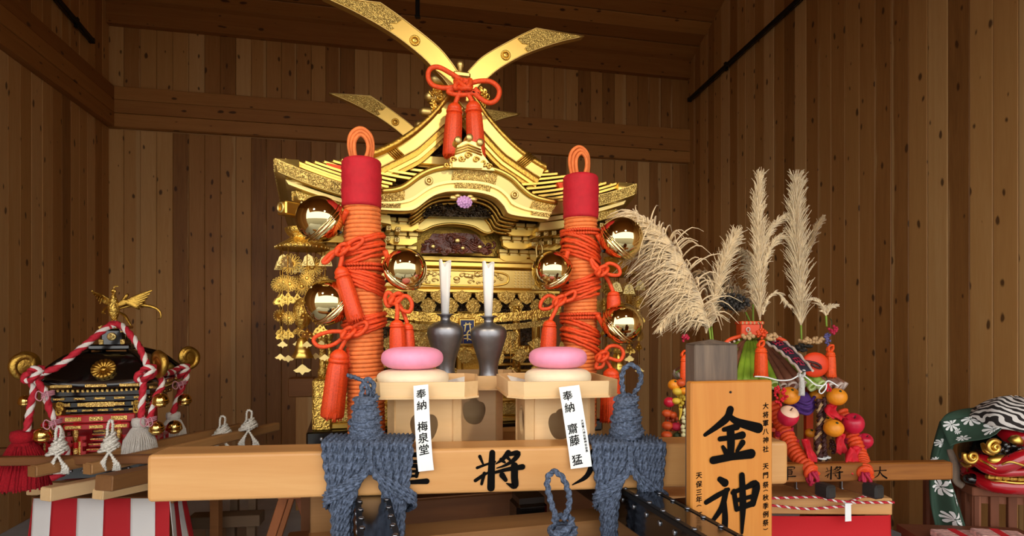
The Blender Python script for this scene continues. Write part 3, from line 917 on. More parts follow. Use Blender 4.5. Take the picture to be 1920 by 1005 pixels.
for k in range(NB):
    t = (k + .5) / NB
    half = EH - .02 - .40 * t; z = 2.085 + .31 * t ** 1.25
    for side in range(4):
      for lo, hi in (((-1, -.5), (.5, 1)) if side == 0 and k < 5 else ((-1, 1),)):
        n = 20; T = []; B = []
        for i in range(n + 1):
            x = half * (lo + (hi - lo) * i / n)
            l = (1 - t) * .155 * (abs(x) / half) ** 2.2
            T.append((x, z + l)); B.append((x, z - .011 + l))
        mb = MB(); mb.prism(T + B[::-1], -half - .012, -half + .028, smooth=True, M=Matrix.Rotation(side * pi / 2, 4, 'Z'))
        part(mb, 'roof_batten', M_GOLDB)
mb = MB()
for k, (h1, z1) in enumerate(((EH - .05, 2.07), (.48, 2.37))): pass
h0, h1 = EH - .06, .46
vv = [(-h0, -h0, 2.12), (h0, -h0, 2.12), (h0, h0, 2.12), (-h0, h0, 2.12), (-h1, -h1, 2.36), (h1, -h1, 2.36), (h1, h1, 2.36), (-h1, h1, 2.36), (-h0, -h0, 2.06), (h0, -h0, 2.06), (h0, h0, 2.06), (-h0, h0, 2.06)]
vv = [(x * (.93 if i < 4 or i > 7 else 1), y * (.89 if i < 4 or i > 7 else 1), z - .02) for i, (x, y, z) in enumerate(vv)]
mb.add(vv, [(0, 1, 5, 4), (1, 2, 6, 5), (2, 3, 7, 6), (3, 0, 4, 7), (4, 5, 6, 7), (8, 11, 10, 9), (0, 8, 9, 1), (1, 9, 10, 2), (2, 10, 11, 3), (3, 11, 8, 0)])
part(mb, 'roof_deck', M_CARVK)
# hip beam ends at the corners
for sx in (-1, 1):
    mb = MB(); M = TR((sx * .80, -.80, 2.02), rz=R(45) * sx)
    mb.box((0, 0, 0), (.06, .13, .06), M=M, bev=.006); hb = part(mb, 'hip_beam', M_GOLDB)
    mb = MB(); mb.tube([M @ Vector((.018 * math.cos(a), -.068, .02 * math.sin(a))) for a in [2 * pi * j / 14 for j in range(14)]], .006, 6, closed=True); part(mb, 'hip_ring', M_GOLDW, hb)

# upper gable: two crossing members (barge board continuing as finial), front and back
GY = -.62
G_up = [(1095, 68), (1005, 53), (969, 70), (910, 103), (884, 127), (870, 144), (840, 178), (816, 208), (784, 238), (752, 261), (722, 277), (695, 288)]
G_lo = [(1095, 68), (1044, 80), (987, 100), (938, 127), (910, 150), (894, 164), (868, 197), (832, 233), (786, 275), (762, 289), (738, 301), (708, 316)]
gu = [MX(x, y, GY) for x, y in G_up]; gl = [MX(x, y, GY) for x, y in G_lo]
def smooth2(pts, n): return [(p.x, p.y) for p in spline([(a, b, 0) for a, b in pts], n)]
gu_s = [gu[0]] + smooth2(gu[1:], 34); gl_s = smooth2(gl, 40)
def mir(pl, s): return [(s * x, z) for x, z in pl]
for side_y, off in ((GY, 0), (-GY, 1)):
    for s in (1, -1):
        y0 = side_y + (.0 if s > 0 else -.035)
        outline = mir(gu_s + gl_s[::-1][:-1], s)
        mb = MB(); mb.prism(outline, y0, y0 + .045)
        mem = part(mb, 'barge_board', M_GOLD)
        # raised rims along both edges
        mb = MB(); mb.tube([(x, y0 - .002, z) for x, z in mir(gu_s, s)], .003, 6); mb.tube([(x, y0 - .002, z) for x, z in mir(gl_s, s)], .003, 6)
        part(mb, 'rim', M_GOLDW, mem)
        tip = [MX(x, y, GY) for x, y in ((1086, 68), (1005, 56), (970, 73), (978, 82), (990, 84), (983, 92), (990, 98), (1044, 78))]
        mb = MB(); mb.prism(mir(tip, s), y0 - .006, y0 + .002); part(mb, 'engraved_tip', M_GOLDF, mem)
        b = MX(948, 104, GY)
        mb = MB(); bx, bz = s * b[0], b[1]
        for j in range(16):
            a = 2 * pi * j / 16
            mb.sphere((bx + .021 * math.cos(a), y0 - .006, bz + .021 * math.sin(a)), .0062, 8, 5, sc=(1, .8, 1))
        mb.sphere((bx, y0 - .005, bz), .017, 14, 8, sc=(1, .6, 1)); mb.sphere((bx, y0 - .014, bz), .006, 10, 6)
        part(mb, 'flower_boss', M_GOLDB, mem)
        # gold band near the lower end
        u0 = gu_s[-3]; l0 = gl_s[-4]
        mb = MB()
        for q in range(5):
            f = q * .010
            mb.tube([(s * (u0[0] + f * .9), y0 - .006, u0[1] + f * .6 + .004), (s * (l0[0] + f * .9), y0 - .006, l0[1] + f * .6 - .004)], .005, 6)
        part(mb, 'binding_band', M_GOLDD, mem)
        # inner layered boards below
        for q in range(3):
            d = .020 * q - .004
            A = [(x + .35 * d, z - d * .9) for x, z in gl_s[22:]]; B = [(x + .35 * d + .012, z - d * .9 - .030) for x, z in gl_s[22:]]
            sgn = 1
            mb = MB(); mb.prism(mir(A + B[::-1], s), y0 + .012 + .012 * q, y0 + .06); part(mb, 'inner_moulding', M_GOLDB if q % 2 else M_GOLDD, mem)
# roof skins between the two gables
for s in (1, -1):
    c = mir([(x, z) for x, z in gu_s[16:]], s); n = len(c)
    mb = MB()
    vv = [(x, -.66, z + .004) for x, z in c] + [(x, .66, z + .004) for x, z in c] + [(x, -.66, z - .03) for x, z in c] + [(x, .66, z - .03) for x, z in c]
    ff = [(i, i + 1, n + i + 1, n + i) for i in range(n - 1)] + [(2 * n + i, 3 * n + i, 3 * n + i + 1, 2 * n + i + 1) for i in range(n - 1)] + [(i, 2 * n + i, 2 * n + i + 1, i + 1) for i in range(n - 1)] + [(n + i, n + i + 1, 3 * n + i + 1, 3 * n + i) for i in range(n - 1)]
    mb.add(vv, ff, smooth=True); part(mb, 'upper_roof', M_GOLDD)
mb = MB(); mb.box((0, 0, 2.74), (.12, 1.26, .07), bev=.01); part(mb, 'ridge', M_GOLDB)
for k in range(5):
    y = -.5 + k * .25
    mb = MB(); mb.lathe([(.014, -.14), (.03, -.12), (.034, 0), (.03, .12), (.014, .14)], 14, TR((0, y, 2.805), ry=R(90))); part(mb, 'ridge_log', M_GOLDW)
p = ML(863, 120, -.66)
mb = MB(); mb.lathe([(.011, 0), (.011, .03), (.017, .038), (.018, .05), (.012, .062), (.001, .064)], 14, TR((p.x, -.66, p.z - .05))); mb.box((p.x + .005, -.66, p.z - .06), (.09, .05, .03), bev=.008)
part(mb, 'ridge_peg', M_GOLDW)
# gable infill and pendants
mb = MB(); mb.prism([(-.36, 2.34), (.36, 2.34), (.1, 2.62), (0, 2.7), (-.1, 2.62)], -.50, -.46); part(mb, 'gable_infill', M_CARVK)
mb = MB(); mb.box((0, -.53, 2.36), (.78, .05, .05), bev=.006); part(mb, 'gable_sill', M_GOLD)
p = ML(866, 215, -.66)
mb = MB(); mb.lathe([(.004, -.02), (.02, -.015), (.022, 0), (.02, .012), (.01, .02), (.001, .022)], 16, TR((p.x, -.665, p.z), rx=R(90)))
for j in range(8): mb.sphere((p.x + .026 * math.cos(j * pi / 4), -.66, p.z + .03 * math.sin(j * pi / 4)), .011, 8, 5)
part(mb, 'gable_pendant', M_GOLDW)
rr = random.Random(31)
for cx_, cy_ in ((818, 188), (905, 192)):
    mb = MB()
    for i in range(26):
        c = ML(cx_ + rr.gauss(0, 4.5), cy_ + rr.uniform(-28, 22), GY - .01); a = rr.uniform(0, 6.28); r0 = rr.uniform(.010, .02)
        mb.tube([(c.x + r0 * (1 - t / 10) * math.cos(a + t * .7), c.y + rr.uniform(-.01, .01), c.z + r0 * (1 - t / 10) * math.sin(a + t * .7)) for t in range(10)], .006, 6)
    part(mb, 'carved_bracket', M_GOLDB)
# vermilion cloth strips at the barge board feet
for s in (-1, 1):
    mb = MB(); a = [(s * .50, 2.25), (s * .66, 2.27), (s * .66, 2.235), (s * .52, 2.205)]
    mb.prism(a, -.70, -.64); part(mb, 'cloth_strip', M_ORCORD)
# ---------------------------------------------------------------- carrying poles, tie beam, trestle
POLE_T = .935
def lpole(x, y0, y1, label, name='carrying_pole'):
    b = loc2w(x, (y0 + y1) / 2, POLE_T - .13)
    t = thing(name, b, label, 'pole', 'lacquered carrying poles', rz=MA)
    L = y1 - y0
    mb = MB(); mb.box((0, 0, .065), (.105, L, .13), bev=.012); mb.build('shaft', M_BLACK, t)
    for sx in (-1, 1):
        mb = MB(); mb.box((sx * .046, 0, .1305), (.014, L, .004)); mb.box((sx * .0535, 0, .122), (.004, L, .014)); e = mb.build('edge_strip', M_IRON, t)
    for sx in (-1, 1):
        for i in range(int(L / .085)):
            y = -L / 2 + .04 + i * .085
            if y > L * .5 or -1.45 + .3 < y + (y0 + y1) / 2: break
            link('stud', studm, t, (sx * .042, y, .133), (R(90), 0, 0), (.8, .8, .8))
            link('stud', studm, t, (sx * .054, y, .095), (0, 0, R(90)), (.8, .8, .8))
    return t
lpole(-.485, -2.5, 2.2, 'left black lacquered carrying pole with metal studs under the tie beam')
lpole(.40, -2.5, 2.2, 'right black lacquered carrying pole with metal studs running to the lower right')

BL, BR = Vector((-1.162, 1.9, 0)), Vector((.98, 2.12, 0))
BA = math.atan2(BR.y - BL.y, BR.x - BL.x); BLEN = (BR - BL).length
BZ0, BZ1, BD = POLE_T, 1.087, .14
bu = (BR - BL).normalized(); bv = Vector((-bu.y, bu.x, 0))
tb = thing('tie_beam', BL + bu * BLEN / 2 + bv * BD / 2 + Vector((0, 0, BZ0)), 'long pale wooden tie beam across the front with painted black characters', 'beam', rz=BA)
mb = MB()
def rrect(w, h, r, n=5):
    pts = []
    for cx, cy, a0 in ((w / 2 - r, h / 2 - r, 0), (-w / 2 + r, h / 2 - r, 90), (-w / 2 + r, -h / 2 + r, 180), (w / 2 - r, -h / 2 + r, 270)):
        for i in range(n + 1):
            a = R(a0 + 90 * i / n); pts.append((cx + r * math.cos(a), cy + r * math.sin(a)))
    return pts
prof = rrect(BD, BZ1 - BZ0, .012, 3)
vs_ = []; xs = [(-BLEN / 2, .9), (-BLEN / 2 + .004, .965), (-BLEN / 2 + .012, 1), (BLEN / 2 - .012, 1), (BLEN / 2 - .004, .965), (BLEN / 2, .9)]
n = len(prof)
for x, f in xs:
    for y, z in prof: vs_.append((x, y * f, (BZ1 - BZ0) / 2 + z * f))
ff = [(k * n + i, k * n + (i + 1) % n, (k + 1) * n + (i + 1) % n, (k + 1) * n + i) for k in range(len(xs) - 1) for i in range(n)] + [tuple(range(n))[::-1], tuple(range((len(xs) - 1) * n, len(xs) * n))]
mb.add(vs_, ff); mb.build('timber', M_BEAM, tb)
# brush characters: strokes in a unit square (x right, y up), width per point
CH = {
 'dai': [([(.05, .62), (.5, .66), (.95, .68)], [.09, .07, .09]), ([(.52, .97), (.5, .6), (.36, .25), (.04, .02)], [.1, .11, .08, .02]), ([(.5, .58), (.68, .28), (.97, .05)], [.06, .12, .15])],
 'sho': [([(.08, .9), (.16, .66)], [.06, .03]), ([(.02, .58), (.2, .66), (.42, .74)], [.05, .04, .04]), ([(.36, 1.0), (.34, .5), (.33, .0)], [.1, .12, .13]), ([(-.02, .22), (.15, .36), (.3, .46)], [.06, .06, .03]), ([(.18, .42), (.12, .12)], [.06, .05]),
         ([(.72, 1.0), (.6, .82), (.44, .68)], [.09, .07, .02]), ([(.66, .92), (.94, .98), (.86, .8), (.66, .64), (.46, .56)], [.05, .09, .08, .05, .02]), ([(.56, .8), (.64, .72)], [.07, .04]), ([(.7, .86), (.76, .78)], [.06, .04]),
         ([(.42, .44), (.7, .52), (1.04, .58)], [.05, .07, .1]), ([(.86, .62), (.86, .3), (.86, .04), (.68, .12)], [.12, .12, .12, .02]), ([(.58, .36), (.66, .22)], [.1, .07])],
 'gun': [([(.06, .98), (.06, .78)], [.07, .05]), ([(.06, .96), (.5, .98), (.95, .98), (.9, .82)], [.06, .06, .09, .05]), ([(.2, .78), (.5, .8), (.8, .8)], [.06] * 3), ([(.2, .64), (.24, .36)], [.06, .06]), ([(.22, .64), (.5, .66), (.78, .66), (.76, .38)], [.05, .05, .08, .06]), ([(.24, .51), (.74, .53)], [.05, .05]), ([(.26, .38), (.74, .4)], [.05, .05]), ([(.02, .2), (.5, .22), (1.0, .24)], [.07, .06, .1]), ([(.5, .9), (.5, .4), (.5, -.04)], [.09, .09, .08])],
 'kin': [([(.46, 1.0), (.4, .86), (.22, .72), (.0, .58)], [.12, .12, .09, .06]), ([(.42, .9), (.6, .78), (.98, .66)], [.08, .13, .16]), ([(.34, .66), (.58, .7)], [.07, .11]), ([(.27, .5), (.5, .52), (.68, .55)], [.08, .08, .12]), ([(.46, .66), (.47, .4), (.46, .2)], [.13, .13, .11]), ([(.32, .36), (.38, .26)], [.06, .09]), ([(.68, .42), (.58, .28)], [.1, .06]), ([(.14, .14), (.45, .18), (.84, .22)], [.12, .11, .15])],
 'shin': [([(.26, .97), (.36, .9)], [.09, .13]), ([(.0, .58), (.2, .68), (.42, .78)], [.08, .09, .07]), ([(.38, .76), (.3, .48), (.12, .24)], [.1, .1, .07]), ([(.34, .56), (.36, .3), (.35, .08)], [.09, .1, .11]),
          ([(.53, .74), (.58, .42)], [.09, .08]), ([(.5, .72), (.76, .8), (.96, .84), (.9, .5)], [.07, .08, .14, .1]), ([(.58, .58), (.86, .63)], [.07, .07]), ([(.58, .42), (.86, .5)], [.07, .1]), ([(.68, 1.02), (.7, .5), (.68, .0)], [.1, .12, .05])],
}
def glyph(key, x0, z0, w, h, y, name, parent, mat, wscale=1.0):
    mb = MB()
    for k, (pts, ws) in enumerate(CH[key]):
        sc = (w + h) / 2 * wscale
        mb.ribbon([(x0 + p[0] * w, z0 + p[1] * h) for p in pts], [q * sc for q in ws], lambda a, b, k=k: (a, y - .0003 * (k + 1), b))
    return mb.build(name, mat, parent, fix=False)
def beam_x(px):
    """beam-local x of a pixel column on the beam front"""
    d = (px - 960) / FPX
    # BL + bu*t = (d*Y, Y)
    t = (d * BL.y - BL.x) / (bu.x - d * bu.y)
    return t - BLEN / 2
for key, p0, p1 in (('gun', 720, 800), ('sho', 893, 976), ('dai', 1070, 1150)):
    x0, x1 = beam_x(p0), beam_x(p1)
    glyph(key, x0, .018, x1 - x0, .118, -BD / 2 - .0006, 'painted_character', tb, M_INK, 1.5)

def timber(name, a, b, w, h, mat, label, cat, group=None, bev=.006, metal=None):
    """timber from a to b (centre of the bottom face), grain along its length"""
    a = Vector(a); b = Vector(b); d = b - a
    rz = math.atan2(d.y, d.x); L = d.length
    t = thing(name, (a + b) / 2, label, cat, group, rz)
    pitch = -math.asin(d.z / L)
    M = Matrix.Rotation(pitch, 4, 'Y')
    mb = MB(); mb.box((0, 0, h / 2), (L, w, h), M=M, bev=bev); mb.build('timber', mat, t)
    for sx in (-1, 1):
        mb = MB(); mb.box((sx * L / 2, 0, h / 2), (.003, w * .9, h * .88), M=M); mb.build('end_grain', mat, t)
    return t
# trestle carrying the shrine
TRZ = POLE_T - .13
def trestle(y, label, with_metal):
    t = thing('trestle', loc2w(0, y, 0), label, 'trestle', 'trestles under the shrine', rz=MA)
    mb = MB(); mb.box((0, 0, TRZ - .06), (1.5, .15, .12), bev=.008); mb.build('top_timber', M_DARKW if not with_metal else M_POLE, t)
    mb = MB(); mb.box((0, 0, .3), (1.3, .1, .1), bev=.006); mb.build('stretcher', M_DARKW, t)
    for sx in (-1, 1):
        for sy in (-1, 1):
            a = Vector((sx * .66, sy * .26, 0)); b = Vector((sx * .6, sy * .04, TRZ - .1))
            mb = MB(); mb.box((0, 0, (b - a).length / 2), (.09, .09, (b - a).length), M=align(a, b), bev=.005); mb.build('leg', M_DARKW, t)
        mb = MB(); mb.box((sx * .745, 0, TRZ - .06), (.02, .158, .128), bev=.003); mb.box((sx * .72, -.077, TRZ - .06), (.06, .006, .128)); mb.box((sx * .72, 0, TRZ + .002), (.06, .158, .006)); br_ = mb.build('metal_bracket', M_RUST if with_metal else M_IRON, t)
        for zz in (-.03, .03): link('stud', studm, t, (sx * .72, -.081, TRZ - .06 + zz), (0, 0, 0), (.7, .7, .7))
    return t
trestle(-1.62, 'brown wooden trestle with metal corner brackets below the tie beam', True)
trestle(.9, 'dark wooden trestle far behind under the golden shrine', False)
# upright block beside the left pole and dark blocks under the beam
t = thing('support_block', loc2w(-.66, -1.36, TRZ - .12), 'short upright wooden block with a metal edge under the left of the beam', 'block', rz=MA)
mb = MB(); mb.box((0, 0, .11), (.11, .1, .22), bev=.005); mb.build('block', M_POLE, t)
mb = MB(); mb.box((-.05, -.051, .11), (.03, .006, .22)); mb.build('metal_strip', M_RUST, t)
t = thing('cross_timber', loc2w(0, -1.22, TRZ - .1), 'dark brown cross timber in shadow behind the trestle', 'timber', rz=MA)
mb = MB(); mb.box((0, 0, .05), (1.3, .1, .1), bev=.005); mb.build('timber', M_DARKW, t)
mb = MB(); mb.box((.0, -.0, .102), (1.2, .09, .006)); mb.build('wear_strip', M_DARKW, t)
bp_ = W(990, 930, 2.3)
t = thing('black_foot', (bp_.x, bp_.y, TRZ - .12), 'black square block hanging in shadow below the beam', 'block', rz=MA)
mb = MB(); mb.box((0, 0, .09), (.12, .12, .11), bev=.012); mb.build('block', M_BLACK, t)
mb = MB(); mb.box((0, 0, .15), (.1, .1, .03)); mb.build('cap', M_BLACK, t)

# board on the poles that carries the offering stands
BDZ = POLE_T + .065
t = thing('offering_board', loc2w(-.02, -1.12, POLE_T), 'brown wooden board laid over the poles under the offering stands', 'board', rz=MA)
mb = MB(); mb.box((0, 0, .0325), (1.08, .60, .065), bev=.004); mb.build('board', M_POLE, t)
mb = MB(); mb.box((0, -.297, .0325), (1.08, .008, .05)); mb.build('edge_band', M_DARKW, t)

# ---------------------------------------------------------------- grey hemp lashings
def blocal(px, py, off=0.0):
    """world point on the beam's front plane moved off metres towards the viewer"""
    d = Vector(((px - 960) / FPX, 1, (HORIZ - py) / FPX)); o = Vector((0, 0, CAMZ))
    c = BL - bv * off
    t = (c - o).dot(bv) / d.dot(bv)
    return o + d * t
def cone_coil(base, top, r0, r1, turns, rr, n=9):
    P = []
    N = int(turns * 18)
    for i in range(N + 1):
        t = i / N; a = 2 * pi * turns * t
        r = r0 + (r1 - r0) * t + .004 * math.sin(a * .37)
        c = Vector(base).lerp(Vector(top), t)
        P.append(c + Vector((r * math.cos(a), r * math.sin(a), .012 * math.sin(a + 1))))
    return P
def lashing(cx, top_y, lab, loop_pts, tuft, spread):
    base = blocal(cx, 835, 0); org = Vector((base.x, base.y, BZ0))
    t = thing('rope_lashing', org, lab, 'rope', 'grey hemp lashings on the beam')
    RR = .0085
    def B(px, py, off): return blocal(px, py, off) - org
    back = lambda p, z: Vector((p.x, p.y, 0)) + bv * (BD + .03) + Vector((0, 0, z))
    # hanging wraps: strands over the beam front, drawn in towards the pole
    for side, (xa, xb, ya, yb, za, zb) in (('l', (-84, -6, -72, -30, -66, -36)), ('r', (6, 76, 28, 66, 36, 60))):
        mb = MB(); N = 9
        for i in range(N):
            f = i / (N - 1)
            x0 = cx + (xa + (xb - xa) * f) * spread; x1 = cx + (ya + (yb - ya) * f) * spread; x2 = cx + (za + (zb - za) * f) * spread
            of = .012 + .006 * (i % 2) + random.uniform(0, .004)
            y_in = 905 if (side == 'l') == (f > .6) else 925
            p1 = B(x0, 838, of); p0 = p1 + bv * (BD * .9) + Vector((0, 0, .012)); p1.z += .012
            p1b = B(x0, 852, of + .004)
            p2 = B((x0 + x1) / 2 + random.uniform(-1.5, 1.5), 890, of + .004); p3 = B(x1, 932, of + .004)
            p4 = B(x2 + random.uniform(-2, 2), 975, of - .01); p5 = B(x2 + random.uniform(-2, 2), 1030, of - .02)
            mb.rope([p0, p1, p1b, p2, p3, p4, p5], RR * 1.42, n=12, pitch=.11, step=.45, depth=.3)
        mb.build('wrap', M_GREY, t)
    # crossing straps
    for s in (-1, 1):
        mb = MB()
        for k in range(3):
            mb.rope([B(cx + s * 2, 868 + 3 * k, .03 + .006 * k), B(cx + s * 12 * spread, 885 + 5 * k, .036 + .004 * k), B(cx + s * 45 * spread, 905 + 9 * k, .036), B(cx + s * 76 * spread, 922 + 9 * k, .026), B(cx + s * 84 * spread, 930 + 9 * k, .0), B(cx + s * 70 * spread, 940 + 8 * k, -.06)], RR * 1.15, n=12, pitch=.085, step=.5, depth=.3)
        mb.build('strap', M_GREY, t)
        mb = MB()
        for k in range(4):
            mb.rope([B(cx + s * (16 + 2 * k), 892 + 3 * k, .03), B(cx + s * (30 + 6 * k) * spread, 925, .034 - .004 * k), B(cx + s * (40 + 6 * k) * spread, 965, .03), B(cx + s * (42 + 6 * k) * spread, 1035, .02)], RR * 1.15, n=12, pitch=.085, step=.5, depth=.3)
        mb.build('hanging_strand', M_GREY, t)
    mb = MB()
    for k in range(3): mb.rope([B(cx - 3 + 3 * k, 836, .03), B(cx - 2 + 2 * k, 860, .034), B(cx - 2 + 2 * k, 890, .034)], RR * .9, n=8, pitch=.05, step=.6)
    mb.build('centre_strand', M_GREY, t)
    # knob: tight coil narrowing upward
    kb0 = B(cx - 8, 830, -.05); kt0 = B(cx - 8, top_y, -.05); kb0.z = BZ1 - BZ0 + .012
    mb = MB(); mb.rope(cone_coil(kb0, kt0, .058, .034, 6.5, RR), RR * 1.2, n=12, pitch=.085, smooth=False, step=.5, depth=.3)
    mb.build('knob_coil', M_GREY, t)
    mb = MB(); mb.lathe([(.058, 0), (.05, .4), (.034, 1), (.01, 1.02)], 14, align(kb0, kt0) @ Matrix.Diagonal((1, 1, (kt0 - kb0).length, 1))); mb.build('knob_core', M_GREY, t)
    mb = MB(); mb.rope([B(x, y, -.05) + Vector((0, o, 0)) for x, y, o in loop_pts], RR * 1.25, n=12, pitch=.075, step=.45, depth=.3); mb.build('loop', M_GREY, t)
    if tuft:
        mb = MB()
        for k in range(2): mb.rope([B(x + k * 5, y + k * 3, -.05 - .01 * k) for x, y in tuft], RR * .9, n=8, pitch=.04, step=.6)
        mb.build('rope_end', M_GREY, t)
    return t
lashing(693, 745, 'grey hemp rope lashing around the left of the beam, its rope end flopping left', [(678, 748, 0), (680, 722, .0), (690, 712, .01), (698, 726, .02), (692, 748, .02)], [(690, 740), (684, 718), (668, 708), (650, 703)], 1.0)
lashing(1182, 745, 'grey hemp rope lashing around the right of the beam with a tall upright loop', [(1170, 750, 0), (1166, 710, 0), (1172, 690, .0), (1186, 685, .005), (1200, 697, .01), (1203, 716, .015), (1192, 738, .02), (1184, 752, .02)], None, .80)
# loose knot in front, tied to the lower tie timber
kc = W(1062, 1058, 1.75)
t = thing('tie_timber', loc2w(.02, -1.93, TRZ - .085), 'low wooden tie timber hidden below the picture edge', 'timber', rz=MA)
mb = MB(); mb.box((0, 0, .04), (1.1, .08, .08), bev=.005); mb.build('timber', M_POLE, t)
kY = loc2w(.35, -1.93, 0)
kb_ = W(1060, 1040, kY.y)
t = thing('rope_knot', kb_, 'small grey hemp rope knot with a tall loop at the bottom centre right', 'rope', 'grey hemp lashings on the beam')
Yk = kY.y
def K(px, py, o=0): return W(px, py, Yk + o) - kb_
mb = MB(); mb.rope([K(1044, 975), K(1034, 945), K(1026, 910), K(1030, 890, .0), K(1042, 885), K(1056, 898), K(1066, 925), K(1066, 950, .01), K(1056, 975, .01)], .0115, n=12, pitch=.08, step=.45, depth=.3); mb.build('loop', M_GREY, t)
mb = MB(); mb.rope(cone_coil(K(1058, 1050), K(1054, 972), .055, .028, 4.5, .01), .0125, n=12, pitch=.085, smooth=False, step=.5, depth=.3); mb.build('knob_coil', M_GREY, t)
mb = MB(); mb.lathe([(.05, 0), (.045, .5), (.02, 1)], 12, align(K(1058, 1045), K(1054, 972)) @ Matrix.Diagonal((1, 1, .1, 1))); mb.build('knob_core', M_GREY, t)

# ---------------------------------------------------------------- cords, tassels, bells
def tassel_parts(parent, top, bot, r, mat, head=True, strands=46, seed=0, band=None, frayed=True):
    """tassel between two local points: knotted head and fluted thread skirt"""
    top = Vector(top); bot = Vector(bot); L = (bot - top).length
    M = align(top, bot)
    rr = random.Random(seed)
    ph = [rr.uniform(.93, 1.04) for _ in range(strands * 2)]
    n = strands * 2
    hl = .16 * L
    mb = MB(); mb.lathe([(r * .25, 0), (r * .5, hl * .15), (r * .78, hl * .5), (r * .8, hl * .9), (r * .7, hl)], 16, M); mb.build('tassel_head', mat, parent)
    mb = MB(); mb.lathe([(r * .74, hl * .82), (r * .9, hl * .95), (r * .9, hl * 1.15), (r * .76, hl * 1.25)], 18, M); mb.build('tassel_band', band or mat, parent)
    prof = [(r * .74, hl * 1.1), (r * .9, hl * 1.6), (r * .97, L * .5), (r, L * .78), (r * 1.02, L * .97), (r * .9, L), (r * .3, L * .985)]
    mb = MB()
    mb.lathe(prof, n, M, flute=lambda a, k: (ph[int(round(a / (2 * pi) * n)) % n] * (1.0 if int(round(a / (2 * pi) * n)) % 2 else .87)))
    o = mb.build('tassel_skirt', mat, parent)
    if frayed:
        mb = MB()
        for i in range(strands):
            a = 2 * pi * i / strands + rr.uniform(-.1, .1)
            q = r * rr.uniform(.55, 1.03)
            mb.tube([M @ Vector((q * math.cos(a), q * math.sin(a), L * .9)), M @ Vector((q * 1.03 * math.cos(a + .1), q * 1.03 * math.sin(a + .1), L * rr.uniform(1.0, 1.05)))], r * .06, 4)
        tag(mb.build('tassel_fringe', mat, parent), kind='stuff')

CZ = BDZ
def rope_column(xl, lab, px_loops):
    b = loc2w(xl, -1.05, CZ)
    lean = -.025 if xl < 0 else .005
    t = thing('rope_column', b, lab, 'column', 'rope-wound columns before the shrine', rz=MA)
    def ax(z): return Vector((lean * (z - CZ) / 1.25, 0, z - CZ))
    mb = MB(); mb.tube([ax(CZ), ax(2.2)], .068, 20); mb.build('core', M_COIL, t)
    turns = 56; P = []
    for i in range(turns * 20 + 1):
        f = i / (turns * 20); z = CZ + .02 + f * 0.985
        a = 2 * pi * turns * f
        c = ax(z)
        P.append(c + Vector((.0695 * math.cos(a), .0695 * math.sin(a), 0)))
    mb = MB(); mb.tube(P, .0102, 7); mb.build('coil', M_COIL, t)
    # crimson cloth wrap at the top
    mb = MB(); rr = random.Random(int(xl * 100)); prof = [(.081, 1.998 - CZ)]
    for i in range(14): prof.append((.0825 + rr.uniform(-.0015, .002), 2.012 - CZ + i * .0135))
    prof += [(.076, 2.198 - CZ), (.06, 2.204 - CZ), (.001, 2.205 - CZ)]
    off = ax(2.1)
    mb.lathe(prof, 40, TR((off.x, 0, 0)), flute=lambda a, k: 1 + .012 * math.sin(3 * a + k * .9)); mb.build('cloth_wrap', M_REDCL, t)
    # triple loop on top
    mb = MB(); o2 = ax(2.2)
    for k in range(3):
        w = .030 + .011 * k; h = .10 + .018 * k
        mb.tube(spline([o2 + Vector((-w * .55, -.012 + .014 * k, -.03)), o2 + Vector((-w * .95, -.012 + .014 * k, h * .45)), o2 + Vector((-w * .75, -.01 + .012 * k, h * .85)), o2 + Vector((0, -.008 + .012 * k, h + .005)), o2 + Vector((w * .75, -.005 + .012 * k, h * .85)), o2 + Vector((w * .95, 0 + .012 * k, h * .45)), o2 + Vector((w * (.2 if k == 0 else .7), .012 * k, -.03))], 36), .0085, 9)
    mb.build('loop', M_COIL, t)
    return t
rope_column(-.485, 'left orange rope-wound column topped with crimson cloth and a cord loop', None)
rope_column(.485, 'right orange rope-wound column topped with crimson cloth and a cord loop', None)

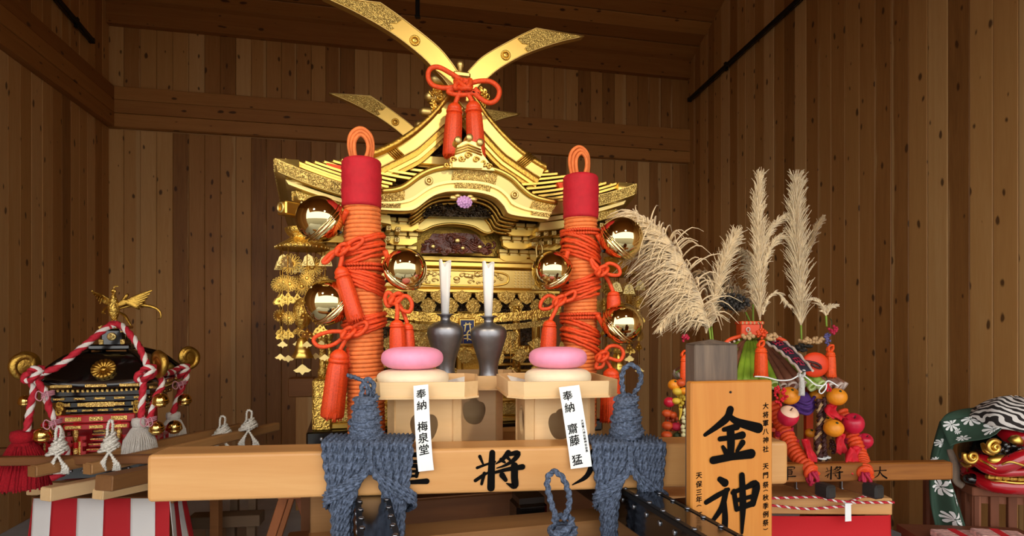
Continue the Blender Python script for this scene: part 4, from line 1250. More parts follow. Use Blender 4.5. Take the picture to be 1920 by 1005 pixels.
def binding(xl, z0, z1, tilt, lab, knot, loops, tassels, braid=None, drop=None):
    """vermilion cord tied round a column: bundle of turns, knot with loops, tassels"""
    lean = -.025 if xl < 0 else .005
    b = loc2w(xl + lean * (z0 - POLE_T) / 1.25, -1.05, z0)
    t = thing('cord_binding', b, lab, 'cord', 'vermilion cords tied round the columns', rz=MA)
    Yc = b.y
    inv = (Matrix.Translation(b) @ Matrix.Rotation(MA, 4, 'Z')).inverted()
    def Q(px, py, dy=-.1): return inv @ W(px, py, Yc + dy)
    mb = MB(); rr = random.Random(int(z0 * 1000)); N = 7
    for k in range(N):
        zc = (z1 - z0) * k / (N - 1); tl = tilt + rr.uniform(-.012, .012)
        ra = .084 + .006 * (k % 2)
        mb.tube([Vector((ra * math.cos(a), ra * math.sin(a), zc + tl * math.cos(a) + rr.uniform(-.002, .002))) for a in [2 * pi * j / 36 for j in range(36)]], .0075, 7, closed=True)
    mb.build('cord_turns', M_ORCORD, t)
    if braid is not None:
        mb = MB()
        for k in range(2):
            mb.rope([Vector((.090 * math.cos(a), .090 * math.sin(a), braid - z0 + k * .017)) for a in [2 * pi * j / 40 for j in range(40)]], .0095, n=9, pitch=.035, closed=True, smooth=False, depth=.28)
        mb.build('braided_cord', M_ORCORD, t)
    kx, ky = knot
    mb = MB(); kc_ = Q(kx, ky)
    mb.tube(spline([kc_ + Vector((.022 * math.cos(a * 2) * (1 + .3 * math.cos(a * 3)), .014 * math.sin(3 * a) - .004, .022 * math.sin(2 * a + .6))) for a in [2 * pi * j / 14 for j in range(14)]], 60, True), .0085, 8, closed=True)
    mb.build('knot', M_ORCORD, t)
    for lp in loops:
        mb = MB(); mb.tube(spline([Q(*p) for p in lp], 40), .0085, 9); mb.build('bow_loop', M_ORCORD, t)
    for k, (tx, ty, bx, by, rpx, dy) in enumerate(tassels):
        mb = MB(); mb.tube(spline([kc_, Q((kx + tx) / 2 + 2, (ky + ty) / 2, dy), Q(tx, ty + 2, dy)], 14), .009, 8); mb.build('tassel_cord', M_ORCORD, t)
        tassel_parts(t, Q(tx, ty, dy), Q(bx, by, dy), rpx * Yc / FPX, M_TASSEL, seed=k + int(z0 * 100), strands=30)
    return t
binding(-.485, 1.775, 1.86, .03, 'upper vermilion cord binding on the left column with a tassel tied at its left', (641, 468), [[(641, 468), (628, 476), (612, 492), (606, 490), (622, 474), (641, 468)], [(641, 468), (660, 452), (676, 446), (680, 452), (664, 466), (641, 468)]], [(637, 500, 668, 602, 16, -.1)], braid=1.735)
binding(-.485, 1.655, 1.72, -.03, 'middle vermilion cord binding on the left column with twin tassels at its right', (742, 560), [[(742, 560), (728, 548), (722, 560), (728, 574), (742, 562)], [(742, 560), (762, 555), (772, 568), (768, 584), (752, 580), (742, 562)]], [(744, 600, 746, 668, 15, -.12), (764, 606, 766, 668, 12, -.08)])
binding(-.485, 1.47, 1.535, .02, 'lower vermilion cord binding on the left column with a long tassel at its left', (652, 624), [[(650, 622), (620, 622), (594, 630), (588, 640), (600, 650), (625, 646), (650, 628)], [(652, 622), (670, 608), (685, 604), (687, 614), (672, 628), (652, 626)]], [(637, 655, 622, 783, 20, -.1), (656, 650, 657, 690, 9, -.04)])
binding(.485, 1.80, 1.90, -.03, 'upper vermilion cord binding on the right column with a tassel at its right', (1128, 508), [[(1128, 508), (1140, 494), (1158, 500), (1162, 514), (1148, 516), (1128, 510)], [(1128, 508), (1118, 498), (1108, 486), (1112, 500), (1124, 510)]], [(1150, 546, 1152, 585, 13, -.06)], braid=1.92)
binding(.485, 1.63, 1.72, .03, 'middle vermilion cord binding on the right column with a tassel at its left', (1048, 564), [[(1048, 564), (1030, 554), (1016, 564), (1014, 578), (1030, 578), (1046, 566)], [(1048, 564), (1062, 552), (1078, 546), (1074, 560), (1050, 568)]], [(1031, 600, 1027, 662, 14, -.12)])
binding(.485, 1.40, 1.50, -.03, 'lower vermilion cord binding on the right column with a long tassel at its right', (1128, 668), [[(1128, 668), (1142, 650), (1160, 650), (1169, 662), (1162, 676), (1144, 672), (1128, 668)], [(1128, 668), (1120, 680), (1118, 690), (1130, 686), (1132, 670)]], [(1146, 690, 1144, 790, 18, -.08)], braid=1.535)

def bell(px, py, rpx, Y, axis, lab, group, mat=M_GOLDM, cat='bell', hang=None):
    """round bell: dome along axis, double rim band, smaller lower half with a sound slot"""
    c = W(px, py, Y); r = rpx * Y / FPX
    t = thing('round_bell', c, lab, cat, group)
    M = Vector(axis).to_track_quat('Z', 'Y').to_matrix().to_4x4()
    prof = [(max(1e-5, math.sin(a)) * r, -math.cos(a) * r * (1.0 if math.cos(a) < 0 else .92)) for a in [pi * (.45 + .55 * k / 16) for k in range(17)]]
    mb = MB(); mb.lathe([(r * .97, -.26 * r), (r * .99, -.2 * r)] + prof, 40, M, closed=True); mb.build('dome', mat, t)
    mb = MB(); mb.lathe([(r * .95, -.30 * r), (r * 1.05, -.29 * r), (r * 1.06, -.24 * r), (r * 1.0, -.215 * r), (r * 1.0, -.17 * r), (r * 1.05, -.15 * r), (r * 1.05, -.10 * r), (r * .97, -.085 * r)], 40, M, closed=True); mb.build('rim_band', mat, t)
    mb = MB(); mb.lathe([(1e-5, -.93 * r), (r * .25, -.92 * r), (r * .5, -.84 * r), (r * .74, -.68 * r), (r * .9, -.47 * r), (r * .96, -.28 * r)], 40, M); mb.build('lower_shell', mat, t)
    mb = MB(); mb.box((0, 0, -r * .90), (r * 1.15, r * .09, r * .10), M=M); mb.build('sound_slot', M_IRON, t)
    mb = MB(); mb.lathe([(r * .07, r * .98), (r * .09, r * 1.0), (r * .07, r * 1.04), (1e-5, r * 1.05)], 14, M); mb.build('crown_stud', mat, t)
    if hang:
        mb = MB(); mb.tube(spline([M @ Vector((0, 0, -r * .9)), W(*hang) - c], 10), .011, 8); mb.build('hanging_cord', M_ORCORD, t)
    return t
G = 'large golden bells on the columns'
bell(600, 411, 44, 2.47, (-.62, -.45, .62), 'large golden bell at the upper left of the left column', G, hang=(650, 395, 2.45))
bell(615, 567, 43, 2.47, (-.55, -.5, .62), 'large golden bell at the lower left of the left column', G, hang=(662, 530, 2.45))
bell(760, 505, 40, 2.46, (.62, -.5, .6), 'large golden bell to the right of the left column', G, hang=(722, 470, 2.44))
bell(1165, 448, 41, 2.72, (.66, -.35, .62), 'large golden bell at the upper right of the right column', G, hang=(1120, 440, 2.72))
bell(1034, 507, 37, 2.70, (-.5, -.5, .66), 'large golden bell to the left of the right column', G, hang=(1065, 470, 2.70))
bell(1167, 607, 39, 2.72, (.66, -.35, .62), 'large golden bell at the lower right of the right column', G, hang=(1120, 590, 2.72))

# bow with twin tassels at the crossing of the finials
bc = loc2w(0, -.70, 2.72)
t = thing('gable_bow', bc, 'vermilion cord bow with two long tassels at the crossing of the roof finials', 'cord')
def Bw(px, py, dy=0.0): return W(px, py, bc.y - .03 + dy) - bc
for lp in ([(868, 152), (846, 138), (822, 126), (806, 130), (803, 146), (812, 160), (834, 165), (862, 162)], [(874, 158), (900, 152), (922, 154), (936, 168), (932, 186), (918, 193), (900, 184), (884, 170)], [(858, 164), (840, 172), (862, 178), (890, 174), (900, 178), (890, 166)]):
    mb = MB(); mb.tube(spline([Bw(*p) for p in lp], 44), .0125, 10); mb.build('bow_loop', M_ORCORD, t)
mb = MB(); c = Bw(868, 158, -.01)
mb.tube(spline([c + Vector((.04 * math.cos(2 * a), .02 * math.sin(3 * a), .028 * math.sin(3 * a + .5))) for a in [2 * pi * j / 16 for j in range(16)]], 80, True), .012, 9, closed=True); mb.build('knot', M_ORCORD, t)
for k, (x0, y0, x1, y1, r) in enumerate(((853, 193, 847, 294, 17), (887, 190, 894, 298, 17.5))):
    mb = MB(); mb.tube(spline([c, Bw((868 + x0) / 2, 176), Bw(x0, y0 + 3)], 12), .012, 8); mb.build('tassel_cord', M_ORCORD, t)
    tassel_parts(t, Bw(x0, y0), Bw(x1, y1), r * bc.y / FPX, M_TASSEL, seed=60 + k, strands=34)

# ---------------------------------------------------------------- hanging gold canopies at the eave corners
fl = MB(); n_ = 16
for i in range(n_):
    a = 2 * pi * i / n_
    fl.tube(spline([(.006 * math.cos(a), 0, .006 * math.sin(a)), (.03 * math.cos(a - .12), 0, .03 * math.sin(a - .12)), (.036 * math.cos(a), 0, .036 * math.sin(a)), (.03 * math.cos(a + .12), 0, .03 * math.sin(a + .12)), (.006 * math.cos(a), 0, .006 * math.sin(a))], 12), .0016, 5)
fl.sphere((0, 0, 0), .009, 10, 6, sc=(1, .5, 1)); fl_me = fl.mesh('pierced_flower', M_GOLDB)
bt = MB()
bt.prism([(-.034, -.008), (-.022, .01), (-.012, .014), (0, .034), (.012, .014), (.022, .01), (.034, -.008), (.026, -.018), (.01, -.014), (0, -.03), (-.01, -.014), (-.026, -.018)], -.0015, .0015)
for x, z in ((-.014, -.002), (.014, -.002), (0, .014)): bt.sphere((x, -.001, z), .006, 8, 5)
bt_me = bt.mesh('butterfly_plate', M_GOLDB)
tri = MB(); tri.prism([(-.03, -.02), (.03, -.02), (.018, .02), (0, .032), (-.018, .02)], -.0015, .0015)
for x, z in ((-.014, -.008), (.014, -.008), (0, .01)): tri.lathe([(.005, -.002), (.008, -.002), (.008, .003), (.005, .003)], 10, TR((x, 0, z), rx=R(90)), closed=True)
tri_me = tri.mesh('triangle_plate', M_GOLDW)
def canopy(px, Y, ytop, lab, full):
    top = W(px, ytop, Y)
    t = thing('hanging_canopy', top, lab, 'ornament', 'hanging gold canopies at the eave corners', rz=MA)
    mb = MB(); mb.lathe([(.10, -.095), (.112, -.10), (.115, -.088), (.095, -.075), (.07, -.06), (.055, -.05), (.05, -.045), (.062, -.035), (.07, -.02), (.074, -.005), (.07, -.002), (.03, -.0), (.001, .0)], 24, flute=lambda a, k: 1 + .05 * math.cos(6 * a)); mb.build('canopy', M_GOLDC, t)
    bd = MB(); bd.sphere((0, 0, 0), .005, 8, 5); bd = bd.mesh('bead', M_GOLDW)
    for i in range(26):
        a = 2 * pi * i / 26; link('bead', bd, t, (.117 * math.cos(a), .117 * math.sin(a), -.094))
    mb = MB(); mb.tube([(0, 0, 0), (0, 0, .16)], .004, 6); mb.build('suspension_wire', M_GOLDD, t)
    rr = random.Random(int(px))
    for i in range(8):
        a = 2 * pi * i / 8 + .3; r = .112 if i % 2 else .085
        x, y = r * math.cos(a), r * math.sin(a)
        mb = MB(); mb.tube([(x, y, -.09), (x * 1.02, y, -.30), (x, y, -.50 - .06 * (i % 2))], .0022, 5); mb.build('strand_wire', M_GOLDD, t)
        for k, (me, dz) in enumerate(((tri_me, -.165), (fl_me, -.25), (bt_me, -.335), (fl_me if i % 2 else bt_me, -.41), (bt_me, -.48))):
            link('pendant_plate', me, t, (x + rr.uniform(-.006, .006), y, dz + rr.uniform(-.015, .015)), (0, 0, rr.uniform(-.6, .6)), (1, 1, 1) if k < 3 else (.85, .85, .85))
        link('pendant_plate', pm_bat, t, (x, y, -.53 - .06 * (i % 2)), (0, 0, rr.uniform(-.5, .5)), (.8, .8, .8))
    # inner flower discs and pierced lantern with bell
    for k, (dx, dz, s_) in enumerate(((-.045, -.17, 1.35), (.045, -.18, 1.35), (0, -.27, 1.1))): link('pendant_plate', fl_me, t, (dx, -.03, dz), None, (s_, s_, s_))
    mb = MB(); mb.lathe([(.008, -.46), (.03, -.44), (.042, -.40), (.04, -.36), (.026, -.33), (.01, -.32)], 20); mb.build('pierced_lantern', M_GOLDC, t)
    mb = MB(); mb.tube([(.014 * math.cos(a), 0, -.485 + .016 * math.sin(a)) for a in [2 * pi * j / 14 for j in range(14)]], .003, 6, closed=True); mb.build('bell_ring', M_GOLDB, t)
    mb = MB(); mb.lathe([(.012, -.50), (.022, -.508), (.028, -.53), (.032, -.548), (.029, -.552), (.036, -.57), (.048, -.592), (.045, -.594), (.02, -.55)], 24, flute=lambda a, k: 1 + (.06 * math.cos(6 * a) if k > 4 else 0)); mb.build('small_bell', M_GOLDB, t)
    mb = MB(); mb.tube([(0, 0, -.55), (0, 0, -.63)], .002, 5); mb.build('clapper_wire', M_GOLDD, t)
    link('clapper_plate', pm_bat, t, (0, 0, -.645), None, (1.25, 1.25, 1.25))
    return t
canopy(567, 2.72, 427, 'hanging gold canopy of pendants and a small bell left of the left column', True)
canopy(1158, 3.12, 482, 'hanging gold canopy of pendants behind the bells of the right column', False)
# ---------------------------------------------------------------- offering stands, rice cakes, vases
def hole_outline(w, h, n=36):
    """clover-shaped eyehole: two shoulders, pointed-round top, tapering flat bottom"""
    base = [(0, .5), (.16, .46), (.22, .36), (.34, .36), (.46, .24), (.5, .06), (.46, -.14), (.36, -.34), (.22, -.46), (0, -.5)]
    pts = base + [(-x, z) for x, z in base[-2:0:-1]]
    sp = spline([(x * w, z * h, 0) for x, z in pts], n, True)
    return [(p.x, p.y) for p in sp]
def holed_panel(mb, w, z0, z1, hc, hw, hh, M, th=.012):
    hole = [(x, hc + z) for x, z in hole_outline(hw, hh)]
    outer = []
    for x, z in hole:
        dx, dz = x, z - hc
        ts = []
        if dx > 1e-6: ts.append((w / 2) / dx)
        if dx < -1e-6: ts.append((-w / 2) / dx)
        if dz > 1e-6: ts.append((z1 - hc) / dz)
        if dz < -1e-6: ts.append((z0 - hc) / dz)
        t = min(ts); outer.append((dx * t, hc + dz * t))
    # snap the nearest outer points to the corners
    for cx, cz in ((-w / 2, z0), (w / 2, z0), (w / 2, z1), (-w / 2, z1)):
        i = min(range(len(outer)), key=lambda k: (outer[k][0] - cx) ** 2 + (outer[k][1] - cz) ** 2)
        outer[i] = (cx, cz)
    n = len(hole); vs_ = []
    for y in (0, th):
        vs_ += [(x, y, z) for x, z in outer] + [(x, y, z) for x, z in hole]
    fs_ = []
    for i in range(n):
        j = (i + 1) % n
        fs_ += [(i, j, n + j, n + i), (2 * n + i, 3 * n + i, 3 * n + j, 2 * n + j), (n + i, n + j, 3 * n + j, 3 * n + i), (i, 2 * n + i, 2 * n + j, j)]
    mb.add(vs_, fs_, M=M)
def sanbo(c, z0, zt, z1, tw, bw, rz, lab):
    """c = centre xy; base z0..zt, tray zt..z1"""
    t = thing('offering_stand', (c[0], c[1], z0), lab, 'offering stand', 'pale wooden offering stands', rz=rz)
    h = zt - z0
    for k, nm in enumerate(('front', 'right', 'back', 'left')):
        M = Matrix.Rotation(k * pi / 2, 4, 'Z') @ Matrix.Translation((0, -bw / 2, 0))
        mb = MB()
        if k == 2: mb.box((0, .006, h / 2), (bw - .05, .012, h), M=M)
        else: holed_panel(mb, bw - .05, 0, h, h * .55, .1, .115, M)
        mb.build('base_panel', M_SANBO, t)
        mb = MB(); mb.prism([(-.028, .002), (-.002, .028), (.006, .022), (-.022, -.006)], 0, h, axis='z', M=Matrix.Rotation(k * pi / 2, 4, 'Z') @ Matrix.Translation((bw / 2 - .0, -bw / 2, 0)))
        mb.build('base_corner', M_SANBO, t)
    th = z1 - zt; ch = tw * .12; q = tw / 2
    def oct_(q, ch): return [(-q + ch, -q), (q - ch, -q), (q, -q + ch), (q, q - ch), (q - ch, q), (-q + ch, q), (-q, q - ch), (-q, -q + ch)]
    o1 = oct_(q, ch); o2 = oct_(q - .009, ch - .004)
    mb = MB(); mb.prism(oct_(q - .004, ch - .002), h, h + .012, axis='z'); mb.build('tray_bottom', M_SANBO, t)
    for i in range(8):
        j = (i + 1) % 8
        mb = MB(); A = [o1[i], o1[j], o2[j], o2[i]]
        # rim board slightly flaring
        mb.add([(x, y, h - .002) for x, y in A] + [(x * 1.012, y * 1.012, h + th) for x, y in A], [(0, 1, 2, 3), (7, 6, 5, 4), (0, 4, 5, 1), (1, 5, 6, 2), (2, 6, 7, 3), (3, 7, 4, 0)])
        mb.build('rim_board', M_SANBO, t)
    mb = MB(); mb.prism(oct_(q + .005, ch + .002), h - .006, h + .001, axis='z'); mb.build('lower_lip', M_SANBO, t)
    return t
SZ0 = BDZ
YL, YR, YM = 2.285, 2.325, 2.71
XL, XR, XM = (784 - 960) / FPX * 2.08, (1046 - 960) / FPX * 2.12, (884 - 960) / FPX * 2.55
sanbo((XL, YL), SZ0, 1.247, 1.301, .385, .255, R(4), 'pale wooden offering stand on the left holding pink and white rice cakes')
sanbo((XR, YR), SZ0, 1.247, 1.301, .405, .255, R(9), 'pale wooden offering stand on the right holding pink and white rice cakes')
sanbo((XM, YM), SZ0, 1.232, 1.286, .38, .24, R(4), 'pale wooden offering stand in the middle holding the two dark vases')

def paper_sheet(c, z, w, rz, lab, lift):
    t = MB(); n = 8; vs_ = []; fs_ = []
    for i in range(n + 1):
        for j in range(n + 1):
            a, b = i / n * 2 - 1, j / n * 2 - 1
            e = max(abs(a) + abs(b) - 1.15, 0)
            vs_.append((a * w / 2 * .72, b * w / 2 * .72, lift * e * 1.3))
    for i in range(n):
        for j in range(n): fs_.append((i * (n + 1) + j, (i + 1) * (n + 1) + j, (i + 1) * (n + 1) + j + 1, i * (n + 1) + j + 1))
    N = len(vs_)
    t.add(vs_ + [(x, y, z_ + .001) for x, y, z_ in vs_], fs_ + [tuple(N + q for q in f[::-1]) for f in fs_])
    o = t.build('paper_sheet', M_WHITE); o.location = (c[0], c[1], z); o.rotation_euler = (0, 0, rz)
    tag(o, lab, 'paper', 'white papers under the rice cakes')
    return o
paper_sheet((XL, YL), 1.263, .40, R(4), 'white paper sheet under the rice cakes on the left offering stand', .025)
paper_sheet((XR, YR), 1.263, .42, R(14), 'white paper sheet under the rice cakes on the right offering stand', .03)

def mochi(px, pyc, rpx, hpx, Y, z0, mat, name, lab, group):
    x = (px - 960) / FPX * Y; r = rpx * Y / FPX; h = hpx * Y / FPX
    prof = []
    for k in range(15):
        a = -pi / 2 + pi * k / 14
        ce = .55 if mat is M_PINK or a > 0 else .18
        cr = math.copysign(abs(math.cos(a)) ** ce, math.cos(a)); sr = math.copysign(abs(math.sin(a)) ** .85, math.sin(a))
        prof.append((max(1e-5, r * cr), h / 2 + h / 2 * sr))
    mb = MB(); rr = random.Random(px)
    mb.lathe(prof, 48, flute=lambda a, k: 1 + .012 * math.sin(2 * a + 1) + .006 * math.sin(5 * a))
    o = mb.build(name, mat); o.location = (x, Y, z0)
    return tag(o, lab, 'rice cake', group)
g1, g2 = 'pink rice cakes', 'cream rice cakes'
zb = 1.266
mochi(774, 0, 66, 34, YL, zb, M_MOCHI, 'rice_cake', 'cream white round rice cake under the pink one on the left stand', g2)
mochi(773, 0, 57, 42, YL, zb + 34 * YL / FPX - .003, M_PINK, 'rice_cake', 'glossy pink round rice cake on the left stand', g1)
mochi(1046, 0, 62, 34, YR, zb, M_MOCHI, 'rice_cake', 'cream white round rice cake under the pink one on the right stand', g2)
mochi(1046, 0, 54, 40, YR, zb + 34 * YR / FPX - .003, M_PINK, 'rice_cake', 'glossy pink round rice cake on the right stand', g1)

def vase(px, py0, Y, lab):
    z0 = 1.245; x = (px - 960) / FPX * Y
    t = thing('sake_vase', (x, Y, z0), lab, 'vase', 'dark pewter vases')
    H = (1.5 + (HORIZ - py0) / FPX * Y) - z0; r = 34 * Y / FPX
    prof = [(r * .62, 0), (r * .68, .012 * H), (r * .6, .06 * H), (r * .52, .16 * H), (r * .56, .3 * H), (r * .78, .5 * H), (r * .96, .66 * H), (r * 1.0, .74 * H), (r * .93, .82 * H), (r * .6, .88 * H), (r * .3, .905 * H), (r * .26, .93 * H), (r * .27, .965 * H), (r * .36, .985 * H), (r * .45, 1.0 * H)]
    sm = [(p.x, p.y) for p in spline([(a, b, 0) for a, b in prof], 46)]
    mb = MB(); mb.lathe(sm, 40); mb.build('body', M_VASE, t)
    mb = MB(); mb.lathe([(r * .2, H), (r * .47, H - .001), (r * .48, H + .004), (r * .2, H + .005)], 32, closed=True); mb.build('rim', M_VASE, t)
    return t, x, z0 + H
def paper_roll(x, Y, z, pytop, lab):
    t = thing('paper_roll', (x, Y, z - .03), lab, 'paper', 'rolled white papers in the vases')
    H = 1.5 + (HORIZ - pytop) / FPX * Y - (z - .03)
    n = 44; vs_ = []
    N = n + 1
    for i in range(N):
        a = 2 * pi * i / n * 1.28 + 2.2
        r0, r1 = .0165 - .003 * i / n, .030 - .006 * i / n
        notch = .030 * max(0, 1 - abs(((a - 4.71 + pi) % (2 * pi)) - pi) / .5)
        vs_ += [(r0 * math.cos(a), r0 * math.sin(a), 0), (r1 * math.cos(a), r1 * math.sin(a), H - notch + .008 * math.sin(a * 2))]
    fs_ = [(2 * i, 2 * i + 2, 2 * i + 3, 2 * i + 1) for i in range(N - 1)]
    mb = MB(); mb.add(vs_, fs_, smooth=True); o = mb.build('roll', M_WHITE, t)
    sm = o.modifiers.new('thickness', 'SOLIDIFY'); sm.thickness = .0012
    mb = MB(); mb.tube([(.0235 * math.cos(2.3) , .0235 * math.sin(2.3), H * .95), (.016 * math.cos(2.3), .016 * math.sin(2.3), .0)], .0012, 5); mb.build('paper_edge', M_WHITE, t)
    return t
for px, lab1, lab2, top, rim in ((835, 'dark pewter vase on the left of the middle stand', 'rolled white paper standing in the left dark vase', 490, 590), (916, 'dark pewter vase on the right of the middle stand', 'rolled white paper standing in the right dark vase', 493, 594)):
    t, x, z = vase(px, rim, YM - .02, lab1)
    paper_roll(x, YM - .02, z, top, lab2)

# ---------------------------------------------------------------- lettering
def text_mesh(s, size, bold=.0):
    cu = bpy.data.curves.new('lettering', 'FONT')
    cu.body = s; cu.size = size; cu.align_x = 'CENTER'; cu.align_y = 'CENTER'
    cu.offset = bold; cu.resolution_u = 3
    o = bpy.data.objects.new('lettering_tmp', cu); COL.objects.link(o)
    dg = bpy.context.evaluated_depsgraph_get()
    me = bpy.data.meshes.new_from_object(o.evaluated_get(dg))
    bpy.data.objects.remove(o)
    return me
def letters(parent, chars, size, mat, place, bold=0.0):
    """one flat printed character each; place(i) -> (matrix)"""
    for i, ch in enumerate(chars):
        if ch == ' ': continue
        me = text_mesh(ch, size)
        # centre on its own bounds
        if len(me.vertices) == 0: continue
        xs = [v.co.x for v in me.vertices]; ys = [v.co.y for v in me.vertices]
        cx, cy = (min(xs) + max(xs)) / 2, (min(ys) + max(ys)) / 2
        rot = place(i)[1]
        for v in me.vertices:
            x, y = v.co.x - cx, v.co.y - cy
            # slight brush slant
            v.co = (x + .0 * y, 0, y + .10 * x)
        if bold:
            # heavier brush weight: shifted repeats of the same outline
            vs_ = [v.co.copy() for v in me.vertices]; fs_ = [tuple(p.vertices) for p in me.polygons]; n = len(vs_)
            V2 = []; F2 = []
            for k, (dx, dz) in enumerate(((-bold, 0), (bold, 0), (0, bold), (0, -bold))):
                V2 += [v + Vector((dx, -.00004 * k, dz)) for v in vs_]; F2 += [tuple(q + k * n for q in f) for f in fs_]
            me = bpy.data.meshes.new('lettering'); me.from_pydata(V2, [], F2)
        me.materials.clear(); me.materials.append(mat)
        o = link('painted_character', me, parent, place(i)[0], rot)

M_INKB = plain('brown_black_ink', '#3a2417', .6)
# name strips hung over the beam edge
def strip(p_top, p_bot, wpx, lab, cols):
    """p = (px, py, Y) of the strip's top and bottom centres"""
    a = W(*p_top); b = W(*p_bot)
    t = thing('name_strip', b, lab, 'paper strip', 'white donation name strips')
    knee = Vector((a.x + (b.x - a.x) * .8, b.y + .004, BZ1 - .012)) - b
    w = wpx * b.y / FPX
    dirx = Vector((1, 0, 0))
    A = a - b
    path = spline([A, A.lerp(knee, .5) + Vector((0, -.008, 0)), knee, Vector((0, 0, 0))], 16)
    vs_ = []
    d = (A - Vector()).normalized(); rt = Vector((1, 0, 0)); rt = (rt - d * rt.dot(d)).normalized()
    for p in path: vs_ += [p - rt * w / 2, p + rt * w / 2]
    N = len(vs_)
    vs_ += [v + Vector((0, .0035, 0)) for v in vs_]
    fs_ = []
    for i in range(len(path) - 1):
        fs_ += [(2 * i, 2 * i + 1, 2 * i + 3, 2 * i + 2), (N + 2 * i, N + 2 * i + 2, N + 2 * i + 3, N + 2 * i + 1), (2 * i, 2 * i + 2, N + 2 * i + 2, N + 2 * i), (2 * i + 1, N + 2 * i + 1, N + 2 * i + 3, 2 * i + 3)]
    fs_ += [(0, N, N + 1, 1), (N - 2, N - 1, 2 * N - 1, 2 * N - 2)]
    mb = MB(); mb.add(vs_, fs_); mb.build('paper', M_WHITE, t)
    def at(f):
        u = f * (len(path) - 1); k = min(int(u), len(path) - 2); return path[k].lerp(path[k + 1], u - k), (path[k + 1] - path[k]).normalized()
    for chars, fr, off, size, bold in cols:
        def place(i):
            p, dd = at(fr[i])
            nrm = dd.cross(rt).normalized()
            if nrm.y > 0: nrm = -nrm
            M3 = Matrix((rt, -nrm, -dd)).transposed()
            return (p + rt * off * w + nrm * .0012, M3.to_euler())
        letters(t, chars, size, M_INK, place, bold)
    return t
strip((789, 722, 2.065), (799, 883, 1.972), 29, 'white name strip hanging in front of the left offering stand, brush characters down its middle', [('奉納梅泉堂', [.11, .25, .5, .63, .76], 0, .036, .0005)])
strip((1067, 724, 2.10), (1090, 877, 2.022), 40, 'wider white name strip hanging tilted from the right offering stand', [('奉納齋藤猛', [.12, .27, .53, .67, .9], -.15, .037, .0005), ('大将軍八神社敬神会会長', [.45 + .0 * i + .036 * i for i in range(11)], .35, .0095, .0002)])

# ---------------------------------------------------------------- sign board on a weathered post
SY = 1.86
sl, sr = W(1296, 716, SY), W(1449, 713, SY + .06)
SA = math.atan2(sr.y - sl.y, sr.x - sl.x)
sw = math.hypot(sr.x - sl.x, sr.y - sl.y)
szb, szt = .45, sl.z
sg = thing('name_board', ((sl.x + sr.x) / 2, (sl.y + sr.y) / 2, szb), 'upright wooden name board with two large black brush characters', 'sign', rz=SA)
mb = MB(); mb.box((0, .0175, (szt - szb) / 2), (sw, .035, szt - szb), bev=.005); mb.build('board', M_SIGN, sg)
mb = MB(); mb.sphere((-.008, -.001, szt - szb - .035), .004, 8, 5); mb.build('nail_head', M_IRON, sg)
def sgx(px): return ((px - 1372.5) / 153) * sw
def sgz(py): return szt - szb - (py - 714.5) / FPX * (SY + .03)
glyph('kin', sgx(1321), sgz(876), sgx(1423) - sgx(1321), sgz(768) - sgz(876), -.0006, 'painted_character', sg, M_INK, 1.12)
glyph('shin', sgx(1323), sgz(1000), sgx(1420) - sgx(1323), sgz(894) - sgz(1000), -.0006, 'painted_character', sg, M_INK, 1.12)
R1 = [('大', 763), ('将', 780), ('軍', 796), ('八', 812), ('神', 828), ('社', 845), ('天', 878), ('門', 895), ('祭', 913), ('︵', 924), ('秋', 937), ('季', 953), ('例', 969), ('祭', 985), ('︶', 997)]
L1 = [('天', 888), ('保', 904), ('三', 919), ('年', 932), ('︵', 944), ('一', 957), ('八', 972), ('三', 989)]
for col, px, size in ((R1, 1435, .0215), (L1, 1310, .0215)):
    for ch, py in col:
        letters(sg, ch, size * (.8 if ch in '︵︶' else 1), M_INK, lambda i, px=px, py=py: ((sgx(px), -.0008, sgz(py)), (0, 0, 0)), .0006)
pc_ = W(1333, 645, 1.965)
pt = thing('sign_post', (pc_.x, 1.965, 0), 'weathered grey square post with a low pointed top behind the name board', 'post', rz=R(3))
pw, ph_ = .142, pc_.z
mb = MB(); mb.box((0, 0, ph_ / 2), (pw, .09, ph_), bev=.004); mb.build('post', M_POST, pt)
q = pw / 2; mb = MB(); mb.add([(-q, -.045, ph_), (q, -.045, ph_), (q, .045, ph_), (-q, .045, ph_), (.0, 0, ph_ + .016)], [(0, 1, 4), (1, 2, 4), (2, 3, 4), (3, 0, 4), (3, 2, 1, 0)]); mb.build('pointed_top', M_POST, pt)
# ---------------------------------------------------------------- small black and gold shrine on the left
class Frame:
    def __init__(s, c, a): s.c = Vector((c[0], c[1], 0)); s.a = a; s.co = math.cos(a); s.si = math.sin(a)
    def rt(s, x, y): return (x * s.co + y * s.si, -x * s.si + y * s.co)
    def px(s, px, py, yl):
        dx, dy = s.rt((px - 960) / FPX, 1); ox, oy = s.rt(-s.c.x, -s.c.y); t = (yl - oy) / dy
        return Vector((ox + t * dx, yl, CAMZ + t * (HORIZ - py) / FPX))
    def inv(s, w):
        x, y = s.rt(w.x - s.c.x, w.y - s.c.y); return Vector((x, y, w.z))
    def w(s, x, y, z): return Vector((s.c.x + x * s.co - y * s.si, s.c.y + x * s.si + y * s.co, z))
F6 = Frame((-2.138, 3.225), R(15))
BS = thing('small_shrine', F6.c, 'small black lacquered portable shrine with gold fittings and a red fence', 'shrine', rz=F6.a)
def bp(mb, name, mat, parent=None): return mb.build(name, mat, parent or BS)
M_GOLDS = plain('bright_gold_fitting', (0.90, 0.62, 0.2, 1), .25, 1.0, bump=.5, bscale=160, vor=True)
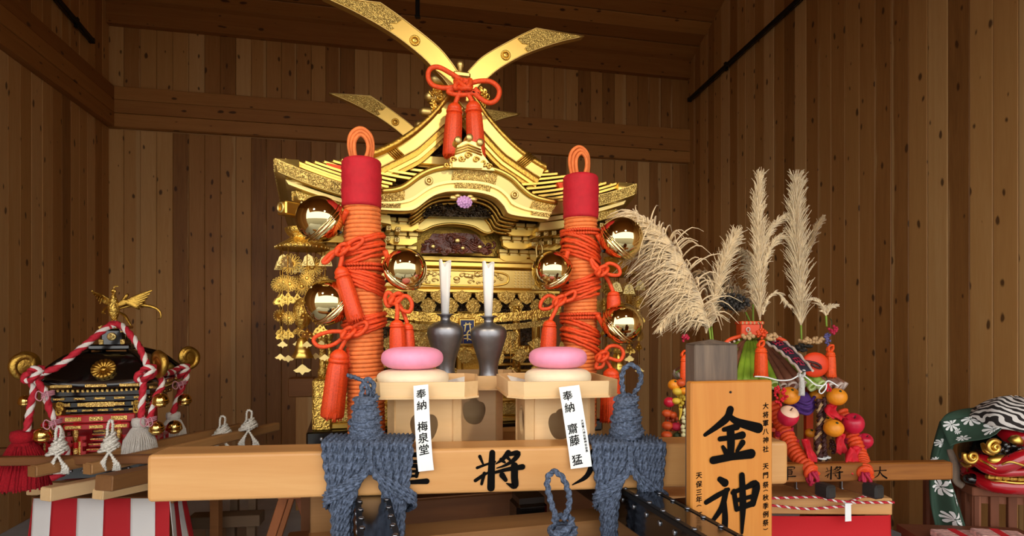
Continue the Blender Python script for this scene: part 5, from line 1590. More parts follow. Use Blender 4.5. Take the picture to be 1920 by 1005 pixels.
# base
mb = MB(); mb.box((0, 0, .775), (.56, .56, .07), bev=.008); ba = bp(mb, 'base_frame', M_BLACK)
for i in range(11):
    link('stud', studm, ba, (-.25 + i * .05, -.283, .785), None, (.7, .7, .7))
mb = MB(); mb.box((0, 0, .825), (.50, .50, .03), bev=.006); bp(mb, 'floor_board', M_RED)
mb = MB(); mb.box((0, .03, .93), (.30, .30, .20)); bp(mb, 'body', M_RED)
# fence
for sx in (-1, 1):
    for i in range(4):
        x = sx * (.08 + i * .05)
        mb = MB(); mb.box((x, -.225, .885), (.022, .016, .10)); q = bp(mb, 'fence_post', M_RED)
        mb = MB(); mb.box((x, -.235, .885), (.008, .004, .07)); bp(mb, 'gold_strip', M_GOLDS, q)
    for z in (.862, .905, .937):
        mb = MB(); mb.box((sx * .155, -.225, z), (.20, .014, .018)); bp(mb, 'fence_rail', M_RED)
    for y in (-.15, -.05, .05, .15):
        mb = MB(); mb.box((sx * .235, y, .885), (.016, .016, .10)); bp(mb, 'fence_post', M_RED)
    for z in (.862, .905, .937):
        mb = MB(); mb.box((sx * .235, -.02, z), (.012, .40, .012)); bp(mb, 'fence_rail', M_RED)
    mb = MB(); mb.lathe([(.012, .84), (.012, 1.0), (.016, 1.005), (.016, 1.012), (.001, 1.03)], 12, TR((sx * .235, -.225, 0))); q = bp(mb, 'corner_post', M_RED)
    mb = MB(); mb.lathe([(.0125, .94), (.0135, .945), (.0135, .97), (.0125, .975)], 12, TR((sx * .235, -.225, 0)), closed=True); bp(mb, 'gold_collar', M_GOLDS, q)
# front gate
for sx in (-1, 1):
    mb = MB(); mb.lathe([(.012, .84), (.011, 1.02)], 12, TR((sx * .095, -.24, 0))); q = bp(mb, 'gate_post', M_RED)
    for z0_, z1_ in ((.85, .89), (.92, .985)):
        mb = MB(); mb.lathe([(.0128, z0_), (.0128, z1_)], 12, TR((sx * .095, -.24, 0))); bp(mb, 'gold_sleeve', M_GOLDS, q)
for z, w, h in ((1.035, .34, .04), (.995, .29, .03)):
    mb = MB(); mb.box((0, -.24, z), (w, .03, h), bev=.004); q = bp(mb, 'gate_lintel', M_RED)
    for x in (-.1, 0, .1):
        mb = MB(); mb.box((x, -.257, z), (.07 if x else .06, .004, h * .5)); bp(mb, 'gold_plate', M_GOLDS, q)
for k in range(5):
    mb = MB(); mb.box((0, -.21 + .022 * k, .848 + k * .022), (.12, .04, .016)); q = bp(mb, 'step', M_RED)
    mb = MB(); mb.box((0, -.231 + .022 * k, .852 + k * .022), (.12, .003, .006)); bp(mb, 'gold_nosing', M_GOLDS, q)
mb = MB(); mb.box((0, -.125, .955), (.12, .02, .12)); q = bp(mb, 'door', M_BLACK)
mb = MB(); mb.box((0, -.137, .955), (.012, .004, .12)); mb.box((0, -.137, .955), (.11, .004, .012)); bp(mb, 'door_fitting', M_GOLDS, q)
# bracket tiers
for k, (w, z) in enumerate(((.34, 1.065), (.39, 1.098), (.43, 1.13))):
    mb = MB(); mb.box((0, 0, z), (w, w, .03), bev=.004); q = bp(mb, 'bracket_tier', M_BLACK)
    for x in (-.14, -.07, .0, .07, .14):
        mb = MB(); mb.box((x * (w / .34), -w / 2 - .003, z + .002), (.05, .006, .012 if k != 1 else .02), bev=.002); bp(mb, 'gold_plate', M_GOLDS, q)
        mb = MB(); mb.box((w / 2 + .003, x * (w / .34), z + .002), (.006, .05, .012), bev=.002); bp(mb, 'gold_plate', M_GOLDS, q)
mb = MB(); mb.prism([(-.075, 1.1), (-.06, 1.112), (.06, 1.112), (.075, 1.1), (.06, 1.088), (-.06, 1.088)], -.21, -.20); bp(mb, 'gold_cartouche', M_GOLDS)
for x in (-.17, .17):
    mb = MB()
    for k in range(10):
        a = k * 1.7; mb.tube([(x + .018 * math.cos(a + t * .8) * (1 - t / 8), -.225 - .003 * (k % 3), 1.085 + .02 * math.sin(k * 2.1) + .018 * math.sin(a + t * .8) * (1 - t / 8)) for t in range(8)], .003, 5)
    bp(mb, 'carved_nosing', M_GOLDD)
# eave with gold rafter ends and roof
mb = MB(); mb.box((0, 0, 1.160), (.47, .47, .03), bev=.004); ea = bp(mb, 'eave_soffit', M_BLACK)
re_ = MB(); re_.box((0, 0, 0), (.0115, .012, .014), bev=.002); re_ = re_.mesh('rafter_end', M_GOLDS)
for i in range(23):
    x = -.235 + i * .0214
    link('rafter_end', re_, BS, (x, -.241, 1.172 + .012 * (abs(x) / .235) ** 3))
    link('rafter_end', re_, BS, (.241, x, 1.172 + .012 * (abs(x) / .235) ** 3))
def roof_rows(rows, n, lift, mat, name, thick=.012):
    """square roof skin from (half, z) rows with corner lift"""
    vs_ = []; fs_ = []
    m = 4 * n
    for k, (h, z) in enumerate(rows):
        for i in range(m):
            s_, f = divmod(i, n); f = f / n * 2 - 1
            x, y = {0: (f, -1), 1: (1, f), 2: (-f, 1), 3: (-1, -f)}[s_]
            l = lift[k] * max(abs(f), 0) ** 3
            vs_.append((x * h, y * h, z + l))
    for k in range(len(rows) - 1):
        for i in range(m): fs_.append((k * m + i, k * m + (i + 1) % m, (k + 1) * m + (i + 1) % m, (k + 1) * m + i))
    fs_.append(tuple(range((len(rows) - 1) * m, len(rows) * m))); fs_.append(tuple(range(m))[::-1])
    mb = MB(); mb.add(vs_, fs_, smooth=True); return bp(mb, name, mat)
rf = roof_rows([(.255, 1.186), (.262, 1.196), (.262, 1.206), (.245, 1.23), (.215, 1.275), (.17, 1.325), (.13, 1.352), (.10, 1.36)], 14, [.035, .035, .035, .03, .02, .01, .004, 0], M_BLACK, 'roof')
for i in range(3):
    for ax_ in (0, 1):
        mb = MB(); x = -.15 + i * .15
        mb.box(((x, -.263, 1.2) if ax_ == 0 else (.263, x, 1.2)), ((.095, .006, .016) if ax_ == 0 else (.006, .095, .016)), bev=.002); bp(mb, 'gold_edge_plate', M_GOLDS, rf)
mb = MB()
for k, (s0, s1) in enumerate(((-1, -1), (1, -1), (1, 1), (-1, 1))):
    pts = spline([(s0 * .09, s1 * .09, 1.37), (s0 * .17, s1 * .17, 1.335), (s0 * .235, s1 * .235, 1.27), (s0 * .262, s1 * .262, 1.245)], 16)
    m2 = MB(); m2.tube(pts, .014, 8); q = bp(m2, 'hip_ridge', M_BLACK, rf)
    # curl at the corner: a spiral of gold plate
    c = Vector((s0 * .285, s1 * .285, 1.31)); d = Vector((s0, s1, 0)).normalized()
    m2 = MB()
    sp = [c + d * (.068 * (1 - t / 26) * math.cos(-1.9 + t * .33)) + Vector((0, 0, .068 * (1 - t / 26) * math.sin(-1.9 + t * .33))) for t in range(22)]
    m2.tube([Vector((s0 * .25, s1 * .25, 1.25))] + sp, .017, 8, rf=lambda t: .011 + .010 * math.sin(pi * min(1, t * 1.1)), flat=1.0)
    perp = Vector((-d.y, d.x, 0))
    m2.lathe([(.02, -.012), (.058, -.009), (.062, 0), (.058, .009), (.02, .012)], 24, Matrix.Translation(c + Vector((0, 0, .004))) @ Vector((perp.x, perp.y, 0)).to_track_quat('Z', 'Y').to_matrix().to_4x4())
    bp(m2, 'corner_curl', M_GOLDD, rf)
# chrysanthemum crest on the front slope, ridge box
def crest(c, r, M):
    mb = MB()
    for i in range(16):
        a = 2 * pi * i / 16
        mb.sphere((r * .6 * math.cos(a), r * .6 * math.sin(a), 0), r * .42, 10, 6, M=M @ Matrix.Rotation(0, 4, 'Z') @ Matrix.Translation((0, 0, 0)), sc=(1, 1, .14)) if False else mb.tube([M @ Vector((r * .15 * math.cos(a), r * .15 * math.sin(a), .002)), M @ Vector((r * .6 * math.cos(a), r * .6 * math.sin(a), .003)), M @ Vector((r * .93 * math.cos(a), r * .93 * math.sin(a), .002))], .004, 7, rf=lambda t: r * (.05 + .14 * t))
    mb.lathe([(r * .24, .004), (r * .2, .010), (.0001, .011)], 16, M); return mb
cpos = F6.px(190, 683, -.225)
bp(crest(None, .058, TR((cpos.x + .01, -.222, 1.278), rx=R(55))), 'crest', M_GOLDD, rf)
mb = MB(); mb.box((0, 0, 1.385), (.20, .20, .03), bev=.008); bp(mb, 'ridge_base', M_BLACK)
mb = MB(); mb.box((0, 0, 1.435), (.115, .115, .095), bev=.012); rbx = bp(mb, 'ridge_box', M_BLACK)
for M in (TR((0, -.059, 1.44), rx=R(90)), TR((.059, 0, 1.44), ry=R(90))):
    mb = MB(); mb.lathe([(.022, 0), (.022, .004), (.018, .006), (.0001, .006)], 20, M)
    for k in range(3): mb.sphere(M @ Vector((.009 * math.cos(k * 2.09), .009 * math.sin(k * 2.09), .007)), .007, 8, 5)
    bp(mb, 'medallion', M_GOLDW, rbx)
for sx in (-1, 1):
    for z in (1.41, 1.472):
        mb = MB(); mb.box((sx * .05, -.0595, z), (.022, .006, .03 if z < 1.45 else .02), bev=.002); bp(mb, 'gold_corner_plate', M_GOLDS, rbx)
mb = MB(); mb.box((0, 0, 1.49), (.13, .13, .018), bev=.006); bp(mb, 'ridge_cap', M_GOLDS)

# golden phoenix on top
ph = F6.w(0, 0, 1.499)
PHX = thing('golden_phoenix', ph, 'golden phoenix figure with spread wings on the small black shrine', 'figurine', rz=R(-15))
def Pp(px, py, dy=0):
    p = W(px, py, ph.y + dy) - ph
    return Matrix.Rotation(R(15), 3, 'Z') @ p
prof = [Pp(214, 600), Pp(214, 590), Pp(213, 578), Pp(213, 566), Pp(213, 556), Pp(213, 548)]
mb = MB(); mb.tube(spline(prof, 24), .02, 12, rf=lambda t: .006 + .027 * math.sin(pi * min(1, (t * .95 + .06))) * (1 - .4 * t)); mb.sphere(Pp(213, 546), .0135, 12, 8); mb.build('body', M_GOLDC, PHX)
mb = MB(); mb.tube([Pp(212, 547, -.01), Pp(208, 550, -.03)], .004, 6, rf=lambda t: .005 * (1 - t) + .0008); mb.build('beak', M_GOLDB, PHX)
mb = MB()
for k in range(3): mb.tube(spline([Pp(213, 542), Pp(214 + k * 2, 537 - k), Pp(218 + k * 2, 538)], 8), .002, 5)
mb.build('comb', M_GOLDB, PHX)
for x0, x1 in ((211, 210), (217, 219)):
    mb = MB(); mb.tube([Pp(x0, 596), Pp(x1, 607), Pp(x1, 610)], .0045, 7); mb.tube([Pp(x1, 609, .01), Pp(x1, 610, -.03)], .003, 6); mb.build('leg', M_GOLDB, PHX)
def feather(mb, pts, w, flat=.25): mb.tube(spline([Pp(*p) for p in pts], 16), w, 8, rf=lambda t: w * (.25 + math.sin(pi * min(1, t * .9 + .08))), flat=flat)
mb = MB()
for k in range(6): feather(mb, [(208, 572 - k * 1.5, 0), (196 - k, 566 - k * 2, .0), (184 - k * 2.4 + 6, 552 - k * 1.5 + 6, -.02), (172 + 3 * (5 - k), 545 + 5 * (5 - k), -.04)], .010)
mb.build('wing', M_GOLDD, PHX)
mb = MB()
for k in range(7): feather(mb, [(218, 574, 0), (234, 568 - k * .5, .01), (256, 557 + k * 3.2, .03), (286 - 4 * k, 544 + 6 * k, .05)], .0105)
mb.build('wing', M_GOLDD, PHX)
for k, pl in enumerate(([(220, 580, .02), (250, 572, .06), (280, 574, .1), (298, 582, .12), (302, 595, .12), (296, 598, .12)], [(220, 582, .02), (246, 566, .08), (268, 564, .1), (272, 574, .1), (264, 577, .1)], [(220, 584, .02), (234, 592, .06), (243, 606, .08), (248, 612, .08)], [(219, 578, .02), (236, 556, .06), (240, 552, .06), (236, 562, .06)], [(205, 572, .02), (196, 580, .04), (192, 586, .04), (198, 588, .03)])):
    mb = MB(); feather(mb, pl, .0075, .6); mb.build('tail_feather', M_GOLDD, PHX)

# red and white ropes over the roof corners
RWM = [M_REDROPE, M_WHROPE]
def rw_rope(pts, lab, r=.018, name='festival_rope'):
    P = [W(*p) for p in pts]
    o0 = P[-1].copy()
    t = thing(name, o0, lab, 'rope', 'twisted red and white ropes on the small shrine')
    mb = MB(); mb.rope([p - o0 for p in P], r, n=12, pitch=.115, lobe_mi=[0, 1, 0], step=.5, depth=.12); mb.build('twisted_rope', RWM, t)
    return t
def knot_on(t, c, s, seed=1):
    c = Vector(c) - t.location; rr = random.Random(seed)
    mb = MB(); mb.rope(spline([c + Vector((s * 1.3 * math.cos(2 * a), s * .8 * math.sin(3 * a) - .01, s * 1.2 * math.sin(2 * a + .7))) for a in [2 * pi * j / 14 for j in range(14)]], 60, True), .016, n=10, pitch=.1, lobe_mi=[0, 1, 0], closed=True, step=.5, depth=.12, smooth=False); mb.build('knot', RWM, t)
ra_ = rw_rope([(232, 618, 3.2), (216, 607, 3.12), (198, 616, 3.05), (150, 655, 2.95), (108, 688, 2.88), (72, 702, 2.84), (58, 712, 2.86), (64, 730, 2.84), (58, 760, 2.83), (50, 808, 2.83)], 'red and white twisted rope from the roof top to the left corner curl')
knot_on(ra_, W(66, 702, 2.84), .026, 2)
rb2 = rw_rope([(70, 715, 2.82), (84, 735, 2.8), (92, 765, 2.82), (106, 795, 2.84), (120, 830, 2.9), (128, 862, 2.95), (120, 885, 2.8), (95, 897, 2.76)], 'red and white twisted rope hanging from the left corner behind the white tie', .017)
rc2 = rw_rope([(206, 612, 3.05), (222, 608, 3.08), (240, 622, 3.05), (262, 652, 3.02), (274, 680, 3.0), (280, 698, 2.98), (270, 712, 2.96), (267, 745, 2.96), (264, 790, 2.96)], 'red and white twisted rope from the roof top to the front right corner')
knot_on(rc2, W(276, 700, 2.97), .028, 3)
rd2 = rw_rope([(284, 700, 2.99), (300, 706, 3.05), (303, 725, 3.05), (292, 745, 3.0), (284, 775, 2.98), (276, 800, 2.97)], 'short red and white rope hanging beside the small bells', .017)
re2 = rw_rope([(300, 700, 3.1), (322, 698, 3.3), (340, 690, 3.45), (350, 705, 3.45), (342, 725, 3.42), (332, 750, 3.4), (324, 778, 3.38)], 'red and white rope on the rear right corner of the small shrine', .018)
knot_on(re2, W(342, 696, 3.44), .026, 4)
# pale pink cord ties on the ropes
M_PKC = plain('pale_pink_cord', '#c98a98', .7)
for px, py, Y, lab in ((90, 742, 2.78, 'thin pale pink cord tied on the left hanging rope'), (104, 795, 2.81, 'thin pale pink cord wound lower on the left hanging rope'), (283, 790, 2.95, 'thin pale pink cord by the white tassel'), (340, 722, 3.38, 'thin pale pink cord on the rear right rope')):
    t = thing('cord_tie', W(px, py, Y), lab, 'cord', 'pale pink cord ties')
    mb = MB()
    for k in range(3): mb.tube([Vector((.024 * math.cos(a), .024 * math.sin(a), .008 * k + .008 * math.cos(a))) for a in [2 * pi * j / 18 for j in range(18)]], .003, 6, closed=True)
    mb.build('cord_turns', M_PKC, t)
    for s in (-1, 1):
        mb = MB(); mb.tube(spline([(0, -.024, .01), (s * .02, -.035, .025), (s * .03, -.035, -.005), (s * .012, -.03, -.02), (0, -.024, .005)], 20), .0028, 6); mb.build('bow_loop', M_PKC, t)
# tassels
def big_tassel(px, y0, y1, r0, r1, Y, mat, lab, knob=True, seed=0):
    c = W(px, y1, Y)
    t = thing('large_tassel', c, lab, 'tassel', 'large tassels of the small shrine')
    H = (y1 - y0) * Y / FPX; a, b = r0 * Y / FPX, r1 * Y / FPX
    rr = random.Random(seed); n = 72; phs = [rr.uniform(.92, 1.06) for _ in range(n)]
    mb = MB(); mb.lathe([(a * .5, H), (a * .95, H * .98), (a * 1.05, H * .9), (a * 1.0, H * .82), (a * .85, H * .78)], 28, flute=lambda q, k: 1 + .02 * math.sin(9 * q)); mb.build('tassel_head', mat, t)
    prof = [(a * .85, H * .79), (a * 1.15, H * .7), (a + (b - a) * .55, H * .5), (a + (b - a) * .8, H * .28), (b, .04 * H), (b * .96, 0), (b * .3, .02 * H)]
    mb = MB(); mb.lathe(prof, n, flute=lambda q, k: phs[int(round(q / (2 * pi) * n)) % n] * (1 + .03 * math.cos(n / 2 * q))); mb.build('tassel_skirt', mat, t)
    mb = MB()
    for i in range(40):
        q = 2 * pi * i / 40
        mb.tube([(a * 1.0 * math.cos(q), a * 1.0 * math.sin(q), H * .74), ((a + (b - a) * .6) * 1.03 * math.cos(q + .05), (a + (b - a) * .6) * 1.03 * math.sin(q + .05), H * .48), (b * 1.02 * math.cos(q + .1 * rr.uniform(-1, 1)), b * 1.02 * math.sin(q), 0 - rr.uniform(0, .01))], .0042, 5)
    tag(mb.build('tassel_strands', mat, t), kind='stuff')
M_REDT = plain('scarlet_wool', '#a80018', .9, noise=.2, nscale=140, bump=.5, bscale=200)
M_WHT = plain('white_wool', '#cfcac2', .9, noise=.1, nscale=140, bump=.5, bscale=200, sheen=.3)
big_tassel(44, 806, 912, 20, 42, 2.86, M_REDT, 'large scarlet tassel at the far left beside the small shrine', seed=1)
big_tassel(262, 783, 862, 13, 32, 2.96, M_WHT, 'large white tassel at the front right of the small shrine', seed=2)
big_tassel(325, 772, 836, 12, 24, 3.4, M_WHT, 'white tassel behind the small bells of the small shrine', seed=3)
gS = 'small golden bells on the small shrine'
M_GOLDN = plain('small_bell_gold', (0.85, 0.58, 0.18, 1), .12, 1.0)
for px, py, r, Y, lab in ((80, 816, 15, 2.84, 'small golden bell beside the scarlet tassel'), (47, 752, 11, 3.0, 'small golden bell behind the left hanging rope'), (301, 751, 14, 2.97, 'small golden bell between the right hanging ropes'), (346, 750, 12, 3.4, 'small golden bell farthest right on the small shrine'), (294, 803, 13, 2.95, 'small golden bell just right of the front white tassel'), (327, 801, 13, 3.2, 'small golden bell in front of the rear white tassel')):
    bell(px, py, r, Y, (.1, -.2, 1), lab, gS, mat=M_GOLDN)

# carrying poles, bars, table timbers
gP = 'wooden poles of the small shrine'
d6 = Vector((.393, 1.105, 0))
a0 = Vector((-2.051, 2.55, .85)); b0 = Vector((-1.847, 2.595, .85))
timber('carrying_pole', a0, a0 + d6, .05, .05, M_POLE, 'slim brown pole at the lower left, tied by the leftmost white rope', 'pole', gP, .008)
timber('carrying_pole', b0, b0 + d6, .05, .05, M_POLE, 'slim brown pole tied by the second white rope', 'pole', gP, .008)
timber('cross_bar', W(-60, 873, 2.70), W(420, 866, 2.74), .045, .038, M_DARKW, 'long dark cross bar resting on the slim poles at the left', 'bar', gP, .005)
timber('cross_bar', W(-60, 855, 3.3), W(140, 850, 3.3), .045, .04, M_DARKW, 'dark bar behind the scarlet tassel', 'bar', gP, .005)
gT = 'light table timbers at the left'
timber('sawn_timber', W(193, 921, 2.38), W(430, 868, 3.1), .085, .062, M_POLE, 'thick rough-sawn timber with its end cut, pointing from under the big beam', 'timber', gT, .004)
timber('sawn_timber', W(84, 940, 2.62), W(300, 895, 3.15), .065, .06, M_SANBO, 'pale square timber end at the lower left above the striped cloth', 'timber', gT, .004)
timber('sawn_timber', W(182, 937, 2.66), W(330, 905, 3.05), .065, .045, M_SANBO, 'pale square timber end above the middle of the striped cloth', 'timber', gT, .004)
timber('sawn_timber', W(60, 925, 3.2), W(330, 925, 3.2), .08, .065, M_SANBO, 'pale cross timber lying behind the two square timber ends', 'timber', gT, .004)
def white_tie(px, py0, ytop, ymid, Y, lab):
    """white rope tie: loop, coiled knob, crossing turns"""
    c = W(px, py0, Y)
    t = thing('white_rope_tie', c, lab, 'rope', 'white rope ties on the slim poles')
    def q(x, y, o=0): return W(x, y, Y + o) - c
    k = Y / 2.7
    s = Y / FPX
    mb = MB(); kn = ymid
    mb.rope([q(px - 4, kn, 0), q(px - 3, kn - 18), q(px + 1, ytop), q(px + 6, ytop + 3), q(px + 6, kn - 12, .01), q(px + 4, kn, .01)], .0075, n=8, pitch=.035, step=.7); mb.build('loop', M_CREAM, t)
    mb = MB(); mb.rope(cone_coil(q(px, py0 - 24), q(px + 1, kn - 2), 15 * s, 6 * s, 6.5, .007), .0088, n=9, pitch=.045, smooth=False, step=.7, depth=.3); mb.build('knob_coil', M_CREAM, t)
    mb = MB(); mb.lathe([(12 * s, 0), (4 * s, (py0 - 26 - kn) * s)], 12, TR((q(px, py0 - 24)))); mb.build('knob_core', M_CREAM, t)
    for sg in (-1, 1):
        for j in range(4):
            mb = MB(); mb.rope([q(px - sg * (13 - j * 4), py0 - 26 + 2 * j, -.012), q(px + sg * (2 + 2 * j), py0 - 16 + 3 * j, -.042), q(px + sg * (9 + j * 3), py0 + 2 + j, -.048), q(px + sg * (7 + 4 * j), py0 + 16, -.03)], .0068, n=9, pitch=.04, step=.6, depth=.3); mb.build('crossing_turn', M_CREAM, t)
    return t
white_tie(108, 872, 799, 826, 2.66, 'white rope tie with an upright loop, leftmost on the dark cross bar')
white_tie(205, 866, 788, 818, 2.68, 'white rope tie with an upright loop, second on the dark cross bar')
white_tie(416, 838, 780, 802, 3.35, 'white rope tie above the big beam, left of two')
white_tie(466, 826, 769, 790, 3.42, 'white rope tie above the big beam, right of two')

# striped table cloth
TZ = .645
tY = 2.95
t = thing('striped_table_cloth', ((190 - 960) / FPX * tY, tY, 0), 'red and white vertically striped cloth hung round the table at the lower left', 'cloth')
ox = t.location.x
edges = [(62, 97, 1), (97, 145, 0), (145, 195, 1), (195, 245, 0), (245, 291, 1), (291, 318, 0)]
def cloth_strip(p0, p1, q0, q1, mat, flare):
    """panel from top edge p0-p1 to bottom edge q0-q1 with soft folds"""
    vs_ = []; fs_ = []; nu, nv = 8, 8
    for j in range(nv + 1):
        for i in range(nu + 1):
            u, v_ = i / nu, j / nv
            p = Vector(p0).lerp(Vector(p1), u).lerp(Vector(q0).lerp(Vector(q1), u), v_)
            n_ = (Vector(p1) - Vector(p0)).cross(Vector((0, 0, 1))).normalized()
            p = p + n_ * (.012 * v_ * math.sin(p.x * 23 + p.y * 31 + 1.5 * v_))
            vs_.append(p)
    for j in range(nv):
        for i in range(nu): fs_.append((j * (nu + 1) + i, j * (nu + 1) + i + 1, (j + 1) * (nu + 1) + i + 1, (j + 1) * (nu + 1) + i))
    mb = MB(); mb.add(vs_, fs_, smooth=True); o = mb.build('cloth_stripe', mat, t)
    m_ = o.modifiers.new('thickness', 'SOLIDIFY'); m_.thickness = .002
for a, b, wht in edges:
    xa, xb = (a - 960) / FPX * tY - ox, (b - 960) / FPX * tY - ox
    cloth_strip((xa, 0, TZ), (xb, 0, TZ), (xa * 1.06, -.03, .02), (xb * 1.06, -.03, .02), M_CLOTHW if wht else M_CLOTHR, 0)
xr = (318 - 960) / FPX * tY - ox
for k in range(4):
    y0_, y1_ = .05 * k, .05 * (k + 1)
    cloth_strip((xr - y0_ * .2, y0_, TZ), (xr - y1_ * .2, y1_, TZ), (xr + .06, y0_ * 1.3 - .02, .02), (xr + .06, y1_ * 1.3 - .02, .02), M_CLOTHW if k % 2 == 0 else M_CLOTHR, 0)
xl_ = (62 - 960) / FPX * tY - ox
for k in range(3): cloth_strip((xl_ , .15 * k, TZ), (xl_, .15 * (k + 1), TZ), (xl_ - .06, .15 * k - .02, .02), (xl_ - .06, .15 * (k + 1), .02), M_CLOTHR if k % 2 == 0 else M_CLOTHW, 0)
t = thing('side_table', ((190 - 960) / FPX * tY, tY + .3, 0), 'table under the small shrine hidden by the striped cloth', 'table')
mb = MB(); mb.box((0, 0, TZ - .012), (.70, .58, .03)); mb.build('table_top', M_DARKW, t)
for sx in (-1, 1):
    for sy in (-1, 1):
        mb = MB(); mb.box((sx * .3, sy * .24, TZ / 2 - .015), (.05, .05, TZ - .03)); mb.build('leg', M_DARKW, t)

# trestles seen under the beam
def aframe(px, py, Y, lab, mat, spread, wide=.5, rz=0):
    apex = W(px, py, Y); t = thing('saw_horse', (apex.x, apex.y, 0), lab, 'trestle', 'wooden saw horses on the concrete floor', rz=rz)
    H = apex.z
    for k in (0, 1):
        for s in (-1, 1):
            a = Vector((s * spread, k * wide, 0)); b = Vector((s * .03, k * wide, H))
            mb = MB(); mb.box((0, 0, (b - a).length / 2), (.055, .04, (b - a).length), M=align(a, b), bev=.003); mb.build('leg', mat, t)
        mb = MB(); mb.box((0, k * wide, H * .33), (spread * 1.5, .03, .045), bev=.003); mb.build('cross_rail', mat, t)
    mb = MB(); mb.box((0, wide / 2, H + .03), (.1, wide + .16, .07), bev=.004); mb.build('top_timber', mat, t)
M_HORSE = wood('red_brown_timber', [(0, '#5a2c14'), (.4, '#7c4322'), (.8, '#96592f'), (1, '#a66a3c')], 'Z', .6, grain=10)
M_GREYW = wood('grey_brown_timber', [(0, '#54402f'), (.4, '#735a43'), (.8, '#8c7157'), (1, '#9c8468')], 'X', .65, grain=12)
aframe(548, 925, 2.75, 'red brown A-shaped saw horse under the beam beside the trestle', M_HORSE, .26, .5, R(12))
t = thing('low_stand', (W(425, 960, 3.7).x, 3.7, 0), 'grey brown low timber stand behind the striped cloth', 'stand', rz=R(8))
zt_ = CAMZ - (963 - HORIZ) / FPX * 3.7
mb = MB(); mb.box((0, 0, zt_ - .035), (.42, .12, .07), bev=.004); mb.build('top_board', M_GREYW, t)
for x in (-.1, .02, .14):
    mb = MB(); mb.box((x, .03, zt_ / 2 - .035), (.05, .05, zt_ - .07)); mb.build('leg', M_GREYW, t)
for x in (.02, .13):
    mb = MB(); mb.box((x, .09, zt_ + .1), (.045, .04, .3)); mb.build('upright', M_GREYW, t)
# ---------------------------------------------------------------- harvest shrine on the right
M_OR = plain('orange_peel', '#e8901a', .42, noise=.06, nscale=60, bump=.15, bscale=400)
M_APPLE = plain('red_apple', '#c81e3c', .3, noise=.25, nscale=18)
M_APTOP = plain('pale_apple_top', '#f0c8a8', .4)
M_VERM = plain('vermilion_lacquer', '#e04a18', .45)
M_STALKG = plain('green_stalk', '#7fa02c', .5, noise=.3, nscale=12)
M_STALKB = plain('brown_stalk', '#7a4a34', .6, noise=.35, nscale=14)
M_CUT = plain('pale_cut_stalk', '#c8b4a8', .7)
M_CUTG = plain('pale_green_cut_stalk', '#bcd08a', .7)
M_PLUME = plain('pampas_plume', '#e2ccA4', .9, noise=.15, nscale=60, sheen=.4)
M_PLUMED = plain('brown_pampas', '#a88a60', .9, noise=.2, nscale=60, sheen=.4)
M_PURPLE = plain('purple_cloth', '#4a2470', .8, noise=.15, nscale=20)
M_SEED = plain('black_seed_head', '#2c2824', .7, noise=.4, nscale=80)
M_HUSK = plain('dry_husk', '#b89468', .8, noise=.25, nscale=50)
M_DKBR = plain('dark_braid', '#46221e', .6, noise=.4, nscale=60)
M_BANNER = plain('dark_banner_cloth', '#26202e', .8)
M_CRIM = plain('crimson_thread', '#b0183c', .7)
M_YEL = plain('yellow_gourd', '#d8b838', .5)
M_PEAN = plain('cream_bean', '#dcd8a8', .6)
M_DKG = plain('dark_green_leaf', '#2a3a1c', .6)
M_BLACKW = plain('charred_wood', '#26211e', .7, noise=.3, nscale=40)

# table with red cloth
t = thing('red_draped_table', (1.115, 2.85, 0), 'pine-edged table with a bright red cloth under the harvest shrine', 'table', rz=R(-2))
mb = MB(); mb.box((0, 0, .745), (.96, .70, .07), bev=.004); mb.build('table_top', M_PINE, t)
mb = MB(); vs_ = []; fs_ = []
rim = [(-.48, .35), (-.48, -.352), (.48, -.352), (.48, .35)]
loopn = resample([(x, y, 0) for x, y in rim], 60)
for j, z in enumerate((.714, .5, .25, .03)):
    for i, p in enumerate(loopn):
        d = .006 + .03 * (j / 3) * (.5 + .5 * math.sin(i * .9 + j * .4))
        sag = -.010 * math.sin(pi * max(0, min(1, (i - 17) / 26))) if j == 0 else 0
        nx, ny = (-1, 0) if i < 17 else ((0, -1) if i < 43 else (1, 0))
        vs_.append((p.x + nx * d, p.y + ny * d, z + sag))
for j in range(3):
    for i in range(59): fs_.append((j * 60 + i, j * 60 + i + 1, (j + 1) * 60 + i + 1, (j + 1) * 60 + i))
mb.add(vs_, fs_, smooth=True); o = mb.build('red_cloth', plain('bright_red_cloth', '#c00c18', .8), t)
m_ = o.modifiers.new('thickness', 'SOLIDIFY'); m_.thickness = .003
for sx in (-1, 1):
    for sy in (-1, 1):
        mb = MB(); mb.box((sx * .42, sy * .28, .355), (.06, .06, .71)); mb.build('leg', M_PINE, t)
# twisted trim ropes along the table edge, white clip
def rope7(pts, lab, r, mats=None, lm=None, name='trim_rope', grp='trim ropes on the red table', cat='rope'):
    P = [W(*p) for p in pts]; o0 = P[0].copy()
    t = thing(name, o0, lab, cat, grp)
    mb = MB(); mb.rope([p - o0 for p in P], r, n=9, pitch=r * 6, lobe_mi=lm or [0, 1, 0], step=.6, depth=.14); mb.build('twisted_rope', mats or RWM, t); return t
rope7([(1676, 942, 2.47), (1600, 942, 2.46), (1560, 938, 2.46), (1530, 932, 2.47), (1450, 934, 2.47), (1400, 934, 2.47)], 'thin red and white rope along the top edge of the red table', .0065)
rope7([(1592, 949, 2.455), (1560, 951, 2.455), (1510, 954, 2.455), (1450, 948, 2.455), (1400, 946, 2.46)], 'thin red and white rope sagging lower along the red table', .0065)
rope7([(1592, 941, 2.46), (1608, 935, 2.48), (1620, 930, 2.50), (1632, 932, 2.50)], 'short end of thin red and white rope rising to the pole', .0055)
cl = W(1590, 975, 2.44)
t = thing('white_tag', cl, 'small white paper tag hanging on the red table cloth', 'tag')
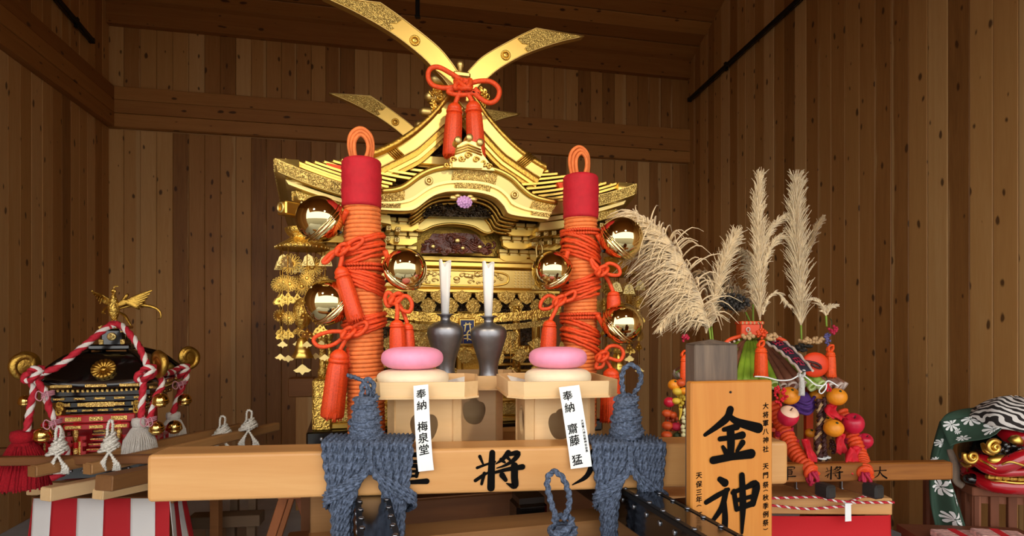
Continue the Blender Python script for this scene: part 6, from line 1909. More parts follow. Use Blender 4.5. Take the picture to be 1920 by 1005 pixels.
mb = MB(); mb.prism([(-.012, -.006), (.013, -.004), (.012, .065), (-.012, .066)], -.001, .001); mb.build('paper', M_WHITE, t)
mb = MB(); mb.box((.002, .004, .066), (.03, .012, .004)); mb.build('fold', M_WHITE, t)

# cross bar with painted characters and two dark poles
c0, c1 = W(1330, 904, 2.45), W(1778, 897, 2.47)
hb_ = timber('cross_bar', c0, c1, .05, .073, M_OLDW, 'old orange brown cross bar with black characters in front of the harvest shrine', 'bar', None, .005)
Lh = (c1 - c0).length
def hx(px): return ((W(px, 900, 2.445).x - c0.x) / (c1.x - c0.x) - .5) * Lh
for key, p0, p1 in (('gun', 1458, 1488), ('sho', 1545, 1575), ('dai', 1634, 1661)):
    glyph(key, hx(p0), .012, hx(p1) - hx(p0), .05, -.0256, 'painted_character', hb_, M_INK, .9)
for px, lab in ((1555, 'dark wooden pole with a black capped end, left of two under the cross bar'), (1645, 'dark wooden pole with a black capped end, right of two under the cross bar')):
    e = W(px, 922, 2.36); d = Vector((-.33, .95, 0)).normalized()
    t = thing('dark_pole', e, lab, 'pole', 'dark poles of the harvest shrine', rz=math.atan2(d.y, d.x))
    mb = MB(); mb.box((.31, 0, 0), (.60, .044, .05), bev=.006); mb.build('shaft', M_DARKW, t)
    mb = MB(); mb.box((.02, 0, 0), (.07, .048, .054), bev=.008); mb.build('end_cap', M_BLACKW, t)
    mb = MB(); mb.box((.15, -.001, 0), (.02, .049, .056), bev=.004); mb.build('metal_band', M_STEEL, t)
    for k in (-1, 1): link('stud', studm, t, (.15, k * .026, .012), (0, 0, 0), (.6, .6, .6))

# body and roof of stalks
F7 = Frame((1.17, 2.92), R(-4))
HS = thing('harvest_shrine', F7.c, 'harvest shrine roofed with green and brown stalks behind the name board', 'shrine', rz=F7.a)
HS.location.z = 0
def hp(mb, name, mat, parent=None): return mb.build(name, mat, parent or HS)
mb = MB(); mb.box((0, 0, .80), (.56, .5, .05), bev=.006); hp(mb, 'base_board', M_OLDW)
mb = MB(); mb.box((0, .03, 1.0), (.34, .30, .38)); hp(mb, 'body', M_DARKW)
for sx in (-1, 1):
    mb = MB(); mb.box((sx * .2, -.17, 1.02), (.03, .03, .42)); hp(mb, 'post', M_VERM)
    mb = MB(); mb.box((sx * .06, -.16, .99), (.018, .03, .14)); hp(mb, 'little_gate_post', M_VERM)
for z in (1.06, 1.02): 
    mb = MB(); mb.box((0, -.165, z), (.17, .03, .016)); hp(mb, 'little_gate_beam', M_VERM)
ezr, azr, eh = 1.245, 1.43, .29
mb = MB(); mb.add([(-eh + .02, -eh + .02, ezr - .015), (eh - .02, -eh + .02, ezr - .015), (eh - .02, eh - .02, ezr - .015), (-eh + .02, eh - .02, ezr - .015), (0, 0, azr - .01)], [(0, 1, 4), (1, 2, 4), (2, 3, 4), (3, 0, 4), (3, 2, 1, 0)]); hp(mb, 'roof_deck', M_DKBR)
rr = random.Random(8)
for side in range(4):
    M = Matrix.Rotation(side * pi / 2, 4, 'Z')
    n = 15 if side in (0, 3, 1) else 8
    for i in range(n):
        f = (i + .5) / n * 2 - 1
        green = rr.random() < .5
        a = M @ Vector((f * .07, -.05, azr)); b = M @ Vector((f * eh * 1.02, -eh - rr.uniform(-.01, .03), ezr - .005 + rr.uniform(-.008, .006)))
        mid = a.lerp(b, .5) + Vector((0, 0, .012))
        w0, w1 = .008, rr.uniform(.016, .024)
        mb = MB(); mb.tube(spline([a, mid, b], 8), w1, 9, rf=lambda t: w0 + (w1 - w0) * t); s_ = hp(mb, 'roof_stalk', M_STALKG if green else M_STALKB)
        d = (b - a).normalized()
        mb = MB(); mb.lathe([(w1 * .55, -.002), (w1 * 1.02, -.002), (w1 * 1.02, .012), (w1 * .55, .004)], 12, align(b - d * .004, b + d), closed=True); hp(mb, 'cut_end', M_CUTG if green else M_CUT, s_)
        mb = MB(); mb.lathe([(w1 * .56, .0), (.0001, .001)], 10, align(b - d * .002, b + d)); hp(mb, 'hollow', M_DKG, s_)
# red hoop and vermilion box at the top
c7 = lambda px, py, Y: F7.inv(W(px, py, Y))
for (x0, y0, xm, ym, x1, y1) in ((1352, 652, 1368, 637, 1390, 630), (1448, 631, 1472, 640, 1483, 658)):
    mb = MB(); mb.tube(spline([c7(x0, y0, 2.72), c7(xm, ym, 2.72), c7(x1, y1, 2.72)], 14), .009, 8); q = hp(mb, 'red_hoop', M_VERM)
    bdm = MB(); bdm.sphere((0, 0, 0), .006, 8, 5); bdm = bdm.mesh('bead', M_CUT)
    for k in range(5):
        f = (k + .5) / 5; p = c7(x0, y0 + 6, 2.71).lerp(c7(xm, ym + 6, 2.71), min(1, f * 2)) if f < .5 else c7(xm, ym + 6, 2.71).lerp(c7(x1, y1 + 6, 2.71), f * 2 - 1)
        link('bead', bdm, q, p)
bx = W(1405, 618, 2.85)
t = thing('vermilion_box', (bx.x, bx.y, bx.z - .032), 'small vermilion lattice box on top of the harvest shrine', 'box', rz=R(-4))
mb = MB(); mb.box((0, 0, .032), (.10, .08, .056), bev=.004); mb.build('box', M_VERM, t)
mb = MB(); mb.box((0, 0, .064), (.11, .09, .016), bev=.004); lidp = mb.build('lid', M_VERM, t)
for k in range(6):
    mb = MB(); mb.box((-.045 + k * .018, -.046, .064), (.007, .004, .012)); mb.build('lattice_slat', M_HUSK, lidp)
mb = MB(); mb.tube([(.008 * math.cos(a) - .02, -.046, .032 + .01 * math.sin(a)) for a in [2 * pi * j / 12 for j in range(12)]], .003, 6, closed=True); mb.build('ring', M_CUT, t)

def fruit(kind, px, py, rpx, Y, lab, grp, mat=None):
    c = W(px, py, Y); r = rpx * Y / FPX
    t = thing(kind, (c.x, c.y, c.z - r), lab, 'fruit', grp)
    rr = random.Random(px)
    if kind == 'apple':
        prof = [(.02, .12), (.3, .03), (.6, .1), (.88, .38), (1.0, .85), (.95, 1.3), (.72, 1.68), (.42, 1.82), (.16, 1.76), (.02, 1.66)]
        sm = [(max(1e-5, p.x) * r, p.y * r) for p in spline([(a, b, 0) for a, b in prof], 26)]
        tilt = TR((0, 0, r), rx=R(35), ry=R(rr.uniform(-15, 15))) @ Matrix.Translation((0, 0, -r))
        mb = MB(); mb.lathe(sm[:18], 24, tilt, closed=True); mb.build('skin', M_APPLE, t)
        mb = MB(); mb.lathe(sm[17:], 24, tilt, closed=True); mb.build('top', M_APTOP if px < 1500 else M_APPLE, t)
        mb = MB(); mb.tube([tilt @ Vector((0, 0, r * 1.6)), tilt @ Vector((.1 * r, 0, r * 2.0))], .0025, 6); mb.build('stem', M_DKBR, t)
    else:
        mb = MB(); mb.sphere((0, 0, r), r, 24, 16, sc=(1.06, 1.06, .96)); mb.build('peel', mat or M_OR, t)
        if kind in ('orange', 'tangerine'):
            mb = MB(); mb.lathe([(.006, 0), (.004, .003), (.0001, .003)], 8, TR((0, -r * .72, r * 1.7), rx=R(40))); mb.build('stem_end', M_DKG, t)
        else:
            mb = MB(); mb.tube([(0, 0, r * 1.9), (r * .1, 0, r * 2.2)], .0025, 6); mb.build('stem', M_DKG, t)
    return t
gO, gA = 'oranges hung on the harvest shrine', 'red apples hung on the harvest shrine'
fruit('orange', 1480, 742, 17.5, 2.56, 'orange directly above the pale-topped apple beside the name board', gO)
fruit('orange', 1569, 744, 17, 2.58, 'rightmost orange under the roof corner of the harvest shrine', gO)
fruit('orange', 1563, 803, 17, 2.54, 'orange in front of another orange between the coiled columns', gO)
fruit('orange', 1547, 792, 14, 2.62, 'orange half hidden behind another orange between the coiled columns', gO)
fruit('orange', 1530, 743, 13, 2.68, 'shaded orange behind the purple cloth', gO)
fruit('orange', 1519, 812, 9, 2.66, 'small orange beside the little vermilion gate', gO)
fruit('apple', 1478, 779, 19, 2.53, 'red apple with a pale top beside the name board', gA)
fruit('apple', 1600, 793, 19, 2.56, 'glossy red apple on the right coiled column', gA)
fruit('apple', 1622, 826, 14, 2.62, 'red apple half hidden behind the right coiled column', gA)

def coil_column(pts, r, lab):
    P = [W(*p) for p in pts]; o0 = P[-1].copy()
    t = thing('coiled_column', o0, lab, 'column', 'slanting vermilion coiled columns')
    fine = spline([p - o0 for p in P], 30); L = plen(fine)
    mb = MB(); mb.tube(fine, r * .75, 12); mb.build('core', M_VERM, t)
    turns = int(L / .019); cpts = []
    for i in range(turns * 16 + 1):
        f = i / (turns * 16); u = f * 29; k = min(int(u), 28); c = fine[k].lerp(fine[k + 1], u - k); d = (fine[k + 1] - fine[k]).normalized()
        A = d.orthogonal().normalized() if False else (Vector((1, 0, 0)) - d * d.x).normalized(); B = d.cross(A); a = f * turns * 2 * pi
        cpts.append(c + (A * math.cos(a) + B * math.sin(a)) * r * .78)
    mb = MB(); mb.tube(cpts, .0098, 7); mb.build('coil', M_ORCORD, t)
    mb = MB(); e = fine[-1]
    for k in range(9): mb.tube(spline([e + Vector((.012 * math.cos(k), .01 * math.sin(k), .01)), e + Vector((.022 * math.cos(k * 1.3), .02 * math.sin(k * 1.3), -.025)), e + Vector((.016 * math.cos(k * 2), .014 * math.sin(k * 2), -.045))], 8), .006, 6)
    mb.build('tied_end', M_CRIM, t)
    for f in (.35, .55):
        k = int(f * 29)
        mb = MB()
        for j in range(3): mb.tube([fine[k] + Vector((0, 0, -.008 * j)) + Vector((r * 1.06 * math.cos(a), r * 1.06 * math.sin(a), r * .35 * math.cos(a))) for a in [2 * pi * q / 20 for q in range(20)]], .005, 6, closed=True)
        mb.build('red_band', M_CRIM, t)
coil_column([(1448, 755, 2.66), (1468, 800, 2.62), (1492, 850, 2.52), (1524, 888, 2.42)], .031, 'slanting vermilion coiled column beside the name board')
coil_column([(1576, 772, 2.66), (1596, 815, 2.6), (1614, 860, 2.52), (1623, 890, 2.42)], .030, 'slanting vermilion coiled column at the right of the harvest shrine')
# crimson ribbons, purple cloth, banner
def ribbon3(pts, w, mat, name, lab, cat='ribbon', grp=None, fold=.012):
    P = [W(*p) for p in pts]; o0 = P[-1].copy()
    t = thing(name, o0, lab, cat, grp)
    fine = spline([p - o0 for p in P], 14); vs_ = []; fs_ = []
    for i, p in enumerate(fine):
        for j in range(7):
            f = j / 6 * 2 - 1
            vs_.append(p + Vector((f * w * (1 + .25 * i / 13) / 2, fold * math.sin(j * 2.1 + i * .5), .006 * math.sin(j * 1.7))))
    for i in range(13):
        for j in range(6): fs_.append((i * 7 + j, i * 7 + j + 1, (i + 1) * 7 + j + 1, (i + 1) * 7 + j))
    mb = MB(); mb.add(vs_, fs_, smooth=True); o = mb.build('cloth', mat, t)
    m_ = o.modifiers.new('thickness', 'SOLIDIFY'); m_.thickness = .002
    mb = MB(); mb.sphere(fine[0], w * .28, 10, 7, sc=(1.2, .8, .7)); mb.build('gather', mat, t)
M_REDRIB = plain('scarlet_ribbon', '#d01426', .7)
ribbon3([(1605, 840, 2.5), (1597, 865, 2.47), (1602, 888, 2.44)], .05, M_REDRIB, 'red_ribbon', 'scarlet ribbon hanging in front of the cross bar', grp='scarlet ribbons')
ribbon3([(1578, 815, 2.56), (1576, 835, 2.54), (1577, 852, 2.54)], .035, M_REDRIB, 'red_ribbon', 'small scarlet ribbon below the pair of oranges', grp='scarlet ribbons')
ribbon3([(1560, 760, 2.6), (1560, 775, 2.56), (1578, 786, 2.54)], .05, M_REDRIB, 'red_ribbon', 'scarlet ribbon folded below the rightmost orange', grp='scarlet ribbons')
ribbon3([(1510, 825, 2.5), (1518, 845, 2.47), (1524, 868, 2.45)], .03, M_REDRIB, 'red_ribbon', 'scarlet ribbon along the left coiled column', grp='scarlet ribbons')
pc = W(1500, 756, 2.66)
t = thing('purple_bag', pc, 'draped purple cloth hanging under the roof of the harvest shrine', 'cloth')
mb = MB(); mb.lathe([(.012, .055), (.03, .05), (.05, .02), (.058, -.01), (.05, -.035), (.03, -.045), (.001, -.048)], 30, flute=lambda a, k: 1 + .09 * math.sin(7 * a + k)); mb.build('cloth', M_PURPLE, t)
for k in range(3):
    mb = MB(); mb.tube(spline([(-.055, -.02, .03 - .022 * k), (0, -.062, .005 - .022 * k), (.055, -.02, .03 - .022 * k)], 14), .007, 7); mb.build('fold', M_PURPLE, t)
# dark banner with red marks on the roof slope
bA, bB, bC, bD = [F7.inv(W(*p)) for p in ((1432, 650, 2.74), (1456, 640, 2.78), (1519, 703, 2.52), (1497, 705, 2.50))]
cen = (bA + bB + bC + bD) / 4
t = thing('dark_banner', F7.w(*cen) + Vector((0, -.02, .02)), 'dark banner strip with red characters lying on the stalk roof', 'banner', rz=F7.a)
def bq(u, v_): return bA.lerp(bB, u).lerp(bD.lerp(bC, u), v_) - cen + Vector((0, 0, .012 * math.sin(pi * v_)))
vs_ = [bq(i / 4, j / 10) for j in range(11) for i in range(5)]
mb = MB(); mb.add(vs_, [(j * 5 + i, j * 5 + i + 1, (j + 1) * 5 + i + 1, (j + 1) * 5 + i) for j in range(10) for i in range(4)], smooth=True); o = mb.build('cloth', M_BANNER, t)
m_ = o.modifiers.new('thickness', 'SOLIDIFY'); m_.thickness = .003
for u0 in (0, 1):
    mb = MB(); mb.tube([bq(u0, j / 24) + Vector((0, -.003, .004 * math.sin(j * 1.3))) for j in range(25)], .006, 6); mb.build('pale_edge', M_CUT, t)
mb = MB(); nrm_ = (bq(1, .5) - bq(0, .5)).cross(bq(.5, 1) - bq(.5, 0)).normalized()
if nrm_.y > 0: nrm_ = -nrm_
rr = random.Random(4)
for g in range(3):
    v0 = .08 + g * .3
    for st in ((.25, .02, .75, .02), (.3, .1, .7, .1), (.5, -.02, .5, .18), (.3, .02, .28, .14), (.7, .02, .74, .16), (.35, .18, .7, .2)):
        mb.tube([bq(st[0], v0 + st[1]) + nrm_ * .003, bq(st[2], v0 + st[3]) + nrm_ * .003], .0022, 5)
mb.build('red_character', M_CRIM, t)

# hanging tassels in vermilion
def tas7(px, y0, y1, rpx, Y, mat, lab, grp):
    top = W(px, y0, Y); t = thing('hanging_tassel', W(px, y1, Y), lab, 'tassel', grp)
    H = top.z - t.location.z
    mb = MB(); mb.tube(spline([Vector((.012 * math.cos(2 * a), .008 * math.sin(3 * a), H + .012 + .014 * math.sin(2 * a + .5))) for a in [2 * pi * j / 12 for j in range(12)]], 40, True), .005, 6, closed=True); mb.build('knot', mat, t)
    tassel_parts(t, (0, 0, H), (0, 0, 0), rpx * Y / FPX, mat, seed=px, strands=20)
gv = 'vermilion tassels on the harvest shrine'
M_ORT = plain('bright_orange_thread', '#e8500e', .6, noise=.15, nscale=120)
tas7(1427, 650, 706, 12.5, 2.56, M_ORT, 'orange tassel hanging at the middle of the stalk roof', gv)
tas7(1557, 658, 707, 10, 2.62, M_ORT, 'orange tassel at the right corner of the stalk roof', gv)
tas7(1283, 668, 716, 8, 2.75, M_ORT, 'orange tassel just left of the weathered post', gv)
tas7(1503, 706, 741, 5.5, 2.5, M_WHT, 'small white tassel below the stalk eave', gv)
# white garland string
t = thing('white_garland', W(1430, 708, 2.52), 'thin white string looped along the stalk eave', 'string')
pts = [W(x, y, 2.5) - t.location for x, y in ((1415, 706), (1435, 707), (1460, 713), (1482, 712), (1502, 703), (1515, 710), (1530, 722), (1545, 722), (1553, 714), (1572, 724))]
mb = MB(); mb.tube(spline(pts, 60), .003, 6); mb.build('string', M_WHITE, t)
mb = MB(); mb.tube(spline([W(x, y, 2.5) - t.location for x, y in ((1546, 720), (1536, 732), (1540, 738), (1548, 730), (1550, 720))], 20), .0028, 6); mb.build('bow_loop', M_WHITE, t)
# half-moon vermilion paper hat and dried bits at the right corner
hc = W(1528, 684, 2.6)
t = thing('red_fan', hc, 'glossy vermilion half-moon hat at the right of the stalk roof', 'ornament')
mb = MB(); mb.sphere((0, 0, 0), .058, 28, 16, sc=(1.05, .38, .95)); mb.build('shell', plain('vermilion_paper', '#e23c0c', .5), t)
mb = MB(); mb.tube(spline([(-.055, -.012, .018), (-.02, -.028, .012), (.005, -.03, .0), (.012, -.028, -.014), (-.01, -.03, -.008), (-.03, -.026, .004)], 20), .005, 6); mb.build('fold', M_DKBR, t)
def cluster(px, py, Y, n, sx, sz, r, mat, name, lab, cat, grp=None, stem=True, sq=1.0):
    c = W(px, py, Y); t = thing(name, c, lab, cat, grp); rr = random.Random(px + py)
    me = MB(); me.sphere((0, 0, 0), r, 9, 6); me = me.mesh('berry', mat)
    for i in range(n):
        a = rr.uniform(0, 6.28); q = math.sqrt(rr.random())
        link('berry', me, t, (sx * q * math.cos(a), rr.uniform(-.5, .3) * sx, sz * q * math.sin(a)), None, (1, 1, sq))
    if stem:
        mb = MB(); mb.tube(spline([(0, .01, sz), (.004, .02, sz + .02), (.002, .03, sz + .03)], 8), .002, 5); mb.build('stem', M_DKG, t)
gB = 'berry clusters on the harvest shrine'
cluster(1427, 626, 2.7, 26, .032, .022, .0065, M_VERM, 'berry_cluster', 'orange red berry cluster in front of the vermilion box', 'berries', gB)
cluster(1562, 619, 2.66, 26, .018, .022, .006, M_CRIM, 'berry_cluster', 'crimson berry cluster at the right corner of the stalk roof', 'berries', gB)
cluster(1284, 634, 2.8, 22, .018, .018, .006, M_CRIM, 'berry_cluster', 'crimson berry cluster left of the weathered post', 'berries', gB)
cluster(1462, 742, 2.5, 34, .026, .04, .006, M_REDRIB, 'berry_cluster', 'bright red berry cluster right of the name board', 'berries', gB)
cluster(1553, 728, 2.56, 12, .012, .022, .005, M_REDRIB, 'berry_cluster', 'small red berry cluster under the eave corner', 'berries', gB)
cluster(1524, 638, 2.72, 60, .055, .012, .008, M_HUSK, 'husk_cluster', 'pale brown dried husks below the right plume', 'dried plant', 'dried bits on the roof', False)
cluster(1497, 652, 2.74, 50, .055, .018, .010, M_SEED, 'dark_leaf_cluster', 'dark dried leaves under the right plume', 'dried plant', 'dried bits on the roof', False, .5)
cluster(1374, 566, 2.82, 130, .07, .038, .0085, M_SEED, 'seed_head', 'large dark seed head among the pampas plumes', 'dried plant', 'dried bits on the roof')
cluster(1552, 638, 2.68, 22, .014, .03, .006, plain('lavender_bead', '#5a5488', .5), 'bead_cluster', 'bluish bead cluster under the crimson berries', 'ornament', None, False)
cluster(1402, 630, 2.68, 14, .03, .012, .009, M_HUSK, 'husk_cluster', 'dried husks on the ridge below the vermilion box', 'dried plant', 'dried bits on the roof', False)
cluster(1448, 632, 2.68, 14, .03, .014, .009, M_HUSK, 'husk_cluster', 'dried husks on the ridge right of the berries', 'dried plant', 'dried bits on the roof', False)
cluster(1564, 838, 2.6, 18, .022, .03, .007, M_DKBR, 'bean_string', 'dark beans hanging below the pair of oranges', 'beans', None)
cluster(1258, 788, 2.76, 22, .03, .045, .011, plain('russet_hip', '#a8401c', .5), 'hip_cluster', 'russet rose hip cluster behind the small pumpkins', 'berries', gB)
cluster(1274, 745, 2.76, 20, .025, .04, .010, M_YEL, 'hip_cluster', 'yellow berry cluster behind the fruit string', 'berries', gB)
# dark braided cords
for k, (pts, lab) in enumerate((([(1535, 748, 2.6), (1538, 790, 2.58), (1533, 830, 2.56), (1541, 868, 2.54)], 'thick dark braided straw cord between the oranges'), ([(1546, 745, 2.6), (1544, 790, 2.6), (1546, 840, 2.58), (1549, 866, 2.56)], 'dark braided cord right beside the thick one'))):
    P = [W(*p) for p in pts]; t = thing('braided_cord', P[-1], lab, 'cord', 'dark braided cords')
    mb = MB(); mb.rope([p - P[-1] for p in P], .016 - .004 * k, n=12, pitch=.06, lobe_mi=[0, 0, 1] if k == 0 else [0], step=.5, depth=.3); mb.build('braid', [M_DKBR, M_HUSK], t)
    mb = MB(); mb.tube([(.016 * math.cos(a), .016 * math.sin(a), .02) for a in [2 * pi * j / 14 for j in range(14)]], .004, 6, closed=True); mb.build('tie', M_WHITE, t)
# left-hand fruits behind the beam
gF = 'small fruits strung left of the name board'
fruit('tangerine', 1264, 722, 11, 2.72, 'dull orange fruit at the top of the string left of the name board', gF)
fruit('pomegranate', 1255, 754, 10, 2.72, 'crimson round fruit at the left of the string', gF, M_APPLE)
M_PUMP = plain('orange_red_pumpkin', '#c8501e', .5, noise=.15, nscale=20)
for k, (px, py, r, m__, lab) in enumerate(((1277, 718, 8, M_PUMP, 'small orange red fruit right of the dull orange one'), (1270, 734, 8, M_YEL, 'yellow green fruit under the dull orange one'), (1268, 752, 7, M_YEL, 'small yellow fruit beside the crimson one'), (1250, 775, 8, M_PUMP, 'russet fruit below the crimson one'), (1262, 778, 7, M_PUMP, 'russet fruit in the middle of the string'), (1251, 798, 9, M_PUMP, 'small ribbed pumpkin above the lowest one'), (1250, 816, 9, M_PUMP, 'lowest small ribbed pumpkin on the string'), (1268, 800, 9, M_CRIM, 'dark crimson pepper beside the pumpkins'), (1270, 817, 7, M_DKG, 'dark green fruit at the bottom of the string'), (1283, 733, 8, M_OR, 'bright orange fruit touching the name board edge'))):
    c = W(px, py, 2.7); r_ = r * 2.7 / FPX
    t = thing('gourd', (c.x, c.y, c.z - r_), lab, 'fruit', gF)
    mb = MB(); mb.lathe([(max(1e-5, math.sin(pi * q / 12)) * r_ * 1.1, r_ - math.cos(pi * q / 12) * r_ * .9) for q in range(13)], 24, flute=lambda a, k_: 1 + .06 * abs(math.cos(4 * a))); mb.build('flesh', m__, t)
    mb = MB(); mb.tube([(0, 0, r_ * 1.85), (.003, 0, r_ * 2.2)], .0025, 6); mb.build('stem', M_DKG, t)
for k, (px, py) in enumerate(((1284, 772), (1281, 786), (1286, 794), (1280, 803), (1286, 811), (1281, 818))):
    c = W(px, py, 2.66); t = thing('peanut', c, ['topmost cream peanut pod beside the yellow pepper', 'second cream peanut pod from the top of the string', 'third cream peanut pod from the top of the string', 'fourth cream peanut pod from the top of the string', 'fifth cream peanut pod from the top of the string', 'lowest cream peanut pod on the string'][k], 'nut', 'peanut pods on a string')
    mb = MB(); mb.tube(spline([(0, 0, -.018), (.002, 0, -.008), (0, 0, .004), (.002, 0, .016)], 14), .008, 9, rf=lambda t: .003 + .0075 * abs(math.sin(pi * (t * 1.0) * 2 + .3)) ** .5 * math.sin(pi * (t * .94 + .03)) ** .4); mb.build('pod', M_PEAN, t)
    mb = MB(); mb.tube([(0, 0, .016), (0, .004, .026)], .0012, 5); mb.build('string', M_HUSK, t)
c = W(1276, 776, 2.66); t = thing('yellow_pepper', c, 'small yellow pepper on the string near the peanuts', 'vegetable')
mb = MB(); mb.tube(spline([(0, 0, .025), (0, 0, 0), (-.006, 0, -.028)], 10), .008, 9, rf=lambda t: .009 * (1 - .7 * t)); mb.build('flesh', M_YEL, t)
mb = MB(); mb.tube([(0, 0, .024), (.002, 0, .034)], .0025, 6); mb.build('stem', M_DKG, t)

# ---------------------------------------------------------------- pampas plumes
def plume(base, spine, Y, lab, n, l0, l1, droop, width, mat=M_PLUME, seed=0, side=0.0, stem=True, up=.9, thick=.0025):
    """spine: px points from base of the plume to its tip; branchlets of length l (m)"""
    rr = random.Random(seed)
    b = W(base[0], base[1], Y)
    t = thing('pampas_plume', b, lab, 'dried grass', 'pampas plumes in the harvest shrine')
    sp = spline([W(x, y, Y + (q[2] if len(q) > 2 else 0)) - b for q in spine for x, y in [q[:2]]], 60)
    if stem:
        mb = MB(); mb.tube(spline([Vector((0, 0, 0)), (sp[0]) * .6, sp[0]], 8) if sp[0].length > .01 else [Vector((0, 0, -.02)), sp[0]], .0045, 7); mb.build('stem', M_STALKG, t)
    mb = MB(); mb.tube(sp, .003, 6, rf=lambda q: .0045 * (1 - .7 * q)); mb.build('rachis', mat, t)
    mb = MB()
    for i in range(int(n * 1.7)):
        f = rr.random() ** .9 * .98
        k = min(int(f * 59), 58); p = sp[k].lerp(sp[k + 1], f * 59 - k); d = (sp[k + 1] - sp[k]).normalized()
        a = rr.uniform(0, 2 * pi)
        out = Vector((math.cos(a), math.sin(a), 0)); out = (out - d * out.dot(d)).normalized()
        if side and rr.random() < abs(side): out = (out * .45 + Vector((math.copysign(1, side), 0, .12))).normalized()
        env = math.sin(pi * min(1, f * .82 + .16)) ** .7
        L = rr.uniform(l0, l1) * (.45 + .55 * env)
        w = width * rr.uniform(.4, 1.45)
        p1 = p + d * L * .35 * up + out * w * L * .35
        p2 = p + d * L * .7 * up + out * w * L * .8 - Vector((0, 0, droop * L * .18))
        p3 = p + d * L * 1.0 * up + out * w * L * 1.25 - Vector((0, 0, droop * L * .75)) + Vector((rr.uniform(-.01, .01), rr.uniform(-.01, .01), 0))
        mb.tube(spline([p, p1, p2, p3], 7), thick, 4, rf=lambda q: thick * (.9 + .9 * math.sin(pi * min(1, q + .15))) * (1 - .55 * q))
    tag(mb.build('plume_hair', mat, t), kind='stuff')
    return t
plume((1333, 640), [(1330, 615), (1318, 570), (1298, 520), (1270, 470), (1240, 432), (1212, 412), (1188, 406)], 2.78, 'large pampas plume arching far left with drooping strands', 560, .14, .28, .62, .62, seed=1, side=-.85, up=.22)
plume((1320, 618), [(1312, 590), (1285, 577), (1262, 590), (1245, 605), (1237, 618)], 2.76, 'small pampas spray drooping low at the left', 90, .03, .06, .8, .4, seed=2, side=-.4, up=.5, stem=False)
plume((1337, 640), [(1334, 612), (1340, 560), (1352, 510), (1366, 470), (1380, 440)], 2.84, 'upright pampas plume leaning right behind the weathered post', 300, .06, .11, .1, .4, seed=3, up=.95)
plume((1333, 630), [(1324, 625), (1332, 585), (1340, 560)], 2.8, 'short pampas tuft behind the weathered post', 120, .04, .08, .2, .3, seed=4, stem=False)
plume((1410, 610), [(1398, 585), (1380, 548), (1350, 520), (1315, 510)], 2.98, 'brown bushy pampas plume behind the seed head', 340, .06, .12, .7, .6, M_PLUMED, seed=5, side=-.3, up=.4)
plume((1412, 610), [(1412, 570), (1405, 500), (1392, 472), (1372, 468), (1362, 472)], 2.96, 'pampas plume bowed over behind the tall one', 170, .05, .09, .5, .45, seed=6, side=.3, up=.5)
plume((1427, 620), [(1425, 600), (1424, 540), (1423, 470), (1421, 400), (1424, 333)], 2.82, 'tall narrow pampas plume standing above the vermilion box', 460, .07, .12, .03, .27, seed=7, up=1.0)
plume((1425, 500), [(1428, 480), (1440, 440), (1455, 418), (1474, 405)], 2.82, 'side spray of the tall pampas plume pointing right', 110, .04, .07, .15, .28, seed=8, stem=False)
plume((1425, 520), [(1432, 500), (1445, 465), (1460, 448), (1478, 444)], 2.81, 'lower side spray of the tall pampas plume pointing right', 110, .04, .07, .25, .28, seed=9, stem=False)
plume((1430, 600), [(1430, 590), (1442, 558), (1458, 550), (1472, 565), (1482, 575)], 2.78, 'thin curved pampas spray low between the tall plumes', 60, .02, .04, .3, .3, seed=10, stem=False)
plume((1503, 640), [(1502, 610), (1500, 560), (1497, 490), (1493, 410), (1494, 340)], 2.8, 'broad tall pampas plume at the right', 640, .08, .14, .06, .33, seed=11, up=1.0)
plume((1505, 500), [(1510, 490), (1520, 455), (1530, 430), (1540, 412)], 2.8, 'short side spray of the broad right plume', 120, .04, .07, .1, .25, M_PLUMED, seed=12, stem=False)
plume((1550, 612), [(1549, 592), (1540, 572), (1528, 562), (1515, 562)], 2.7, 'small pale grass feather bending left above the crimson berries', 50, .02, .04, .2, .3, seed=13)
plume((1550, 605), [(1551, 590), (1555, 578), (1564, 574)], 2.7, 'small pale grass feather bending right above the crimson berries', 40, .02, .04, .1, .35, seed=14, stem=False)
# ---------------------------------------------------------------- lion head on a slatted crate
LY = 2.75
def lw(px, py, dy=0.0): return W(px, py, LY + dy)
base = lw(1890, 925)
# crate
ct = CAMZ - (919 - HORIZ) / FPX * (LY - .12)
t = thing('slatted_crate', (base.x + .06, LY + .12, 0), 'reddish brown slatted wooden crate under the lion head', 'crate', rz=R(-8))
mb = MB(); mb.box((0, 0, ct - .02), (.50, .46, .04), bev=.004); mb.build('top_board', M_CRATE, t)
for i in range(7):
    x = -.22 + i * .073
    mb = MB(); mb.box((x, -.2, (ct - .04) / 2), (.036, .02, ct - .04), bev=.002); mb.build('slat', M_CRATE, t)
    mb = MB(); mb.box((-.225, -.2 + i * .066, (ct - .04) / 2), (.02, .034, ct - .04), bev=.002); mb.build('slat', M_CRATE, t)
for z in (.05, ct - .06):
    mb = MB(); mb.box((0, -.185, z), (.47, .02, .04)); mb.build('rail', M_CRATE, t)
LH = thing('lion_head', (base.x, LY, ct), 'red and black lacquered lion dance head with gold curls and eyes', 'mask')
o_ = LH.location.copy()
def q8(px, py, dy=0.0): return lw(px, py, dy) - o_
def lpart(mb, name, mat, par=None): return mb.build(name, mat, par or LH)
M_LRED = plain('glossy_red_lacquer', '#a80f1c', .2, coat=.7)
M_LBLK = plain('glossy_black_lacquer', '#0d0b0c', .2, coat=.7)
s8 = LY / FPX
c = q8(1893, 850, .02)
mb = MB(); mb.sphere(c, 1, 32, 20, sc=(86 * s8, .17, 62 * s8)); sk = lpart(mb, 'skull', M_LBLK)
